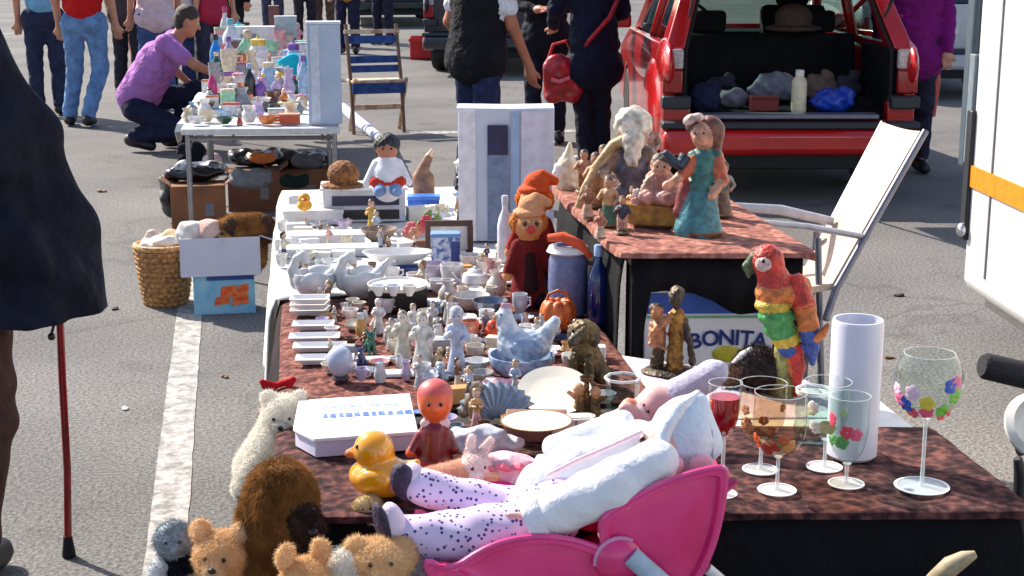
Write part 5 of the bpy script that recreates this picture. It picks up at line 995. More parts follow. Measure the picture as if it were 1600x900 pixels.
G().ell((.045, -.131, hC-.158), (.036, .004, .020), seg=20).build('emblem', mat((206, 200, 60), .5), t); G().box((0, -.1318, .03), (W_-.02, .002, .05)).build('teal_band', mat((120, 190, 200), .5), t)
# ================================================================== white side table with statue, parrot and hedgehog
CFL, CFR, CBR, CBL = (.70, 2.79), (1.163, 2.72), (1.163, 2.965), (.70, 3.33)
t = thing('side_table', 'small white topped side table between the front table and the tall table', 'table', (.93, 2.95, 0))
G().prism([(p[0]-.93, p[1]-2.95) for p in (CFL, CFR, CBR, CBL)], TZ-.03, TZ-.004, axis='z').build('tabletop', mat((228, 226, 222), .5), t, bevel=.004)
for p in (CFL, CFR, CBR, CBL): x, y = (p[0]-.93)*.9, (p[1]-2.95)*.85; G().path([(x, y, 0), (x, y, TZ-.031)], .012, 8).build('leg', GREYLEG, t)
ZC = TZ-.003
drape('tablecloth', (.71, 2.83), (1.06, 2.80), (1.06, 3.06), (.71, 3.30), ZC, (0, 0, 0, 0), fabric((205, 190, 205), (186, 172, 190), 14), wr=.003, seed=5, label='pale lilac cloth under the bronze couple on the white side table')
ST1 = mat((168, 120, 52), .4, .5, (96, 66, 34), 45, .5, 110); ST2 = mat((86, 72, 54), .45, .4, (44, 40, 34), 45, .5, 110); ST3 = mat((196, 130, 90), .5, .2, (130, 84, 56), 40)
t, k = T('bronze_couple', 'bronze and gold statue of an entwined couple on a dark base', 'statue', 1047, 584, ZC)
solid('couple', [C((8, 0, 8), 13, (8, 0, 58), 10, 0), C((8, 0, 58), 12, (9, 0, 96), 11, 0), C((10, 0, 98), 6, (8, -2, 110), 5, 1), E((6, -3, 122), (11, 12, 14), 1), E((8, 2, 128), (12, 12, 13), 1), C((-2, 0, 92), 7, (-22, -10, 74), 5, 2), C((-22, 2, 6), 11, (-18, 0, 50), 9, 1), C((-18, 0, 50), 10, (-18, 2, 82), 10, 2), E((-22, 0, 98), (10, 11, 12), 2), E((-24, 3, 103), (11, 10, 10), 1), C((-28, 0, 78), 6, (-30, -12, 52), 5, 2), C((-30, -12, 52), 4.5, (-8, -20, 46), 4, 2), C((20, 0, 86), 7, (28, -8, 56), 5, 1), C((28, -8, 56), 5, (34, -4, 20), 6, 1), C((2, -8, 6), 9, (0, -9, 44), 6, 0)], [ST1, ST2, ST3], t, S=k, n=70, k=4, wob=1.3, wf=.35)
G(k).lathe([(44, -1), (46, 4), (38, 9), (.1, 10)], 28, sy=.7).build('base', ST2, t)
# parrot
t, k = T('parrot', 'big painted parrot with a red head, rainbow body and long red tail on a stump', 'parrot', 1232, 622, ZC)
def pm(c): return mat(c, .45, 0, tuple(int(v*.72) for v in c), 60, .6, 130)
RED, ORA, YEL, GRE, BLU, WHT, BRN = [pm(c) for c in ((205, 50, 38), (214, 120, 50), (222, 186, 60), (70, 160, 84), (44, 84, 168), (228, 196, 190), (120, 96, 60))]
solid('bird_body', [E((-40, 0, 218), (25, 24, 26), 0), C((-36, 0, 206), 22, (-28, 0, 184), 26, 0), E((-26, -2, 168), (32, 28, 22), 1), E((-30, -8, 150), (28, 24, 12), 2), E((-24, -8, 132), (28, 24, 16), 3), E((-18, -4, 112), (25, 22, 18), 3), E((-8, 0, 96), (22, 18, 18), 2), E((-2, 0, 80), (18, 15, 14), 4),
   C((6, -2, 186), 14, (18, -4, 150), 17, 0), C((18, -4, 150), 17, (26, -4, 118), 16, 1), C((26, -4, 118), 16, (32, -4, 86), 12, 4), C((32, -4, 86), 12, (34, -2, 58), 5, 4), C((14, 14, 180), 13, (26, 16, 110), 15, 1), C((4, 0, 84), 13, (14, 0, 50), 10, 0), C((14, 0, 50), 10, (12, 0, 6), 5, 0), C((0, 2, 80), 9, (4, 2, 40), 6, 1)], [RED, ORA, YEL, GRE, BLU], t, S=k, n=86, k=5, wob=.8, wf=.3)
solid('beak', [C((-58, 0, 222), 11, (-70, -1, 208), 8, 0), C((-70, -1, 208), 8, (-68, -1, 192), 3, 0), C((-56, 0, 206), 7, (-62, 0, 200), 4, 1)], [pm((70, 92, 60)), pm((46, 44, 40))], t, S=k, n=36, k=3)
solid('cheek', [E((-44, -17, 216), (15, 9, 13))], WHT, t, S=k, n=18); eyes(t, [(-46, -26, 222)], 3.2, k)
G(k).lathe([(20, 0), (22, 4), (17, 30), (15, 78), (12, 84)], 18, (-10, 14, 0)).build('stump', mat((168, 172, 96), .7, 0, (110, 100, 60), 30, .6, 60), t); solid('foot', [C((30, -6, 96), 9, (46, -14, 108), 7), C((46, -14, 108), 7, (54, -10, 122), 4)], ORA, t, S=k, n=24)
# hedgehog
t, k = T('hedgehog', 'dark brown bristly hedgehog ornament beside the parrot tail', 'ornament', 1182, 612, ZC)
solid('hedgehog_body', [E((6, 0, 34), (42, 32, 34), 0), E((0, 0, 44), (34, 28, 28), 0), C((-30, -6, 26), 16, (-50, -10, 16), 6, 1), E((-54, -11, 17), 4, 2), E((-26, -20, 38), (6, 4, 6), 1)], [DKBR, mat((120, 88, 66), .6), mat((24, 20, 20), .3)], t, S=k, n=52, k=4, fur=(4200, .010, .0011, -.1))
G(k).path([(-38, -6, 46), (-22, -10, 60), (-8, -6, 70)], [3, 8, 5], 10).build('pale_tuft', mat((232, 226, 222), .5), t); eyes(t, [(-34, -20, 28)], 2.2, k)
# white cylinder vase
k = kof(1330, 712, TZ+.006); o = G(k).lathe(shell([(34, 0), (39, 5), (39.5, 214), (38, 220)], 3.5), 40).build('vase', mat((214, 214, 228), .35, 0, (206, 208, 224), 6, coat=.2)); one(o, 'tall white cylinder vase standing behind the painted glasses', 'vase', 1330, 712, TZ+.006)
# ================================================================== glasses
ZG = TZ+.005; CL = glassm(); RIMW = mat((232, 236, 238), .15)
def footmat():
    m = bpy.data.materials.new('glass_painted_glint'); m.use_nodes = True; nt = m.node_tree; b = nt.nodes['Principled BSDF']; b.inputs['Base Color'].default_value = (.82, .86, .88, 1); b.inputs['Roughness'].default_value = .12; b.inputs['Alpha'].default_value = .42; return m  # clear glass, with the white of sun highlights painted into its colour
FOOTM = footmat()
def flowers_on(parent, k, r, zc, n, cols, sz, seed, dz=10, sq=1.0, arc=(3.6, 5.8)):
    rg = random.Random(seed)
    for i in range(n):
        a = rg.uniform(*arc); z = zc+rg.uniform(-dz, dz); g = G(k); rr = r(z)+.8; c = Vector((rr*math.cos(a), rr*math.sin(a), z)); tx = Vector((-math.sin(a), math.cos(a), 0)); up = Vector((0, 0, 1))
        s_ = sz*rg.uniform(.7, 1.2); m = mat(cols[i % len(cols)], .35)
        ang = rg.uniform(0, 6)
        for j in range(5):
            w_ = ang+j*1.257; cc = c+tx*s_*.6*math.cos(w_)+up*s_*.6*math.sin(w_); aa = math.atan2(cc.y, cc.x); r2 = r(cc.z)+.8
            g.ell((r2*math.cos(aa), r2*math.sin(aa), cc.z), (s_*.55, .7, s_*.5), (0, 0, math.degrees(aa)-90), 8)
        g.build('painted_flower', m, parent)
def goblet(label, px, py, foot, stem, bowlr, bowlh, rimr, total, cols=None, fill=None, n=7, seed=1, fz=.5, dz=10, sz=7, knop=False, tint=(236, 244, 242), nm='goblet', cat='glass', group='stemmed glasses on the front table'):
    t, k = T(nm, label, cat, px, py, ZG, group); g = glassm(tint)
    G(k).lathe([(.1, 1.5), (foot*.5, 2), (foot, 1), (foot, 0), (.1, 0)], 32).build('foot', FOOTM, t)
    G(k).lathe([(foot*.96, .8), (foot*1.02, 1.6), (foot*.96, 2.2), (foot*.90, 1.7)], 32, cap=False).build('foot_rim', RIMW, t)
    st = [(6, 1.5), (3.4, 8), (2.8, stem*.5)]+([(5, stem*.55), (5, stem*.62), (2.8, stem*.68)] if knop else [])+[(3.2, stem-4), (7, stem)]
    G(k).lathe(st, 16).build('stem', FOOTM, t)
    prof = []
    for i in range(13):
        u = i/12
        r = bowlr*math.sqrt(max(0, 1-(1-u/.55)**2)) if u < .55 else (bowlr+(rimr-bowlr)*((u-.55)/.45)**1.6 if bowlr < 50 else bowlr*math.sqrt(1-((u-.55)/.66)**2))
        prof.append((max(r, 5) if i else 5, stem+u*bowlh))
    G(k).lathe(prof, 36, cap=False).build('bowl', g, t)
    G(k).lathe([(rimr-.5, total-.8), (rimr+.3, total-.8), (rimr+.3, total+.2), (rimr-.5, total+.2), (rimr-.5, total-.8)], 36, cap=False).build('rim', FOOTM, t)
    rf = lambda z: float(np.interp(z, [p[1] for p in prof], [p[0] for p in prof]))
    if cols: flowers_on(t, k, rf, stem+bowlh*fz, n, cols, sz, seed, dz)
    if fill:
        u1 = fill[1]; pf_ = [(max(r-1.2, .1), z) for r, z in prof if z <= stem+bowlh*u1]; pf_ = [(.1, pf_[0][1])]+pf_+[(.1, pf_[-1][1])]
        G(k).lathe(pf_, 30).build('drink', mat(fill[0], .1, 0, tuple(int(v*.7) for v in fill[0]), 20, coat=.5), t)
    return t
goblet('big balloon glass painted with bright flowers at the right of the front table', 1440, 760, 42, 112, 53, 104, 38.8, 216, [(228, 90, 130), (230, 120, 160), (120, 190, 70), (220, 200, 70), (50, 90, 200), (232, 200, 220), (235, 80, 110)], n=13, seed=4, fz=.42, dz=34, sz=11)
goblet('amber tinted goblet with red flowers standing closest to the pink doll seat', 1214, 766, 30, 56, 42, 100, 40, 160, [(190, 60, 40), (200, 90, 50), (90, 160, 90), (205, 150, 90)], n=6, seed=9, fz=.30, dz=14, sz=10, tint=(240, 230, 214))
goblet('slim glass painted with red roses in front of the white cylinder vase', 1322, 756, 28, 34, 30, 108, 31, 144, [(214, 70, 90), (90, 170, 90), (214, 90, 120), (110, 180, 110)], n=7, seed=12, fz=.45, dz=34, sz=10)
goblet('clear goblet with pale painted leaves behind the slim rose glass', 1288, 730, 28, 46, 34, 92, 36, 140, [(205, 200, 150), (232, 228, 220), (150, 180, 120)], n=8, seed=21, fz=.5, dz=22, sz=9)
goblet('clear goblet with a brown pattern behind the amber tinted goblet', 1188, 734, 28, 48, 36, 92, 36, 142, [(180, 130, 90), (160, 100, 60)], n=8, seed=31, fz=.5, dz=22, sz=8, tint=(232, 222, 205))
goblet('tall stemmed glass of red drink beside the doll bonnet', 1128, 772, 24, 96, 24, 84, 26, 182, None, ((196, 22, 26), .8))
t, k = T('jam_jar', 'clear glass jar behind the goblets on the white side table', 'jar', 1268, 690, TZ+.005); G(k).lathe(shell([(26, 0), (29, 4), (29, 62), (25, 72), (26, 82)], 1.2), 28).build('jar_body', CL, t); G(k).lathe([(26, 80), (28, 80), (28, 86), (26, 86), (26, 80)], 28, cap=False).build('rim', RIMW, t)
t, k = T('tumbler', 'square cut glass tumbler beside the bronze candlestick', 'glass', 972, 646, ZB); G(k).lathe(shell([(24, 0), (25, 3), (27, 52), (28, 58)], 1.6), 8).build('glass_body', CL, t); G(k).lathe([(27, 56), (29, 56), (29, 60), (27, 60), (27, 56)], 8, cap=False).build('rim', RIMW, t)
# ================================================================== front of the china table
ZF = TZ+.006
t, k = T('lettered_carton', 'flat white carton with a smudged blue print on its lid', 'box', 560, 712, ZF, None, 3)
WC = mat((232, 232, 234), .5, 0, (222, 224, 230), 8)
G(k).prism([(-66, 0), (92, 12), (98, 215), (-84, 205), (-96, 60)], 0, 26, axis='z').build('box_body', mat((205, 200, 222), .5, 0, (190, 188, 214), 8), t, bevel=.002)
G(k).prism([(-68, -3), (95, 9), (101, 218), (-87, 208), (-99, 58)], 26, 32, axis='z').build('lid', WC, t, bevel=.0015)
rg = random.Random(3)
for row, (yy, n_, h_, col) in enumerate(((112, 6, 22, (52, 84, 160)), (160, 5, 12, (120, 150, 190)), (60, 4, 12, (150, 158, 172)))):
    g = G(k); x = -50
    for i in range(n_*2):
        w_ = rg.uniform(6, 13); g.prism([(x, yy-h_/2), (x+w_, yy-h_/2+rg.uniform(-2, 2)), (x+w_*.9, yy+h_/2), (x+1, yy+h_/2*rg.uniform(.5, 1))], 32.1, 32.7, axis='z'); x += w_+rg.uniform(1, 5)
    g.build('blue_print', mat(col, .5, 0, tuple(min(255, v+50) for v in col), 90), t)['kind'] = 'stuff'
t, k = T('rubber_doll', 'toy doll with a round orange face, pink cap and dark red dress', 'doll', 678, 728, ZF)
solid('body', [C((0, 0, 4), 32, (2, 0, 56), 23, 0), C((-20, -2, 52), 9, (-34, -14, 30), 8, 0), C((22, -2, 52), 9, (32, -12, 30), 8, 0), E((-36, -16, 27), 8, 1), C((0, 0, 66), 12, (2, 0, 78), 12, 1), E((3, -2, 104), (27, 26, 30), 1), E((3, -27, 100), 5, 1), E((3, 4, 116), (28, 27, 24), 2), E((-12, -20, 8), (14, 14, 9), 3), E((14, -20, 8), (14, 14, 9), 3), C((-14, -6, 72), 7, (20, -6, 72), 7, 4)], [mat((118, 8, 22), .35, coat=.3), mat((224, 100, 52), .4, coat=.2), mat((208, 92, 92), .5), mat((180, 20, 40), .35), mat((232, 200, 205), .4)], t, S=k, n=64, k=4)
eyes(t, [(-7, -28, 108), (12, -28, 108)], 3, k)
t, k = T('rubber_duck', 'large glossy yellow plastic duck beside the toy doll in the red dress', 'toy', 594, 772, ZF, None, -28)
solid('duck_body', [E((4, 0, 30), (54, 44, 32), 0), E((-8, -2, 72), (32, 31, 31), 0), C((0, 0, 42), 30, (-4, 0, 64), 24, 0), C((40, 4, 40), 20, (62, 6, 58), 6, 0), C((-36, -4, 66), 11, (-50, -6, 62), 7, 1), E((10, -38, 36), (26, 10, 16), 0)], [mat((232, 160, 22), .16, 0, (222, 146, 16), 10, coat=.7), mat((222, 120, 24), .2, coat=.6)], t, S=k, n=66, k=6)
eyes(t, [(-24, -25, 82), (-26, 21, 82)], 4, k)
animal('bronze and grey puppy group beside the toy doll head', 738, 654, ZF, 68, (140, 124, 104), (84, 72, 64), turn=25)
t, k = carton('brown wooden box with a plate on top in the middle of the front', 838, 692, ZF, 96, 44, 42, mat((142, 100, 86), .55, 0, (108, 72, 62), 26))
zp = ZF+43*k
plate('white plate with a gold rim on top of the brown wooden box', 838, 664, zp, 112, china((228, 220, 204)), rim=GOLD)
plate('large white plate tilted behind the brown wooden box', 866, 640, ZF, 116, china((232, 226, 210)), tilt=24, lift=26)
t, k = T('shell_dish', 'blue grey fan shaped shell dish leaning beside the brown wooden box', 'dish', 776, 660, ZF)
g = G(k); N_ = 22; vs = []; 
for r_ in (6, 30, 52, 62):
    for i in range(N_+1): a = math.pi*(.12+.80*i/N_); q_ = 1+.05*math.cos(i*math.pi); vs.append((r_*q_*math.cos(a), 2+r_*.35+(2 if i % 2 else -2)*r_/60, r_*q_*math.sin(a)*.95))
fs = [(a*(N_+1)+i, a*(N_+1)+i+1, (a+1)*(N_+1)+i+1, (a+1)*(N_+1)+i) for a in range(3) for i in range(N_)]
o = g.add(vs, fs).build('dish_body', china((150, 168, 186), (120, 140, 160), 40), t); o.modifiers.new('thick', 'SOLIDIFY').thickness = .003
k = kof(780, 600, ZF); o = solid('pink_cloth', [E((0, 0, 5), (34, 18, 6)), E((-14, 4, 8), (16, 12, 6)), E((18, -2, 7), (16, 10, 6))], fabric((222, 130, 150), (232, 200, 205), 30), S=k, n=36, wob=1, wf=.3); one(o, 'small pink and white cloth behind the shell dish', 'cloth', 784, 604, ZF)
t, k = T('candlestick', 'bronze candlestick with two cherubs at the right front of the china table', 'candlestick', 916, 652, ZF)
solid('cherubs', [C((-10, 0, 10), 11, (-10, 0, 34), 8, 0), E((-12, -3, 46), (9, 9, 10), 1), C((12, 0, 10), 11, (12, 0, 30), 8, 0), E((14, -3, 42), (9, 9, 10), 1), C((-16, -4, 32), 4, (-28, -10, 44), 3, 1), C((18, -4, 28), 4, (30, -8, 36), 3, 0), C((0, 4, 10), 6, (0, 4, 58), 4, 0)], [mat((120, 92, 52), .4, .5, (66, 54, 36), 50), mat((196, 150, 110), .5, .1, (150, 104, 70), 50)], t, S=k, n=54, k=3, wob=.6, wf=.5)
G(k).lathe([(30, -1), (31, 4), (20, 9), (.1, 10)], 24, sy=.7).build('base', BM2, t); G(k).lathe(shell([(4, 56), (10, 60), (11, 66)], 1.5), 18).build('candle_cup', BRONZE, t)
t, k = carton('open white box with a grey divider beside the candlestick', 896, 694, ZF, 66, 34, 40, mat((230, 226, 214), .5), 0, 8); G(k).box((4, -.8, 20), (3, 2, 38)).build('divider', mat((150, 150, 150), .5), t); G(k).box((0, 17, 40.5), (52, 24, 2)).build('lining', mat((205, 214, 205), .5), t)
carton('small dark brown box in front of the open white box', 900, 706, ZF, 40, 20, 20, mat((58, 44, 44), .5), 3)
k = kof(745, 706, ZF); o = solid('plastic_bag', [E((0, 0, 16), (56, 30, 18)), E((-34, -2, 24), (24, 20, 16)), E((10, -4, 30), (40, 22, 16)), E((48, 2, 16), (26, 20, 12))], mat((205, 208, 216), .35, 0, (178, 184, 198), 12, .9, 22, coat=.2), S=k, n=60, wob=2.6, wf=.13); one(o, 'crumpled pale grey plastic bag behind the pink baby doll', 'bag', 745, 708, ZF)
k = kof(710, 676, ZF); cup('small grey glazed cup beside the crumpled bag', 712, 684, ZF, 26, 22, china((120, 130, 140)))
# small fillers on the salmon cloth and white cloth
for (px, py, w, h, kind, c, lab) in ((548, 502, 26, 20, 'b', (226, 214, 214), 'tiny pink tinted bowl on the bare patch of salmon cloth'), (742, 560, 30, 22, 'c', (205, 196, 184), 'beige egg cup in front of the tall angel'), (752, 596, 40, 16, 'b', (188, 184, 176), 'shallow grey stone dish left of the hen tureen'), (606, 488, 22, 24, 'c', (214, 214, 222), 'small white thimble cup beside the black box'), (668, 604, 36, 18, 'b', (196, 200, 214), 'pale lilac dish behind the toy doll'), (735, 530, 28, 30, 'c', (196, 120, 96), 'terracotta cup beside the tall angel'), (850, 470, 26, 30, 'c', (64, 50, 110), 'violet glass cup under the clown dolls'), (812, 492, 24, 34, 'c', (204, 206, 214), 'pearl white cup behind the hen tureen'), (880, 540, 40, 14, 'b', (40, 40, 66), 'dark blue saucer between the hen tureen and the bronze dog'), (612, 440, 26, 22, 'c', (232, 230, 230), 'white egg cup above the black box'), (536, 372, 30, 16, 'b', (214, 206, 214), 'little lilac bowl on the white boxes'), (860, 616, 44, 10, 'b', (236, 230, 214), 'cream saucer behind the tilted plate')):
    (bowl if kind == 'b' else cup)(lab, px, py, ZB if py > 400 else ZW, w, h, china(c, tuple(int(v*.85) for v in c), 60))
for (px, py, h, dr, lab) in ((705, 540, 46, (208, 190, 170), 'small beige monk figurine behind the tall angel'), (612, 545, 50, (214, 208, 196), 'small cream girl figurine beside the cream couple'), (758, 520, 38, (120, 128, 146), 'tiny grey blue figurine behind the toy bird'), (656, 604, 52, (196, 198, 206), 'silver grey figurine in front of the ivory lady'), (728, 614, 40, (150, 140, 128), 'stone coloured figurine behind the bronze puppies'), (846, 530, 42, (190, 196, 210), 'small pearl figurine behind the hen tail')):
    figurine(lab, px, py, ZB, h, dr, (215, 190, 175), (130, 110, 96), (160, 150, 140), wide=1.1)
k = kof(436, 602, .70)
o = solid('red_ribbon', [C((0, 0, 0), 5, (-20, -4, 8), 4), C((0, 0, 0), 5, (26, 0, 8), 5), C((26, 0, 8), 5, (18, -4, -4), 4), C((-20, -4, 8), 4, (-14, -6, -8), 4), C((-4, -4, -4), 4, (-22, -8, -30), 2.5), C((-22, -8, -30), 2.5, (-30, -8, -48), 1.5)], fabric((190, 22, 34)), S=k, n=40); o.location = at(440, 598, .725)-Vector((.012, 0.02, 0)); tag(o, 'red ribbon bow tied at the left corner of the china table', 'ribbon')
# ================================================================== PUSHCHAIR SEAT WITH THE BIG DOLL
YD = 2.28
def Q(px, py, y=YD, o=None): v = onY(px, py, y); return v-o if o is not None else v
o0 = Vector((onY(930, 900, YD).x, YD, 0))
st = thing('doll_pushchair', 'magenta plastic doll pushchair with a white tubular frame', 'pushchair', o0)
MAG = mat((240, 64, 140), .26, 0, (210, 20, 100), 6, coat=.4); MAG2 = mat((232, 70, 140), .22, coat=.4)
def arcpts(c, r0, r1, a0, a1, n=22): return [(c[0]+r0*math.cos(R(a0+(a1-a0)*i/n)), c[1]-r1*math.sin(R(a0+(a1-a0)*i/n))) for i in range(n+1)]
low = [(655, 862), (700, 886), (760, 846), (815, 832), (870, 832), (925, 846), (962, 866), (985, 905), (975, 960), (930, 1010), (860, 1040), (790, 1030), (730, 985), (690, 925)]
upp = [(930, 806), (975, 778), (1030, 748), (1085, 730), (1128, 722), (1129, 742), (1122, 800), (1106, 858), (1078, 912), (1040, 950), (1000, 950), (965, 905), (945, 860)]
def smoothpoly(p, n=3):
    for _ in range(n):
        q = []
        for i in range(len(p)): a, b = p[i], p[(i+1) % len(p)]; q += [(a[0]*.75+b[0]*.25, a[1]*.75+b[1]*.25), (a[0]*.25+b[0]*.75, a[1]*.25+b[1]*.75)]
        p = q
    return p
for yy in (YD-.108, YD+.10):
    for nm, poly in (('seat_side', low), ('back_side', upp)):
        poly_s = smoothpoly(poly, 2)
        pts = [Q(a, b, YD-.09, o0) for a, b in poly_s]; dy = yy-(YD-.09)
        cen = sum(pts, Vector())/len(pts); g = G(); N_ = len(pts); vs = []
        for f_, off in ((1.0, .004), (.985, -.004), (.90, -.005), (.86, .002), (.5, -.004)): vs += [cen+(p-cen)*f_+Vector((0, off+dy, 0)) for p in pts]
        vs.append(cen+Vector((0, -.008+dy, 0))); fs = []
        for r_ in range(4):
            for i in range(N_): fs.append((r_*N_+i, r_*N_+(i+1) % N_, (r_+1)*N_+(i+1) % N_, (r_+1)*N_+i))
        for i in range(N_): fs.append((4*N_+i, 4*N_+(i+1) % N_, 5*N_))
        pn = g.add(vs, fs).build(nm, MAG, st, sharp=50); pn.modifiers.new('thick', 'SOLIDIFY').thickness = .007
        G().path([p+Vector((0, dy, 0)) for p in pts], .0055, 8, closed=True).build('rim', MAG2, pn)
    c_ = Q(963, 868, YD-.09, o0)+Vector((0, yy-(YD-.09), 0))
    hd = G().lathe([(.1e-3, -.020), (.026, -.018), (.037, -.008), (.038, .012), (.1e-3, .012)], 30, c_, Matrix.Rotation(R(-90), 3, 'X')).build('hinge_disc', MAG, st)
    G().path([c_+Vector((.038*math.cos(a), -.006, .038*math.sin(a))) for a in [R(60+14*i) for i in range(10)]], .004, 6).build('hinge_trim', mat((222, 150, 190), .3), hd)
seatp = [Q(660, 868, YD, o0), Q(760, 880, YD, o0), Q(900, 878, YD, o0), Q(985, 850, YD, o0), Q(1060, 780, YD, o0), Q(1128, 722, YD, o0)]
g = G(); vs = []; fs = []
for p in seatp: vs += [p+Vector((0, -.085, 0)), p+Vector((0, 0, -.02)), p+Vector((0, .095, 0))]
for i in range(5):
    for j in range(2): fs.append((i*3+j, i*3+j+1, i*3+j+4, i*3+j+3))
g.add(vs, fs).build('seat_shell', mat((212, 40, 110), .35), st, sharp=80).modifiers.new('thick', 'SOLIDIFY').thickness = .006
G().path([Q(985, 868, YD-.122, o0), Q(1010, 890, YD-.128, o0), Q(1050, 925, YD-.128, o0), Q(1090, 990, YD-.10, o0)], .016, 10).build('strap', fabric((176, 196, 214)), st)
for yy in (-.10, .11):
    G().path([Q(1080, 850, YD, o0)+Vector((0, yy, 0)), Q(1145, 905, YD, o0)+Vector((0, yy, 0)), Q(1290, 1100, YD, o0)+Vector((0, yy, -.0)), Q(1330, 1560, YD, o0)+Vector((0, yy, 0))], .0095, 10).build('frame_tube', mat((228, 226, 230), .3), st)
    G().path([Q(963, 868, YD, o0)+Vector((0, yy, 0)), Q(800, 1300, YD, o0)+Vector((0, yy, 0)), Q(700, 1580, YD, o0)+Vector((0, yy, 0))], .0095, 10).build('frame_tube', mat((228, 226, 230), .3), st)
    for px in (1330, 700):
        c_ = Q(px, 1560, YD, o0); c_.z = .055; wh = G().lathe([(.001, -.012), (.04, -.012), (.055, -.008), (.055, .008), (.04, .012), (.001, .012)], 24, (c_.x, yy, .055), Matrix.Rotation(R(90), 3, 'X')).build('wheel', plastic((40, 40, 44)), st)
# the doll
d0 = Vector((onY(900, 800, YD).x, YD, 0)); dl = thing('baby_doll', 'large baby doll in a white bonnet and lilac dotted trousers lying in the magenta pushchair', 'doll', d0)
kD = mpp(onY(900, 800, YD)); q = lambda px, py, dy=0: tuple(Q(px, py, YD, d0)+Vector((0, dy, 0)))
LIL = bpy.data.materials.new('lilac_dots'); LIL.use_nodes = True; nt = LIL.node_tree; b_ = nt.nodes['Principled BSDF']; b_.inputs['Roughness'].default_value = .85
tc = nt.nodes.new('ShaderNodeTexCoord'); vo_ = nt.nodes.new('ShaderNodeTexVoronoi'); vo_.inputs['Scale'].default_value = 105; cr = nt.nodes.new('ShaderNodeValToRGB'); cr.color_ramp.interpolation = 'CONSTANT'
cr.color_ramp.elements[0].color = (*lin((70, 60, 120)), 1); cr.color_ramp.elements[1].position = .27; cr.color_ramp.elements[1].color = (*lin((212, 192, 222)), 1); nt.links.new(tc.outputs['Object'], vo_.inputs['Vector']); nt.links.new(vo_.outputs['Distance'], cr.inputs['Fac']); nt.links.new(cr.outputs[0], b_.inputs['Base Color'])
WHF = fabric((230, 230, 234), (218, 220, 228), 12, .5, 40); PKS = skin((232, 178, 170))
u = kD
solid('body', [C(q(985, 700, .015), 26*u, q(880, 752, .02), 26*u, 0), C(q(1020, 690), 24*u, q(1050, 680), 24*u, 0), E(q(1034, 690, -.008), (42*u, 42*u, 38*u), 0), C(q(1000, 706, -.055), 18*u, q(830, 782, -.066), 17*u, 0), C(q(850, 795, -.035), 30*u, q(640, 820, -.04), 22*u, 0), C(q(850, 806, .04), 24*u, q(745, 800, .05), 24*u, 0), C(q(745, 800, .05), 24*u, q(660, 776, .055), 21*u, 0), C(q(975, 686, .07), 14*u, q(876, 726, .08), 12*u, 0)]
   +[C(q(830, 782, -.06), 17*u, q(806, 790, -.06), 14*u, 0)]+[C(q(806, 782+7*i, -.065), 5.4*u, q(786, 780+8*i, -.067), 4.6*u, 0, 3*u) for i in range(4)]+[C(q(818, 776, -.075), 6*u, q(802, 768, -.08), 5*u, 0, 3*u)], PKS, dl, vox=.0042, k=.010)
solid('trousers', [C(q(860, 800, -.035), 40*u, q(745, 822, -.045), 45*u, 0), C(q(745, 822, -.045), 45*u, q(626, 824, -.045), 34*u, 0), C(q(850, 808, .04), 32*u, q(745, 802, .05), 32*u, 0), C(q(745, 802, .05), 32*u, q(662, 778, .055), 29*u, 0), C(q(880, 780, .0), 46*u, q(840, 792, 0), 42*u, 0)], LIL, dl, vox=.0042, wob=.0016, wf=80, k=.014)
solid('jacket', [C(q(1000, 696, .015), 36*u, q(905, 738, .02), 38*u, 0), C(q(905, 738, .02), 38*u, q(846, 768, .02), 37*u, 0), C(q(985, 684, .07), 22*u, q(880, 724, .08), 21*u, 0)], [WHF], dl, vox=.0038, wob=.0014, wf=80, k=.016)
solid('sleeve', [C(q(1012, 700, -.062), 34*u, q(946, 736, -.072), 41*u, 0), C(q(946, 736, -.072), 41*u, q(848, 778, -.068), 36*u, 0)], WHF, dl, vox=.0036, wob=.0015, wf=75, k=.012, seed=5)
g = G(); c_, d_ = Vector(q(846, 779, -.068)), (Vector(q(946, 736, -.072))-Vector(q(846, 779, -.068))).normalized(); M_ = d_.to_track_quat('Z', 'Y').to_matrix()
g.lathe([(30*u, -34*u), (37*u, -36*u), (39*u, -28*u), (38.5*u, -12*u), (36*u, -8*u)], 24, c_, M_); g.build('cuff', fabric((226, 226, 236)), dl)
g = G(); g.path([q(1000, 668, -.02), q(950, 690, -.022), q(900, 712, -.02), q(852, 738, -.016)], 4*u, 6); g.build('lace_trim', fabric((240, 206, 216)), dl)
G().path([q(996, 728, .02), q(1000, 728, -.05), q(1012, 728, -.078), q(1030, 724, -.09), q(1052, 732, -.085)], [8*u, 11*u, 12*u, 11*u, 8*u], 10).build('collar', fabric((238, 216, 224)), dl)
bon = solid('bonnet', [C(q(1054, 694, .0), 46*u, q(1072, 662, .0), 40*u, 0), C(q(1072, 662), 40*u, q(1092, 626), 9*u, 0), C(q(1082, 694), 38*u, q(1104, 696), 24*u, 0)], fabric((220, 227, 240), (208, 218, 232), 30, .5, 70), dl, n=80, wob=.0004, wf=110, k=.034)
G().path([q(1022, 716, -.050), q(1018, 688, -.054), q(1030, 656, -.044), q(1056, 630, -.024), q(1090, 616, .0), q(1100, 640, .02)], [7*u, 11*u, 12*u, 11*u, 7*u, 5*u], 10).build('brim', fabric((232, 236, 244)), bon)
for pts_ in ([q(1092, 624, -.006), q(1078, 660, -.044), q(1066, 700, -.050)], [q(1094, 626, -.006), q(1104, 664, -.034), q(1106, 706, -.032)]): G().path(pts_, 1.8*u, 6).build('seam', fabric((190, 200, 220)), bon)
for (px, py) in ((1034, 706), (1080, 704)): solid('bonnet_patch', [E(q(px, py, -.066), (20*u, 7*u, 17*u))], fabric((232, 178, 190)), dl, n=16)
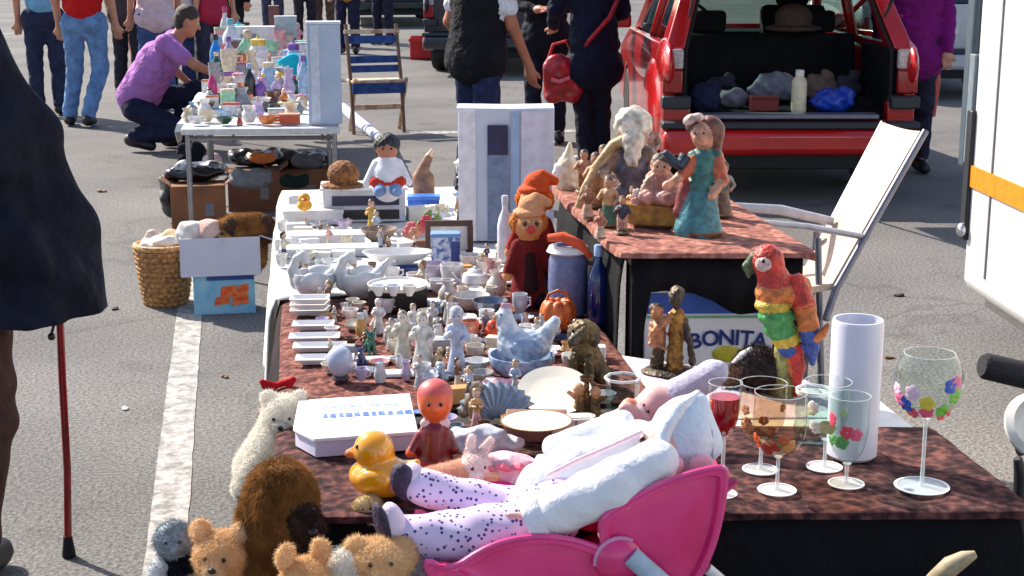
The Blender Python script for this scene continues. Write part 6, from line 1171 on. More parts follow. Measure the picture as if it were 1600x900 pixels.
g = G(); g.path([q(1008, 730, -.07), q(1040, 742, -.08), q(1075, 738, -.075), q(1110, 726, -.05)], .006, 8); g.build('bonnet_frill', fabric((236, 230, 236)), dl)
eyes(dl, [q(999, 680, -.026), q(994, 672, .004)], .0055)
solid('nose', [E(q(990, 694, -.018), (7*u, 7*u, 6*u))], skin((236, 176, 166)), dl, n=14); G().path([q(1000, 712, -.036), q(994, 710, -.022), q(992, 708, -.008)], 2.4*u, 6).build('lips', mat((205, 84, 96), .4), dl)
for (px, py, dy, w_, h_) in ((600, 808, -.05, 17, 48), (638, 772, .06, 26, 34)):
    c_ = Vector(q(px, py, dy)); s_ = solid('shoe', [E(tuple(c_+Vector((14*u, 0, 0))), (20*u, 26*u, h_*.9*u), 0, (0, -14, 0))], fabric((224, 205, 222)), dl, n=30)
    solid('sole', [E(tuple(c_+Vector((-3*u, -4*u, 0))), (w_*.62*u, 24*u, h_*u), 0, (0, -14, 20 if px < 620 else 52))], mat((66, 48, 82), .7, 0, (40, 34, 50), 60, .5, 120), s_, n=30)
# second doll lying behind, pink baby, small plush
ZF2 = TZ+.008
t, k = T('cloth_doll', 'bald pink cloth doll lying behind the white bonnet', 'doll', 1020, 690, ZF2)
solid('body', [E((12, 0, 62), (38, 32, 32), 0), C((36, 0, 76), 26, (92, 6, 112), 22, 1), C((-10, 0, 46), 26, (-70, -6, 20), 24, 2), C((-20, -16, 44), 12, (-44, -26, 62), 9, 0), C((70, 6, 96), 20, (100, 8, 118), 13, 1), E((-40, -10, 60), 12, 3)], [skin((226, 176, 172)), fabric((190, 186, 204)), fabric((236, 214, 216)), skin((224, 140, 110))], t, S=k, n=64, k=7, wob=1.2, wf=.12); eyes(t, [(-14, -22, 66), (-8, -28, 58)], 3, k)
t, k = T('pink_baby_doll', 'small baby doll in a ruffled pink dress lying between the duck and the big doll', 'doll', 800, 764, ZF2)
solid('dress', [E((-12, 0, 30), (58, 36, 30), 0), E((18, -6, 22), (44, 34, 24), 1), C((-40, -8, 34), 16, (-72, -22, 20), 10, 0), E((6, -14, 40), (34, 22, 20), 0), E((60, -6, 34), (34, 26, 26), 1)], [fabric((236, 190, 200)), fabric((240, 226, 228))], t, S=k, n=60, wob=2.2, wf=.17, k=6)
solid('head', [E((-34, -30, 22), (20, 19, 19), 0), E((-36, -48, 20), 4, 0), E((-34, -26, 32), (20, 18, 14), 1)], [skin((226, 150, 116)), mat((224, 196, 150), .7)], t, S=k, n=34, k=2); eyes(t, [(-42, -47, 25), (-28, -48, 25)], 2.4, k)
solid('magenta_bib', [E((-24, -46, 8), (38, 16, 22))], fabric((226, 40, 130)), t, S=k, n=30, wob=1, wf=.3)
for i in range(5): G(k).path([(-50+26*i, -34, 44+4*math.sin(i)), (-40+26*i, -38, 50), (-28+26*i, -36, 44)], [4, 7, 4], 8).build('ruffle', fabric((230, 120, 140)), t)
FUR1 = furm((226, 190, 140), (205, 165, 112), 60)
t, k = T('plush_rabbit', 'small beige and pink plush rabbit lying against the yellow duck', 'plush toy', 700, 776, ZF2, None, 10)
solid('body', [C((-40, 0, 26), 22, (30, 0, 34), 26, 0), E((44, -4, 46), (26, 24, 24), 1), C((50, 4, 60), 9, (70, 8, 84), 7, 1), C((36, 6, 62), 9, (40, 10, 90), 7, 1), C((-44, -8, 26), 14, (-84, -10, 28), 11, 0), E((40, -26, 40), (10, 8, 8), 2)], [furm((232, 186, 160), (214, 164, 136)), fabric((236, 208, 200)), fabric((236, 226, 210))], t, S=k, n=62, k=6, fur=(6000, .0035, .0005, .2)); eyes(t, [(34, -26, 52), (54, -24, 52)], 2.6, k)
t, k = T('plush_toy', 'beige plush toy peeping out beside the doll shoe', 'plush toy', 575, 812, .70)
solid('body', [E((0, 0, 20), (24, 20, 20), 0), C((8, 4, 8), 18, (26, 10, -20), 16, 1)], [fabric((205, 186, 140), (180, 156, 110), 60), fabric((232, 226, 214))], t, S=k, n=36, fur=(4000, .004, .0005, .2)); eyes(t, [(-8, -17, 24), (4, -19, 25)], 2.2, k)
# ================================================================== PLUSH TOYS IN FRONT
k0 = carton('black plastic crate beside the front table holding up the plush toys', 415, 1010, .0, 10, 10, 10, mat((24, 24, 28), .5))[0]
for c in list(k0.children): bpy.data.objects.remove(c)
k0.location = (-.06, 2.52, 0); k0.rotation_euler = (0, 0, 0); G().box((-.035, .10, .285), (.10, .56, .57)).build('box_body', mat((20, 20, 24), .5), k0, bevel=.006); G().box((-.035, .10, .575), (.115, .575, .02)).build('rim', mat((26, 26, 30), .5), k0, bevel=.004)
b1 = thing('cardboard_box', 'cardboard box on the ground under the pile of teddy bears', 'box', (.06, 2.20, 0)); G().box((0, 0, .19), (.62, .30, .38)).build('box_body', mat((150, 112, 78), .8, 0, (132, 98, 68), 8), b1, bevel=.004); G().box((0, 0, .386), (.63, .31, .012)).build('lid', mat((142, 106, 74), .8), b1)
def plush(label, px, py, y, prims, mats, n=64, fur=(16000, .0065, .0006, .3), kk=6, nm='teddy_bear', cat='teddy bear', group=None):
    p = onY(px, py, y); k = mpp(p); t = thing(nm, label, cat, p, 0, group)
    solid('body', prims, mats, t, S=k, n=n, k=kk, fur=fur, wob=1.0, wf=.16, seed=int(px)); return t, k
TAN = furm((232, 198, 156), (218, 180, 134)); TANL = furm((238, 212, 176), (222, 188, 150)); CRM = furm((240, 237, 228), (230, 224, 212))
BRN1 = furm((172, 122, 68), (112, 76, 42), 14, .3); BRN2 = mat((74, 52, 40), .8, 0, (40, 30, 26), 40, .6, 160, spec=.2); NOSE = mat((30, 22, 20), .35)
# white bear lying over the table corner
t, k = plush('big white plush bear slumped over the left corner of the front table', 430, 705, 2.92, [E((16, 0, 56), (36, 34, 34), 0), C((14, 0, 30), 40, (-18, -6, -26), 46, 0), C((-24, -14, -30), 30, (-46, -20, -50), 22, 0), C((20, -20, 6), 18, (36, -34, -28), 16, 0), C((-4, -26, 20), 16, (-36, -38, -18), 15, 0), E((-8, 8, 86), (12, 8, 12), 0), E((40, 8, 84), (12, 8, 12), 0), E((10, -32, 48), (15, 13, 12), 1)], [CRM, fabric((214, 205, 190))], 66, (16000, .007, .0006, .3))
eyes(t, [(0, -32, 62), (24, -32, 62)], 3, k); eyes(t, [(10, -46, 52)], (5, 3, 4), k, NOSE, 'nose')
# long haired brown plush dog
t, k = plush('big long haired brown plush dog with a black muzzle among the bears', 440, 815, 2.33, [E((0, 0, 40), (56, 50, 62), 0), C((-6, 6, 0), 62, (-20, 10, -110), 70, 0), C((-40, -20, 20), 24, (-46, -24, -40), 20, 0), C((-24, -42, 54), 16, (-10, -50, -30), 13, 0), E((34, -40, 14), (27, 22, 30), 1), E((46, -50, 2), (20, 17, 18), 1), E((4, -30, 84), (30, 24, 20), 0), C((30, -40, -50), 24, (26, -46, -110), 22, 2)], [BRN1, BRN2, mat((70, 50, 40), .8, 0, (40, 30, 26), 40)], 72, (30000, .011, .0007, 1.1), 8, 'plush_dog', 'plush dog')
eyes(t, [(18, -66, 44), (50, -64, 42)], 3.4, k, mat((14, 12, 14), .1)); eyes(t, [(48, -72, 8)], (9, 6, 7), k, mat((14, 12, 14), .25), 'nose')
def teddy(label, px, py, y, m, m2, s=1., turn=0, earh=1.0, body=True):
    pr = [E((0, 0, 0), (44*s, 40*s, 40*s), 0), E((-34*s, 4*s, 36*s*earh), (17*s, 10*s, 18*s*earh), 0), E((34*s, 4*s, 36*s*earh), (17*s, 10*s, 18*s*earh), 0), E((-34*s, -5*s, 35*s*earh), (10*s, 5*s, 11*s*earh), 1), E((34*s, -5*s, 35*s*earh), (10*s, 5*s, 11*s*earh), 1), E((0, -34*s, -10*s), (20*s, 17*s, 16*s), 1),
          C((0, 6*s, -44*s), 40*s, (0, 6*s, -96*s), 50*s, 0), C((-40*s, -6*s, -50*s), 17*s, (-58*s, -24*s, -92*s), 15*s, 0), C((40*s, -6*s, -50*s), 17*s, (58*s, -24*s, -92*s), 15*s, 0), C((-28*s, -20*s, -118*s), 22*s, (-44*s, -62*s, -122*s), 20*s, 0), C((28*s, -20*s, -118*s), 22*s, (44*s, -62*s, -122*s), 20*s, 0)]
    t, k = plush(label, px, py, y, pr, [m, m2], 72, (16000, .0065, .0006, .25), 6*s); t.rotation_euler = (0, 0, R(turn))
    eyes(t, [(-15*s, -37*s, 8*s), (15*s, -37*s, 8*s)], 4*s, k); eyes(t, [(0, -52*s, -5*s)], (7*s, 4*s, 5*s), k, NOSE, 'nose'); return t
teddy('tan teddy bear with upright ears left of the brown plush dog', 346, 868, 2.30, TAN, TANL, .98, -14, 1.1)
teddy('light brown teddy bear at the bottom edge right of the brown plush dog', 476, 905, 2.16, furm((234, 202, 160), (220, 184, 138)), TANL, .86, 20, 1.35)
t, k = plush('white bodied bear with a tan head under the doll shoes', 585, 878, 2.20, [E((10, 0, 2), (58, 44, 36), 0), E((-28, 0, 26), (20, 13, 18), 0), E((44, 0, 24), (20, 13, 16), 0), E((8, -40, -8), (24, 18, 17), 0), C((-48, -6, -8), 34, (-76, -14, -40), 28, 1), C((20, 6, -50), 46, (20, 6, -90), 50, 1), C((-30, -20, -50), 26, (-60, -40, -86), 22, 1), C((70, -6, -20), 22, (92, -10, -60), 22, 2)], [furm((236, 204, 160), (220, 184, 140)), CRM, fabric((160, 140, 140))], 70, (16000, .0065, .0006, .3))
eyes(t, [(-8, -40, 12), (24, -40, 12)], 3.6, k); eyes(t, [(8, -58, -4)], (6, 4, 5), k, NOSE, 'nose')
t, k = plush('small grey fluffy plush with a dark coat at the bottom left corner of the pile', 272, 848, 2.36, [E((0, 0, 4), (30, 28, 30), 0), C((4, 4, -26), 26, (8, 6, -64), 34, 1), C((-22, -10, -34), 14, (-36, -22, -56), 12, 2), C((26, -10, -34), 14, (38, -20, -60), 12, 1), E((0, -26, -2), (11, 9, 9), 0)], [fabric((172, 180, 192), (140, 150, 150), 50), fabric((30, 34, 44)), fabric((226, 226, 226))], 52, (9000, .0065, .0006, .2), 5, 'plush_toy', 'plush toy')
eyes(t, [(-10, -26, 10), (10, -26, 10)], 3, k)
b2 = thing('cardboard_box', 'small cardboard box on the ground beneath the grey plush', 'box', (-.20, 2.38, 0)); G().box((0, 0, .22), (.15, .2, .44)).build('box_body', mat((156, 118, 82), .8, 0, (136, 100, 70), 8), b2, bevel=.004); G().box((0, 0, .447), (.155, .205, .012)).build('lid', mat((146, 110, 76), .8), b2)
o = G().path([onY(1462, 910, 2.15), onY(1486, 884, 2.13), onY(1508, 872, 2.12), onY(1524, 866, 2.12)], [.018, .016, .012, .006], 12).build('beige_strap', mat((176, 160, 130), .6, 0, (140, 124, 96), 40)); 
bagp = onY(1480, 930, 2.12); tb = thing('tote_bag', 'dark tote bag with a beige handle in front of the black cloth', 'bag', (bagp.x, 2.12, 0)); o.parent = tb; o.location = -Vector((bagp.x, 2.12, 0)); o.name = 'handle'
solid('bag_body', [B((.01, .0, .31), (.15, .07, .31), .05), E((0, -.03, .3), (.13, .06, .25))], fabric((26, 28, 38)), tb, n=44, wob=.004, wf=25)
# ================================================================== LEFT HEAP: basket, boxes, brown plush
t, k = T('wicker_basket', 'round wicker basket filled with pale cloths left of the white box', 'basket', 260, 474, 0)
WK = mat((206, 150, 88), .7, 0, (140, 92, 50), 60, .8, 90); g = G(k); N_ = 40
rows = 11
for r_ in range(rows):
    z = 4+r_*8; rr = 30+12*(r_/rows)**.8
    g.path([((rr+1.6*(1 if (i+r_) % 2 else -1))*math.cos(i*2*math.pi/N_), (rr+1.6*(1 if (i+r_) % 2 else -1))*math.sin(i*2*math.pi/N_), z) for i in range(N_)], 4.4, 6, closed=True)
g.lathe([(.1, 1), (29, 1), (30, 4), (40, 88), (37.5, 88), (28, 5), (.1, 4)], 24); g.build('weave', WK, t)
G(k).path([(42.5*math.cos(i*math.pi/12), 42.5*math.sin(i*math.pi/12), 93) for i in range(24)], 5, 8, closed=True).build('rim', mat((214, 164, 100), .6, 0, (150, 104, 60), 60, .6, 90), t)
o = solid('folded_cloths', [E((-8, 0, 8), (30, 26, 12), 0), E((14, 6, 16), (22, 20, 14), 1), E((4, -16, 14), (24, 14, 10), 0), E((-14, 10, 18), (14, 12, 12), 2)], [fabric((232, 226, 214)), fabric((224, 190, 150)), fabric((214, 190, 180))], S=k, n=48, wob=1.6, wf=.2); o.location = t.location+Vector((0, 0, 86*k)); tag(o, 'pale crumpled cloths heaped in the wicker basket', 'cloth')
t, k = T('toy_carton', 'blue toy carton with a red and orange picture under the white box', 'box', 352, 490, 0)
HB = 62; G(k).box((0, 24, HB/2), (94, 56, HB)).build('box_body', mat((110, 172, 206), .5, 0, (150, 196, 216), 14), t, bevel=.003)
g = G(k); 
for (x, z, w_, h_) in ((8, 36, 30, 20), (24, 26, 26, 24), (-4, 22, 24, 14), (30, 42, 16, 12)): g.prism([(x-w_/2, z-h_/2), (x+w_/2, z-h_/2+3), (x+w_/2-2, z+h_/2), (x-w_/2+3, z+h_/2-2)], -5.2-.2*(w_ % 7), -4)
g.build('red_picture', mat((216, 62, 36), .5, 0, (232, 130, 50), 50), t); G(k).box((10, -4.8, 58), (72, 1.2, 7)).build('blue_band', mat((40, 70, 150), .5), t)
zt = HB*k+.002; p_ = t.location
wb = thing('white_carton', 'large white open carton on top of the blue toy carton', 'box', (p_.x-.01, p_.y-.02, zt), faceang(p_)); W1 = mat((208, 208, 224), .55, 0, (196, 198, 216), 6)
g = G(k); g.box((0, 30, 1.5), (118, 66, 3)); g.box((0, -3, 30), (120, 2.5, 60)); g.box((0, 62, 30), (120, 2.5, 60)); g.box((-60, 30, 30), (2.5, 62, 60)); g.box((60, 30, 30), (2.5, 62, 60)); g.build('box_body', W1, wb)
G(k).prism([(61.5, 60), (82, 52), (82, 53.5), (61.5, 61.5)], -2, 62).build('flap', W1, wb)
def incarton(x, y, z): return wb.matrix_basis @ Vector((x*k, y*k, z*k))
pl_ = thing('plush_dog', 'brown plush dog sticking out of the white open carton', 'plush dog', incarton(38, 26, 12), faceang(p_))
solid('body', [E((2, 0, 56), (50, 26, 24), 0), C((6, 4, 10), 28, (4, 4, 40), 30, 0), E((-32, -14, 44), (18, 15, 14), 1), E((-20, -20, 62), (10, 6, 16), 2), E((34, -12, 56), (12, 8, 24), 2), C((-30, -16, 24), 10, (-40, -20, 34), 9, 1)], [BRN1, fabric((190, 140, 84)), mat((96, 56, 36), .8, 0, (60, 36, 26), 40)], pl_, S=k, n=60, k=5, fur=(12000, .010, .001, .5), wob=1, wf=.15); eyes(pl_, [(-34, -27, 54), (-18, -29, 56)], 3, k); eyes(pl_, [(-42, -26, 46)], (5, 4, 4), k, NOSE, 'nose')
o = solid('plush_heap', [E((0, 0, 40), (24, 22, 26), 0), E((-30, 4, 42), (22, 20, 22), 1), E((20, -8, 36), (14, 12, 14), 2)], [fabric((226, 190, 176)), fabric((232, 222, 214)), fabric((168, 160, 70))], S=k, n=44, wob=1.4, wf=.2); o.location = incarton(-14, 20, 20); o.rotation_euler = (0, 0, faceang(p_)); tag(o, 'pink and cream soft toy heap inside the white open carton', 'plush toys')
# ================================================================== FAR STALL
fx0, fx1 = -.60, .18
for i, (y0, y1, lab) in enumerate(((7.72, 9.55, 'nearer folding table of the far stall crowded with ornaments'), (9.62, 12.9, 'further folding table of the far stall crowded with ornaments'))):
    folding_table(lab, (fx0, y0), (fx1, y0-.06), (fx1, y1), (fx0, y1), TZ, mat((214, 214, 216), .45), STEEL)
drape('tablecloth', (-.62, 8.0), (.1, 8.0), (.1, 9.5), (-.62, 9.5), TZ+.006, (.05, 0, 0, .12), WHITEC, (7, .012), 18, 22, label='white cloth on the nearer folding table of the far stall')
ZT = TZ+.008
def fcol(c): return china(c, tuple(int(v*.82) for v in c), 40)
t, k = T('upright_panel', 'tall pale blue grey box standing at the right front corner of the far stall', 'box', 509, 194, ZT)
G(k).box((0, 14, 77), (52, 28, 154)).build('box_body', mat((182, 194, 212), .5, 0, (168, 180, 204), 7), t, bevel=.004); G(k).box((-14, -.7, 78), (14, 2, 150)).build('edge_strip', mat((205, 212, 226), .5), t, bevel=.002); G(k).box((0, 14, 156), (54, 30, 4)).build('lid', mat((220, 226, 236), .5), t, bevel=.002)
kinds = ['bottle', 'figurine', 'vase', 'bowl', 'cup', 'tin', 'jar']
cols = [('white', (230, 228, 226)), ('cream', (224, 206, 176)), ('pale blue', (160, 190, 220)), ('magenta', (200, 40, 120)), ('purple', (130, 80, 170)), ('orange', (214, 120, 50)), ('brown', (110, 70, 50)), ('dark green', (40, 80, 60)), ('pink', (228, 150, 160)), ('black', (34, 32, 38)), ('grey', (150, 152, 158)), ('bright red', (200, 40, 40)), ('turquoise', (40, 170, 200)), ('mint green', (150, 205, 170)), ('lilac', (190, 170, 210)), ('yellow', (224, 190, 80))]
rows_ = [(192, 'front', [292, 310, 328, 349, 371, 393, 415, 438, 460]), (172, 'second', [318, 336, 358, 380, 402, 424, 446, 468]), (156, 'third', [328, 348, 368, 390, 412, 434, 456, 474]), (141, 'fourth', [334, 352, 374, 396, 416, 438, 458, 476]), (127, 'fifth', [336, 358, 378, 398, 420, 440, 460, 476]), (114, 'sixth', [340, 362, 384, 402, 424, 444, 464]), (102, 'seventh', [346, 368, 388, 410, 430, 452, 470]), (92, 'eighth', [352, 372, 394, 416, 436, 456, 474]), (84, 'ninth', [350, 374, 396, 418, 440, 462]), (77, 'tenth', [356, 380, 402, 424, 446, 466])]
rows_ += [(181, 'low front', [302, 322, 342, 364, 386, 407, 428, 450, 470]), (164, 'low second', [324, 344, 364, 386, 406, 428, 450, 470]), (148, 'low third', [330, 352, 374, 394, 414, 436, 458]), (134, 'low fourth', [338, 360, 380, 400, 422, 444, 466]), (120, 'low fifth', [346, 368, 390, 410, 432, 452, 472])]
rg = random.Random(42); ords = ['first', 'second', 'third', 'fourth', 'fifth', 'sixth', 'seventh', 'eighth', 'ninth']
pref = {0: [1, 0, 1, 1, 11, 0, 5, 0, 1], 1: [6, 0, 13, 10, 0, 9, 6, 1, 0]}
for ri, (py, rn, xs) in enumerate(rows_):
    last = -1
    for xi, px in enumerate(xs):
        px += rg.uniform(-5, 5); py_ = py+rg.uniform(-4, 4); kd = rg.choice(kinds)
        ci = pref[ri][xi] if ri in pref else (rg.choice([0, 0, 0, 0, 0, 1, 2, 10, 14, 8]) if rg.random() < .66 else rg.randrange(16))
        if ci == last: ci = rg.randrange(16)
        last = ci; cn_, c = cols[ci]; h = rg.uniform(14, 24) if rn.startswith('low') else (rg.uniform(26, 48) if ri > 1 else rg.uniform(16, 28))
        if ri and rg.random() < .3: h *= 1.5
        w = rg.uniform(17, 30); lab = f'{cn_} {kd}, {ords[xi]} from the left in the {rn} row of the far stall'; m = fcol(c); gp_ = 'ornaments on the far stall'
        if kd == 'bottle': bottle(lab, px, py_, ZT, w*.75, h*1.2, m, fcol(rg.choice(cols)[1]), gp_)
        elif kd == 'figurine':
            t, k = T('figurine', lab, 'figurine', px, py_, ZT, gp_, rg.uniform(-40, 40)); v = h/100.; c2 = fcol(rg.choice(cols)[1])
            solid('figure', [C((0, 0, 2*v), 20*v, (0, 0, 46*v), 11*v, 0), C((0, 0, 46*v), 13*v, (0, 0, 66*v), 12*v, 1), E((0, 0, 86*v), 12*v, 2), C((-12*v, 0, 64*v), 6*v, (-22*v, -10*v, 44*v), 5*v, 1), C((12*v, 0, 64*v), 6*v, (22*v, -10*v, 50*v), 5*v, 1)], [m, c2, fcol((220, 190, 165))], t, S=k, n=24, k=4*v); lath('base', [(22*v, -1*v), (22*v, 5*v), (.1, 6*v)], fcol((170, 150, 120)), t, k, 16)
        elif kd == 'vase': o = G(kof(px, py_, ZT)).lathe(shell([(w*.3, 0), (w*.55, h*.35), (w*.3, h*.75), (w*.42, h)], 1.2), 18).build('vase', m); one(o, lab, 'vase', px, py_, ZT, gp_)
        elif kd == 'bowl': bowl(lab, px, py_, ZT, w*1.4, h*.5, m, gp_)
        elif kd == 'cup': cup(lab, px, py_, ZT, w, h*.7, m, gp_)
        elif kd == 'tin': carton(lab, px, py_, ZT, w, w*.6, h*.8, m, 3, rg.uniform(-20, 20), gp_, 'tin', 'tin', lidm=fcol(rg.choice(cols)[1]))
        else:
            t, k = T('jar', lab, 'jar', px, py_, ZT, gp_); lath('jar_body', [(w*.42, 0), (w*.5, h*.1), (w*.5, h*.6), (w*.36, h*.72)], m, t, k, 18); lath('lid', [(w*.4, h*.7), (w*.42, h*.84), (w*.1, h*.88), (.1, h*.98)], fcol(rg.choice(cols)[1]), t, k, 16)
bottle('tall blue bottle with a dark cap at the left side of the far stall', 339, 116, ZT, 20, 62, mat((30, 130, 214), .3), plastic((30, 30, 40)))
bottle('tall white detergent bottle at the back left of the far stall', 362, 96, ZT, 26, 66, mat((228, 230, 232), .4), plastic((110, 180, 190)))
t, k = T('toy_shirt', 'turquoise doll dress standing left of the tall pale blue grey box', 'dress', 462, 132, ZT); solid('dress_body', [C((0, 0, 6), 12, (0, 0, 34), 9, 0), C((-8, 0, 40), 7, (-20, -2, 34), 7, 0), C((8, 0, 40), 7, (20, -2, 34), 7, 0), E((0, 0, 40), (14, 8, 8), 0)], fabric((30, 180, 210)), t, S=k, n=34, k=3, wob=.5, wf=.3); G(k).path([(-6, 0, 47), (0, -4, 45), (6, 0, 47)], 1.5, 6).build('neckline', fabric((225, 240, 240)), t)
k = kof(490, 60, ZT)
for i, (px, py, w, h, c, lab) in enumerate(((400, 90, 60, 46, (226, 224, 226), 'large white cardboard box at the back of the far stall'), (448, 88, 34, 60, (176, 190, 192), 'grey green tall box at the back of the far stall'), (430, 82, 16, 70, (110, 60, 60), 'narrow brown box at the back of the far stall'))):
    carton(lab, px, py, ZT, w, 26, h, mat(c, .5), 3)
t, k = T('red_bag', 'small orange red box at the right front of the far stall', 'box', 453, 194, ZT); G(k).box((0, 8, 7), (32, 18, 14)).build('box_body', mat((200, 84, 48), .5), t, bevel=.003); G(k).box((0, 8, 15), (33, 19, 2)).build('lid', mat((226, 170, 140), .5), t)
# under the far stall
def gcarton(label, px, py, w, d, h, c, z=0):
    t, k = T('cardboard_box', label, 'box', px, py, z, 'cardboard boxes under the far stall'); m = mat(c, .8, 0, tuple(int(v*.78) for v in c), 6)
    G(k).box((0, d/2, h/2), (w, d, h)).build('box_body', m, t, bevel=.004)
    for s in (-1, 1): G(k).prism([(s*w/2, h), (s*(w/2+14), h+9), (s*(w/2+14), h+10.5), (s*w/2, h+1.5)], 2, d-2).build('flap', m, t)
    G(k).box((w*.2, -.6, h*.45), (w*.16, 1, h*.3)).build('printed_label', mat((120, 120, 130), .6), t); return t, k
gcarton('brown cardboard box with a black bin bag at the left foot of the far stall', 312, 358, 84, 56, 68, (150, 98, 66))
gcarton('dark brown cardboard box under the middle of the far stall', 398, 330, 80, 60, 62, (120, 78, 56)); gcarton('cardboard box at the right foot of the far stall', 470, 322, 84, 60, 56, (140, 92, 60))
BB = mat((16, 17, 22), .25, 0, (30, 32, 42), 14, .9, 26, coat=.3)
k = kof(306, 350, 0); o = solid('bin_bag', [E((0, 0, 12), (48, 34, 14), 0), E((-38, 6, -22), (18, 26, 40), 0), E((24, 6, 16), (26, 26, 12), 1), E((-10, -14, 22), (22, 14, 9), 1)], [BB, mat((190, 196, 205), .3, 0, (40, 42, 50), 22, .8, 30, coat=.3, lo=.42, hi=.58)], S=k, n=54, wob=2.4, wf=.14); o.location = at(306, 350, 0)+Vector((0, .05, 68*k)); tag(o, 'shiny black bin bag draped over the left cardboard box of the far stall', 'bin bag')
for (bx, by, bz, lab_) in ((402, 322, 62, 'black bin bag spilling over the middle cardboard box of the far stall'), (474, 318, 56, 'black bin bag on the right cardboard box of the far stall')):
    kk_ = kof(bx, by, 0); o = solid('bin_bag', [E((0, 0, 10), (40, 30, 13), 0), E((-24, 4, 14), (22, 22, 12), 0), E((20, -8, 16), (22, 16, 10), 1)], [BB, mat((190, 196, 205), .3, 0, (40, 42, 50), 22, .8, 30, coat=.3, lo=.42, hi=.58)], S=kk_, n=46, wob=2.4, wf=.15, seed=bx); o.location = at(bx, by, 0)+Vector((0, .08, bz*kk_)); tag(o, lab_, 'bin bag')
for (px, py, w, h, c, lab) in ((300, 238, 46, 46, (22, 24, 36), 'dark cloth bundle on the ground behind the left box of the far stall'), (392, 262, 70, 28, (120, 124, 132), 'grey cloth bundle on the middle box of the far stall'), (460, 262, 46, 20, (22, 40, 36), 'dark green bundle on the right box of the far stall'), (332, 240, 30, 30, (226, 196, 196), 'pale pink bundle behind the table leg of the far stall'), (410, 224, 40, 16, (196, 110, 60), 'rust orange bundle under the top of the far stall'), (480, 232, 50, 22, (92, 88, 96), 'dusty grey bundle at the right under the far stall')):
    z_ = .1 if py > 250 else .05; z_ = {262: .24, 224: .30, 232: .26}.get(py, 0); k = kof(px, py+30, z_); o = solid('cloth_bundle', [E((0, 0, h*.4), (w*.5, w*.34, h*.5)), E((w*.2, -4, h*.7), (w*.3, w*.24, h*.34)), E((-w*.22, 2, h*.6), (w*.26, w*.22, h*.4))], fabric(c), S=k, n=34, wob=1.6, wf=.2); o.location = at(px, py+30, z_); tag(o, lab, 'cloth')

# a few scraps on the asphalt
for i, (px, py, w_, c_, lab) in enumerate(((1404, 463, 9, (40, 34, 30), 'tiny dark scrap on the asphalt left of the camper van'), (180, 484, 7, (60, 54, 50), 'dark scrap on the asphalt by the wicker basket'), (196, 640, 9, (205, 200, 190), 'crumpled pale paper scrap left of the white parking line'), (352, 590, 8, (120, 92, 60), 'dry leaf on the asphalt right of the white parking line'), (160, 300, 8, (150, 130, 100), 'tan scrap on the asphalt between the navy jacket and the far boxes'), (1390, 560, 9, (110, 84, 56), 'dry leaf on the asphalt behind the white cylinder vase'))):
    k = kof(px, py, 0); o = solid('scrap', [E((0, 0, 1.6), (w_, w_*.6, 1.6)), E((w_*.5, 2, 2.6), (w_*.5, w_*.5, 2))], mat(c_, .8), S=k, n=18, wob=.5, wf=.7); one(o, lab, 'litter', px, py, .0, None, 40*i)
# ================================================================== small china filling the gaps between the bigger pieces
bpy.context.view_layer.update()
def rect(o):
    xs = []; ys = []; zs = []
    for q_ in [o]+list(o.children_recursive):
        if q_.type == 'MESH':
            for c in q_.bound_box: v = q_.matrix_world @ Vector(c); xs.append(v.x); ys.append(v.y); zs.append(v.z)
    return (min(xs), max(xs), min(ys), max(ys), min(zs), max(zs)) if xs else None
SKIP = ('tablecloth', 'table_runner', 'folding_table', 'side_table', 'display_table', 'ground', 'parking_line')
RC = []
for o in list(SC.objects):
    if o.parent is None and o.type in ('MESH', 'EMPTY') and not o.name.startswith(SKIP):
        r_ = rect(o)
        if r_ and r_[3] > 2.3 and r_[2] < 6 and r_[5] > .6: RC.append(list(r_[:4]))
ANCH = [('the pale egg', 532, 593), ('the black box', 622, 487), ('the hen tureen', 815, 584), ('the tall angel', 714, 586), ('the clown dolls', 826, 474), ('the stoneware jug', 887, 492), ('the orange basket', 872, 514), ('the left swan dish', 492, 464), ('the right swan dish', 564, 464), ('the tea tin', 697, 418), ('the pewter bowl', 766, 496), ('the bronze dog', 912, 600), ('the ivory lady', 660, 572), ('the long oval dish', 622, 412), ('the drawer box', 570, 347), ('the tall pale carton', 793, 378), ('the white bottle', 789, 408), ('the white square dishes', 500, 535), ('the tilted plate', 866, 640), ('the shell dish', 776, 640), ('the lettered carton', 560, 660), ('the green frog', 578, 552), ('the gold figurine', 581, 362)]
rg = random.Random(77); USED = set(); HAVE = {o.get('label') for o in SC.objects}; FC = [('white', (232, 230, 228)), ('cream', (226, 214, 190)), ('pale blue', (176, 196, 222)), ('ivory', (222, 216, 200)), ('grey', (160, 162, 168)), ('brown', (120, 82, 58)), ('lilac', (196, 180, 210)), ('pink', (224, 170, 172)), ('pearl', (208, 210, 214)), ('honey', (200, 150, 90)), ('dark blue', (50, 62, 110)), ('sage', (150, 168, 140))]
WTS = [9, 5, 4, 5, 3, 3, 2, 2, 4, 2, 1, 1]
def flabel(px, py, kd, cn):
    for an in sorted(ANCH, key=lambda a: (a[1]-px)**2+((a[2]-py)*1.6)**2)[:4]:
        dx, dy = px-an[1], (py-an[2])*1.6
        rel = ('right of' if dx > 0 else 'left of') if abs(dx) > abs(dy) else ('in front of' if dy > 0 else 'behind')
        for pre in ('small', 'tiny', 'little'):
            lab = f'{pre} {cn} {kd} {rel} {an[0]}'
            if lab in HAVE: continue
            if (cn, kd, rel, an[0]) not in USED: USED.add((cn, kd, rel, an[0])); return lab
    return None
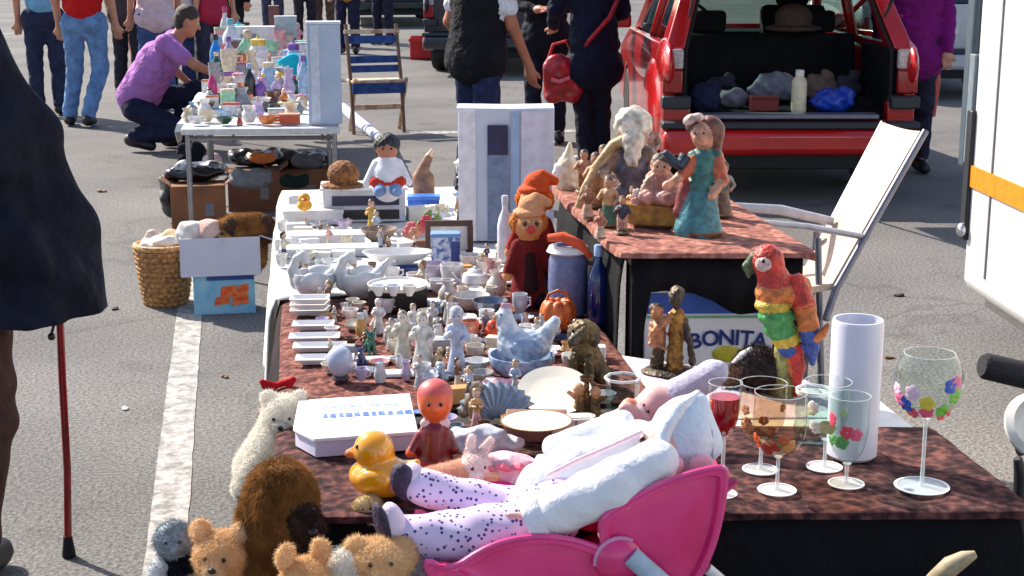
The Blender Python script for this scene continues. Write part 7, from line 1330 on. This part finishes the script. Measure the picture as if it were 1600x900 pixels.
def fill(n, x0, x1, y0, y1, z, kinds, sz=(18, 34), tries=6000, pad=.001, lim=None):
    c = 0
    for _ in range(tries):
        if c >= n: break
        px, py = rg.uniform(x0, x1), rg.uniform(y0, y1)
        if lim and not lim(px, py): continue
        p = at(px, py, z); k = mpp(p); w = rg.uniform(*sz)*(py+250)/780; hw = w*k*.5+pad
        if any(p.x+hw > r_[0] and p.x-hw < r_[1] and p.y+hw > r_[2] and p.y-hw < r_[3] for r_ in RC): continue
        kd = rg.choice(kinds); cn, cc = rg.choices(FC, WTS)[0]; lab = flabel(px, py, kd, cn)
        if not lab: continue
        h = w*rg.uniform(.7, 1.3); m = china(cc, tuple(int(v*.84) for v in cc), 70); t0 = rg.uniform(-60, 60)
        if kd == 'cup': cup(lab, px, py, z, w*.72, h*.7, m, turn=t0)
        elif kd == 'bowl': bowl(lab, px, py, z, w, h*.45, m)
        elif kd == 'saucer': plate(lab, px, py, z, w*1.0, m)
        elif kd == 'vase': one(G(k).lathe(shell([(w*.2, 0), (w*.36, h*.4), (w*.18, h*.85), (w*.28, h*1.15)], 1.2), 20).build('vase', m), lab, 'vase', px, py, z)
        elif kd == 'figurine': figurine(lab, px, py, z, h*1.7, cc, (218, 186, 165), rg.choice([(90, 60, 44), (150, 120, 80), (60, 50, 48)]), (170, 160, 146), rg.random() < .7, (rg.randint(-30, 60), rg.randint(-40, 40)), rg.choices(FC, WTS)[0][1], turn=t0, wide=.8)
        elif kd == 'animal ornament': animal(lab, px, py, z, h*.9, cc, tuple(int(v*.7) for v in cc), rg.choice(['dog', 'cat']), turn=t0)
        elif kd == 'box': carton(lab, px, py, z, w, w*.6, h*.5, mat(cc, .5), 2.5, t0*.3)
        elif kd == 'salt pot':
            t, k = T('salt_pot', lab, 'pot', px, py, z); lath('pot_body', [(w*.2, 0), (w*.28, h*.3), (w*.2, h*.75)], m, t, k, 18); lath('lid', [(w*.21, h*.75), (w*.18, h*.95), (.1, h)], metal((190, 190, 195)), t, k, 16)
        RC.append([p.x-hw, p.x+hw, p.y-hw, p.y+hw]); c += 1
    return c
AK = ['cup', 'bowl', 'saucer', 'vase', 'figurine', 'figurine', 'animal ornament', 'salt pot', 'box']
n1 = fill(92, 560, 930, 405, 598, ZB, AK, (23, 38), pad=-.003, lim=lambda x, y: x < 700+ (y-405)*1.3+120)
n2 = fill(22, 500, 620, 455, 596, ZB, ['saucer', 'bowl', 'salt pot', 'figurine', 'cup', 'saucer', 'box'], (20, 30), pad=-.002)
n3 = fill(44, 440, 730, 330, 425, ZW, ['box', 'bowl', 'saucer', 'cup', 'box', 'vase', 'figurine'], (20, 38))
n4 = fill(20, 690, 950, 600, 700, ZF, ['saucer', 'bowl', 'cup', 'animal ornament', 'figurine', 'box'], (22, 36))
FC[:] = [('white', (234, 233, 232)), ('bright white', (240, 240, 240)), ('ivory', (226, 221, 208)), ('pearl', (212, 214, 218))]; WTS[:] = [5, 4, 2, 2]
n5 = fill(46, 510, 930, 405, 598, ZB, ['saucer', 'saucer', 'bowl', 'box', 'cup'], (32, 48), pad=-.014)
n6 = fill(16, 450, 720, 330, 425, ZW, ['box', 'bowl', 'saucer'], (34, 50), pad=-.012)
print('filled', n5, n6, n1, n2, n3, n4)
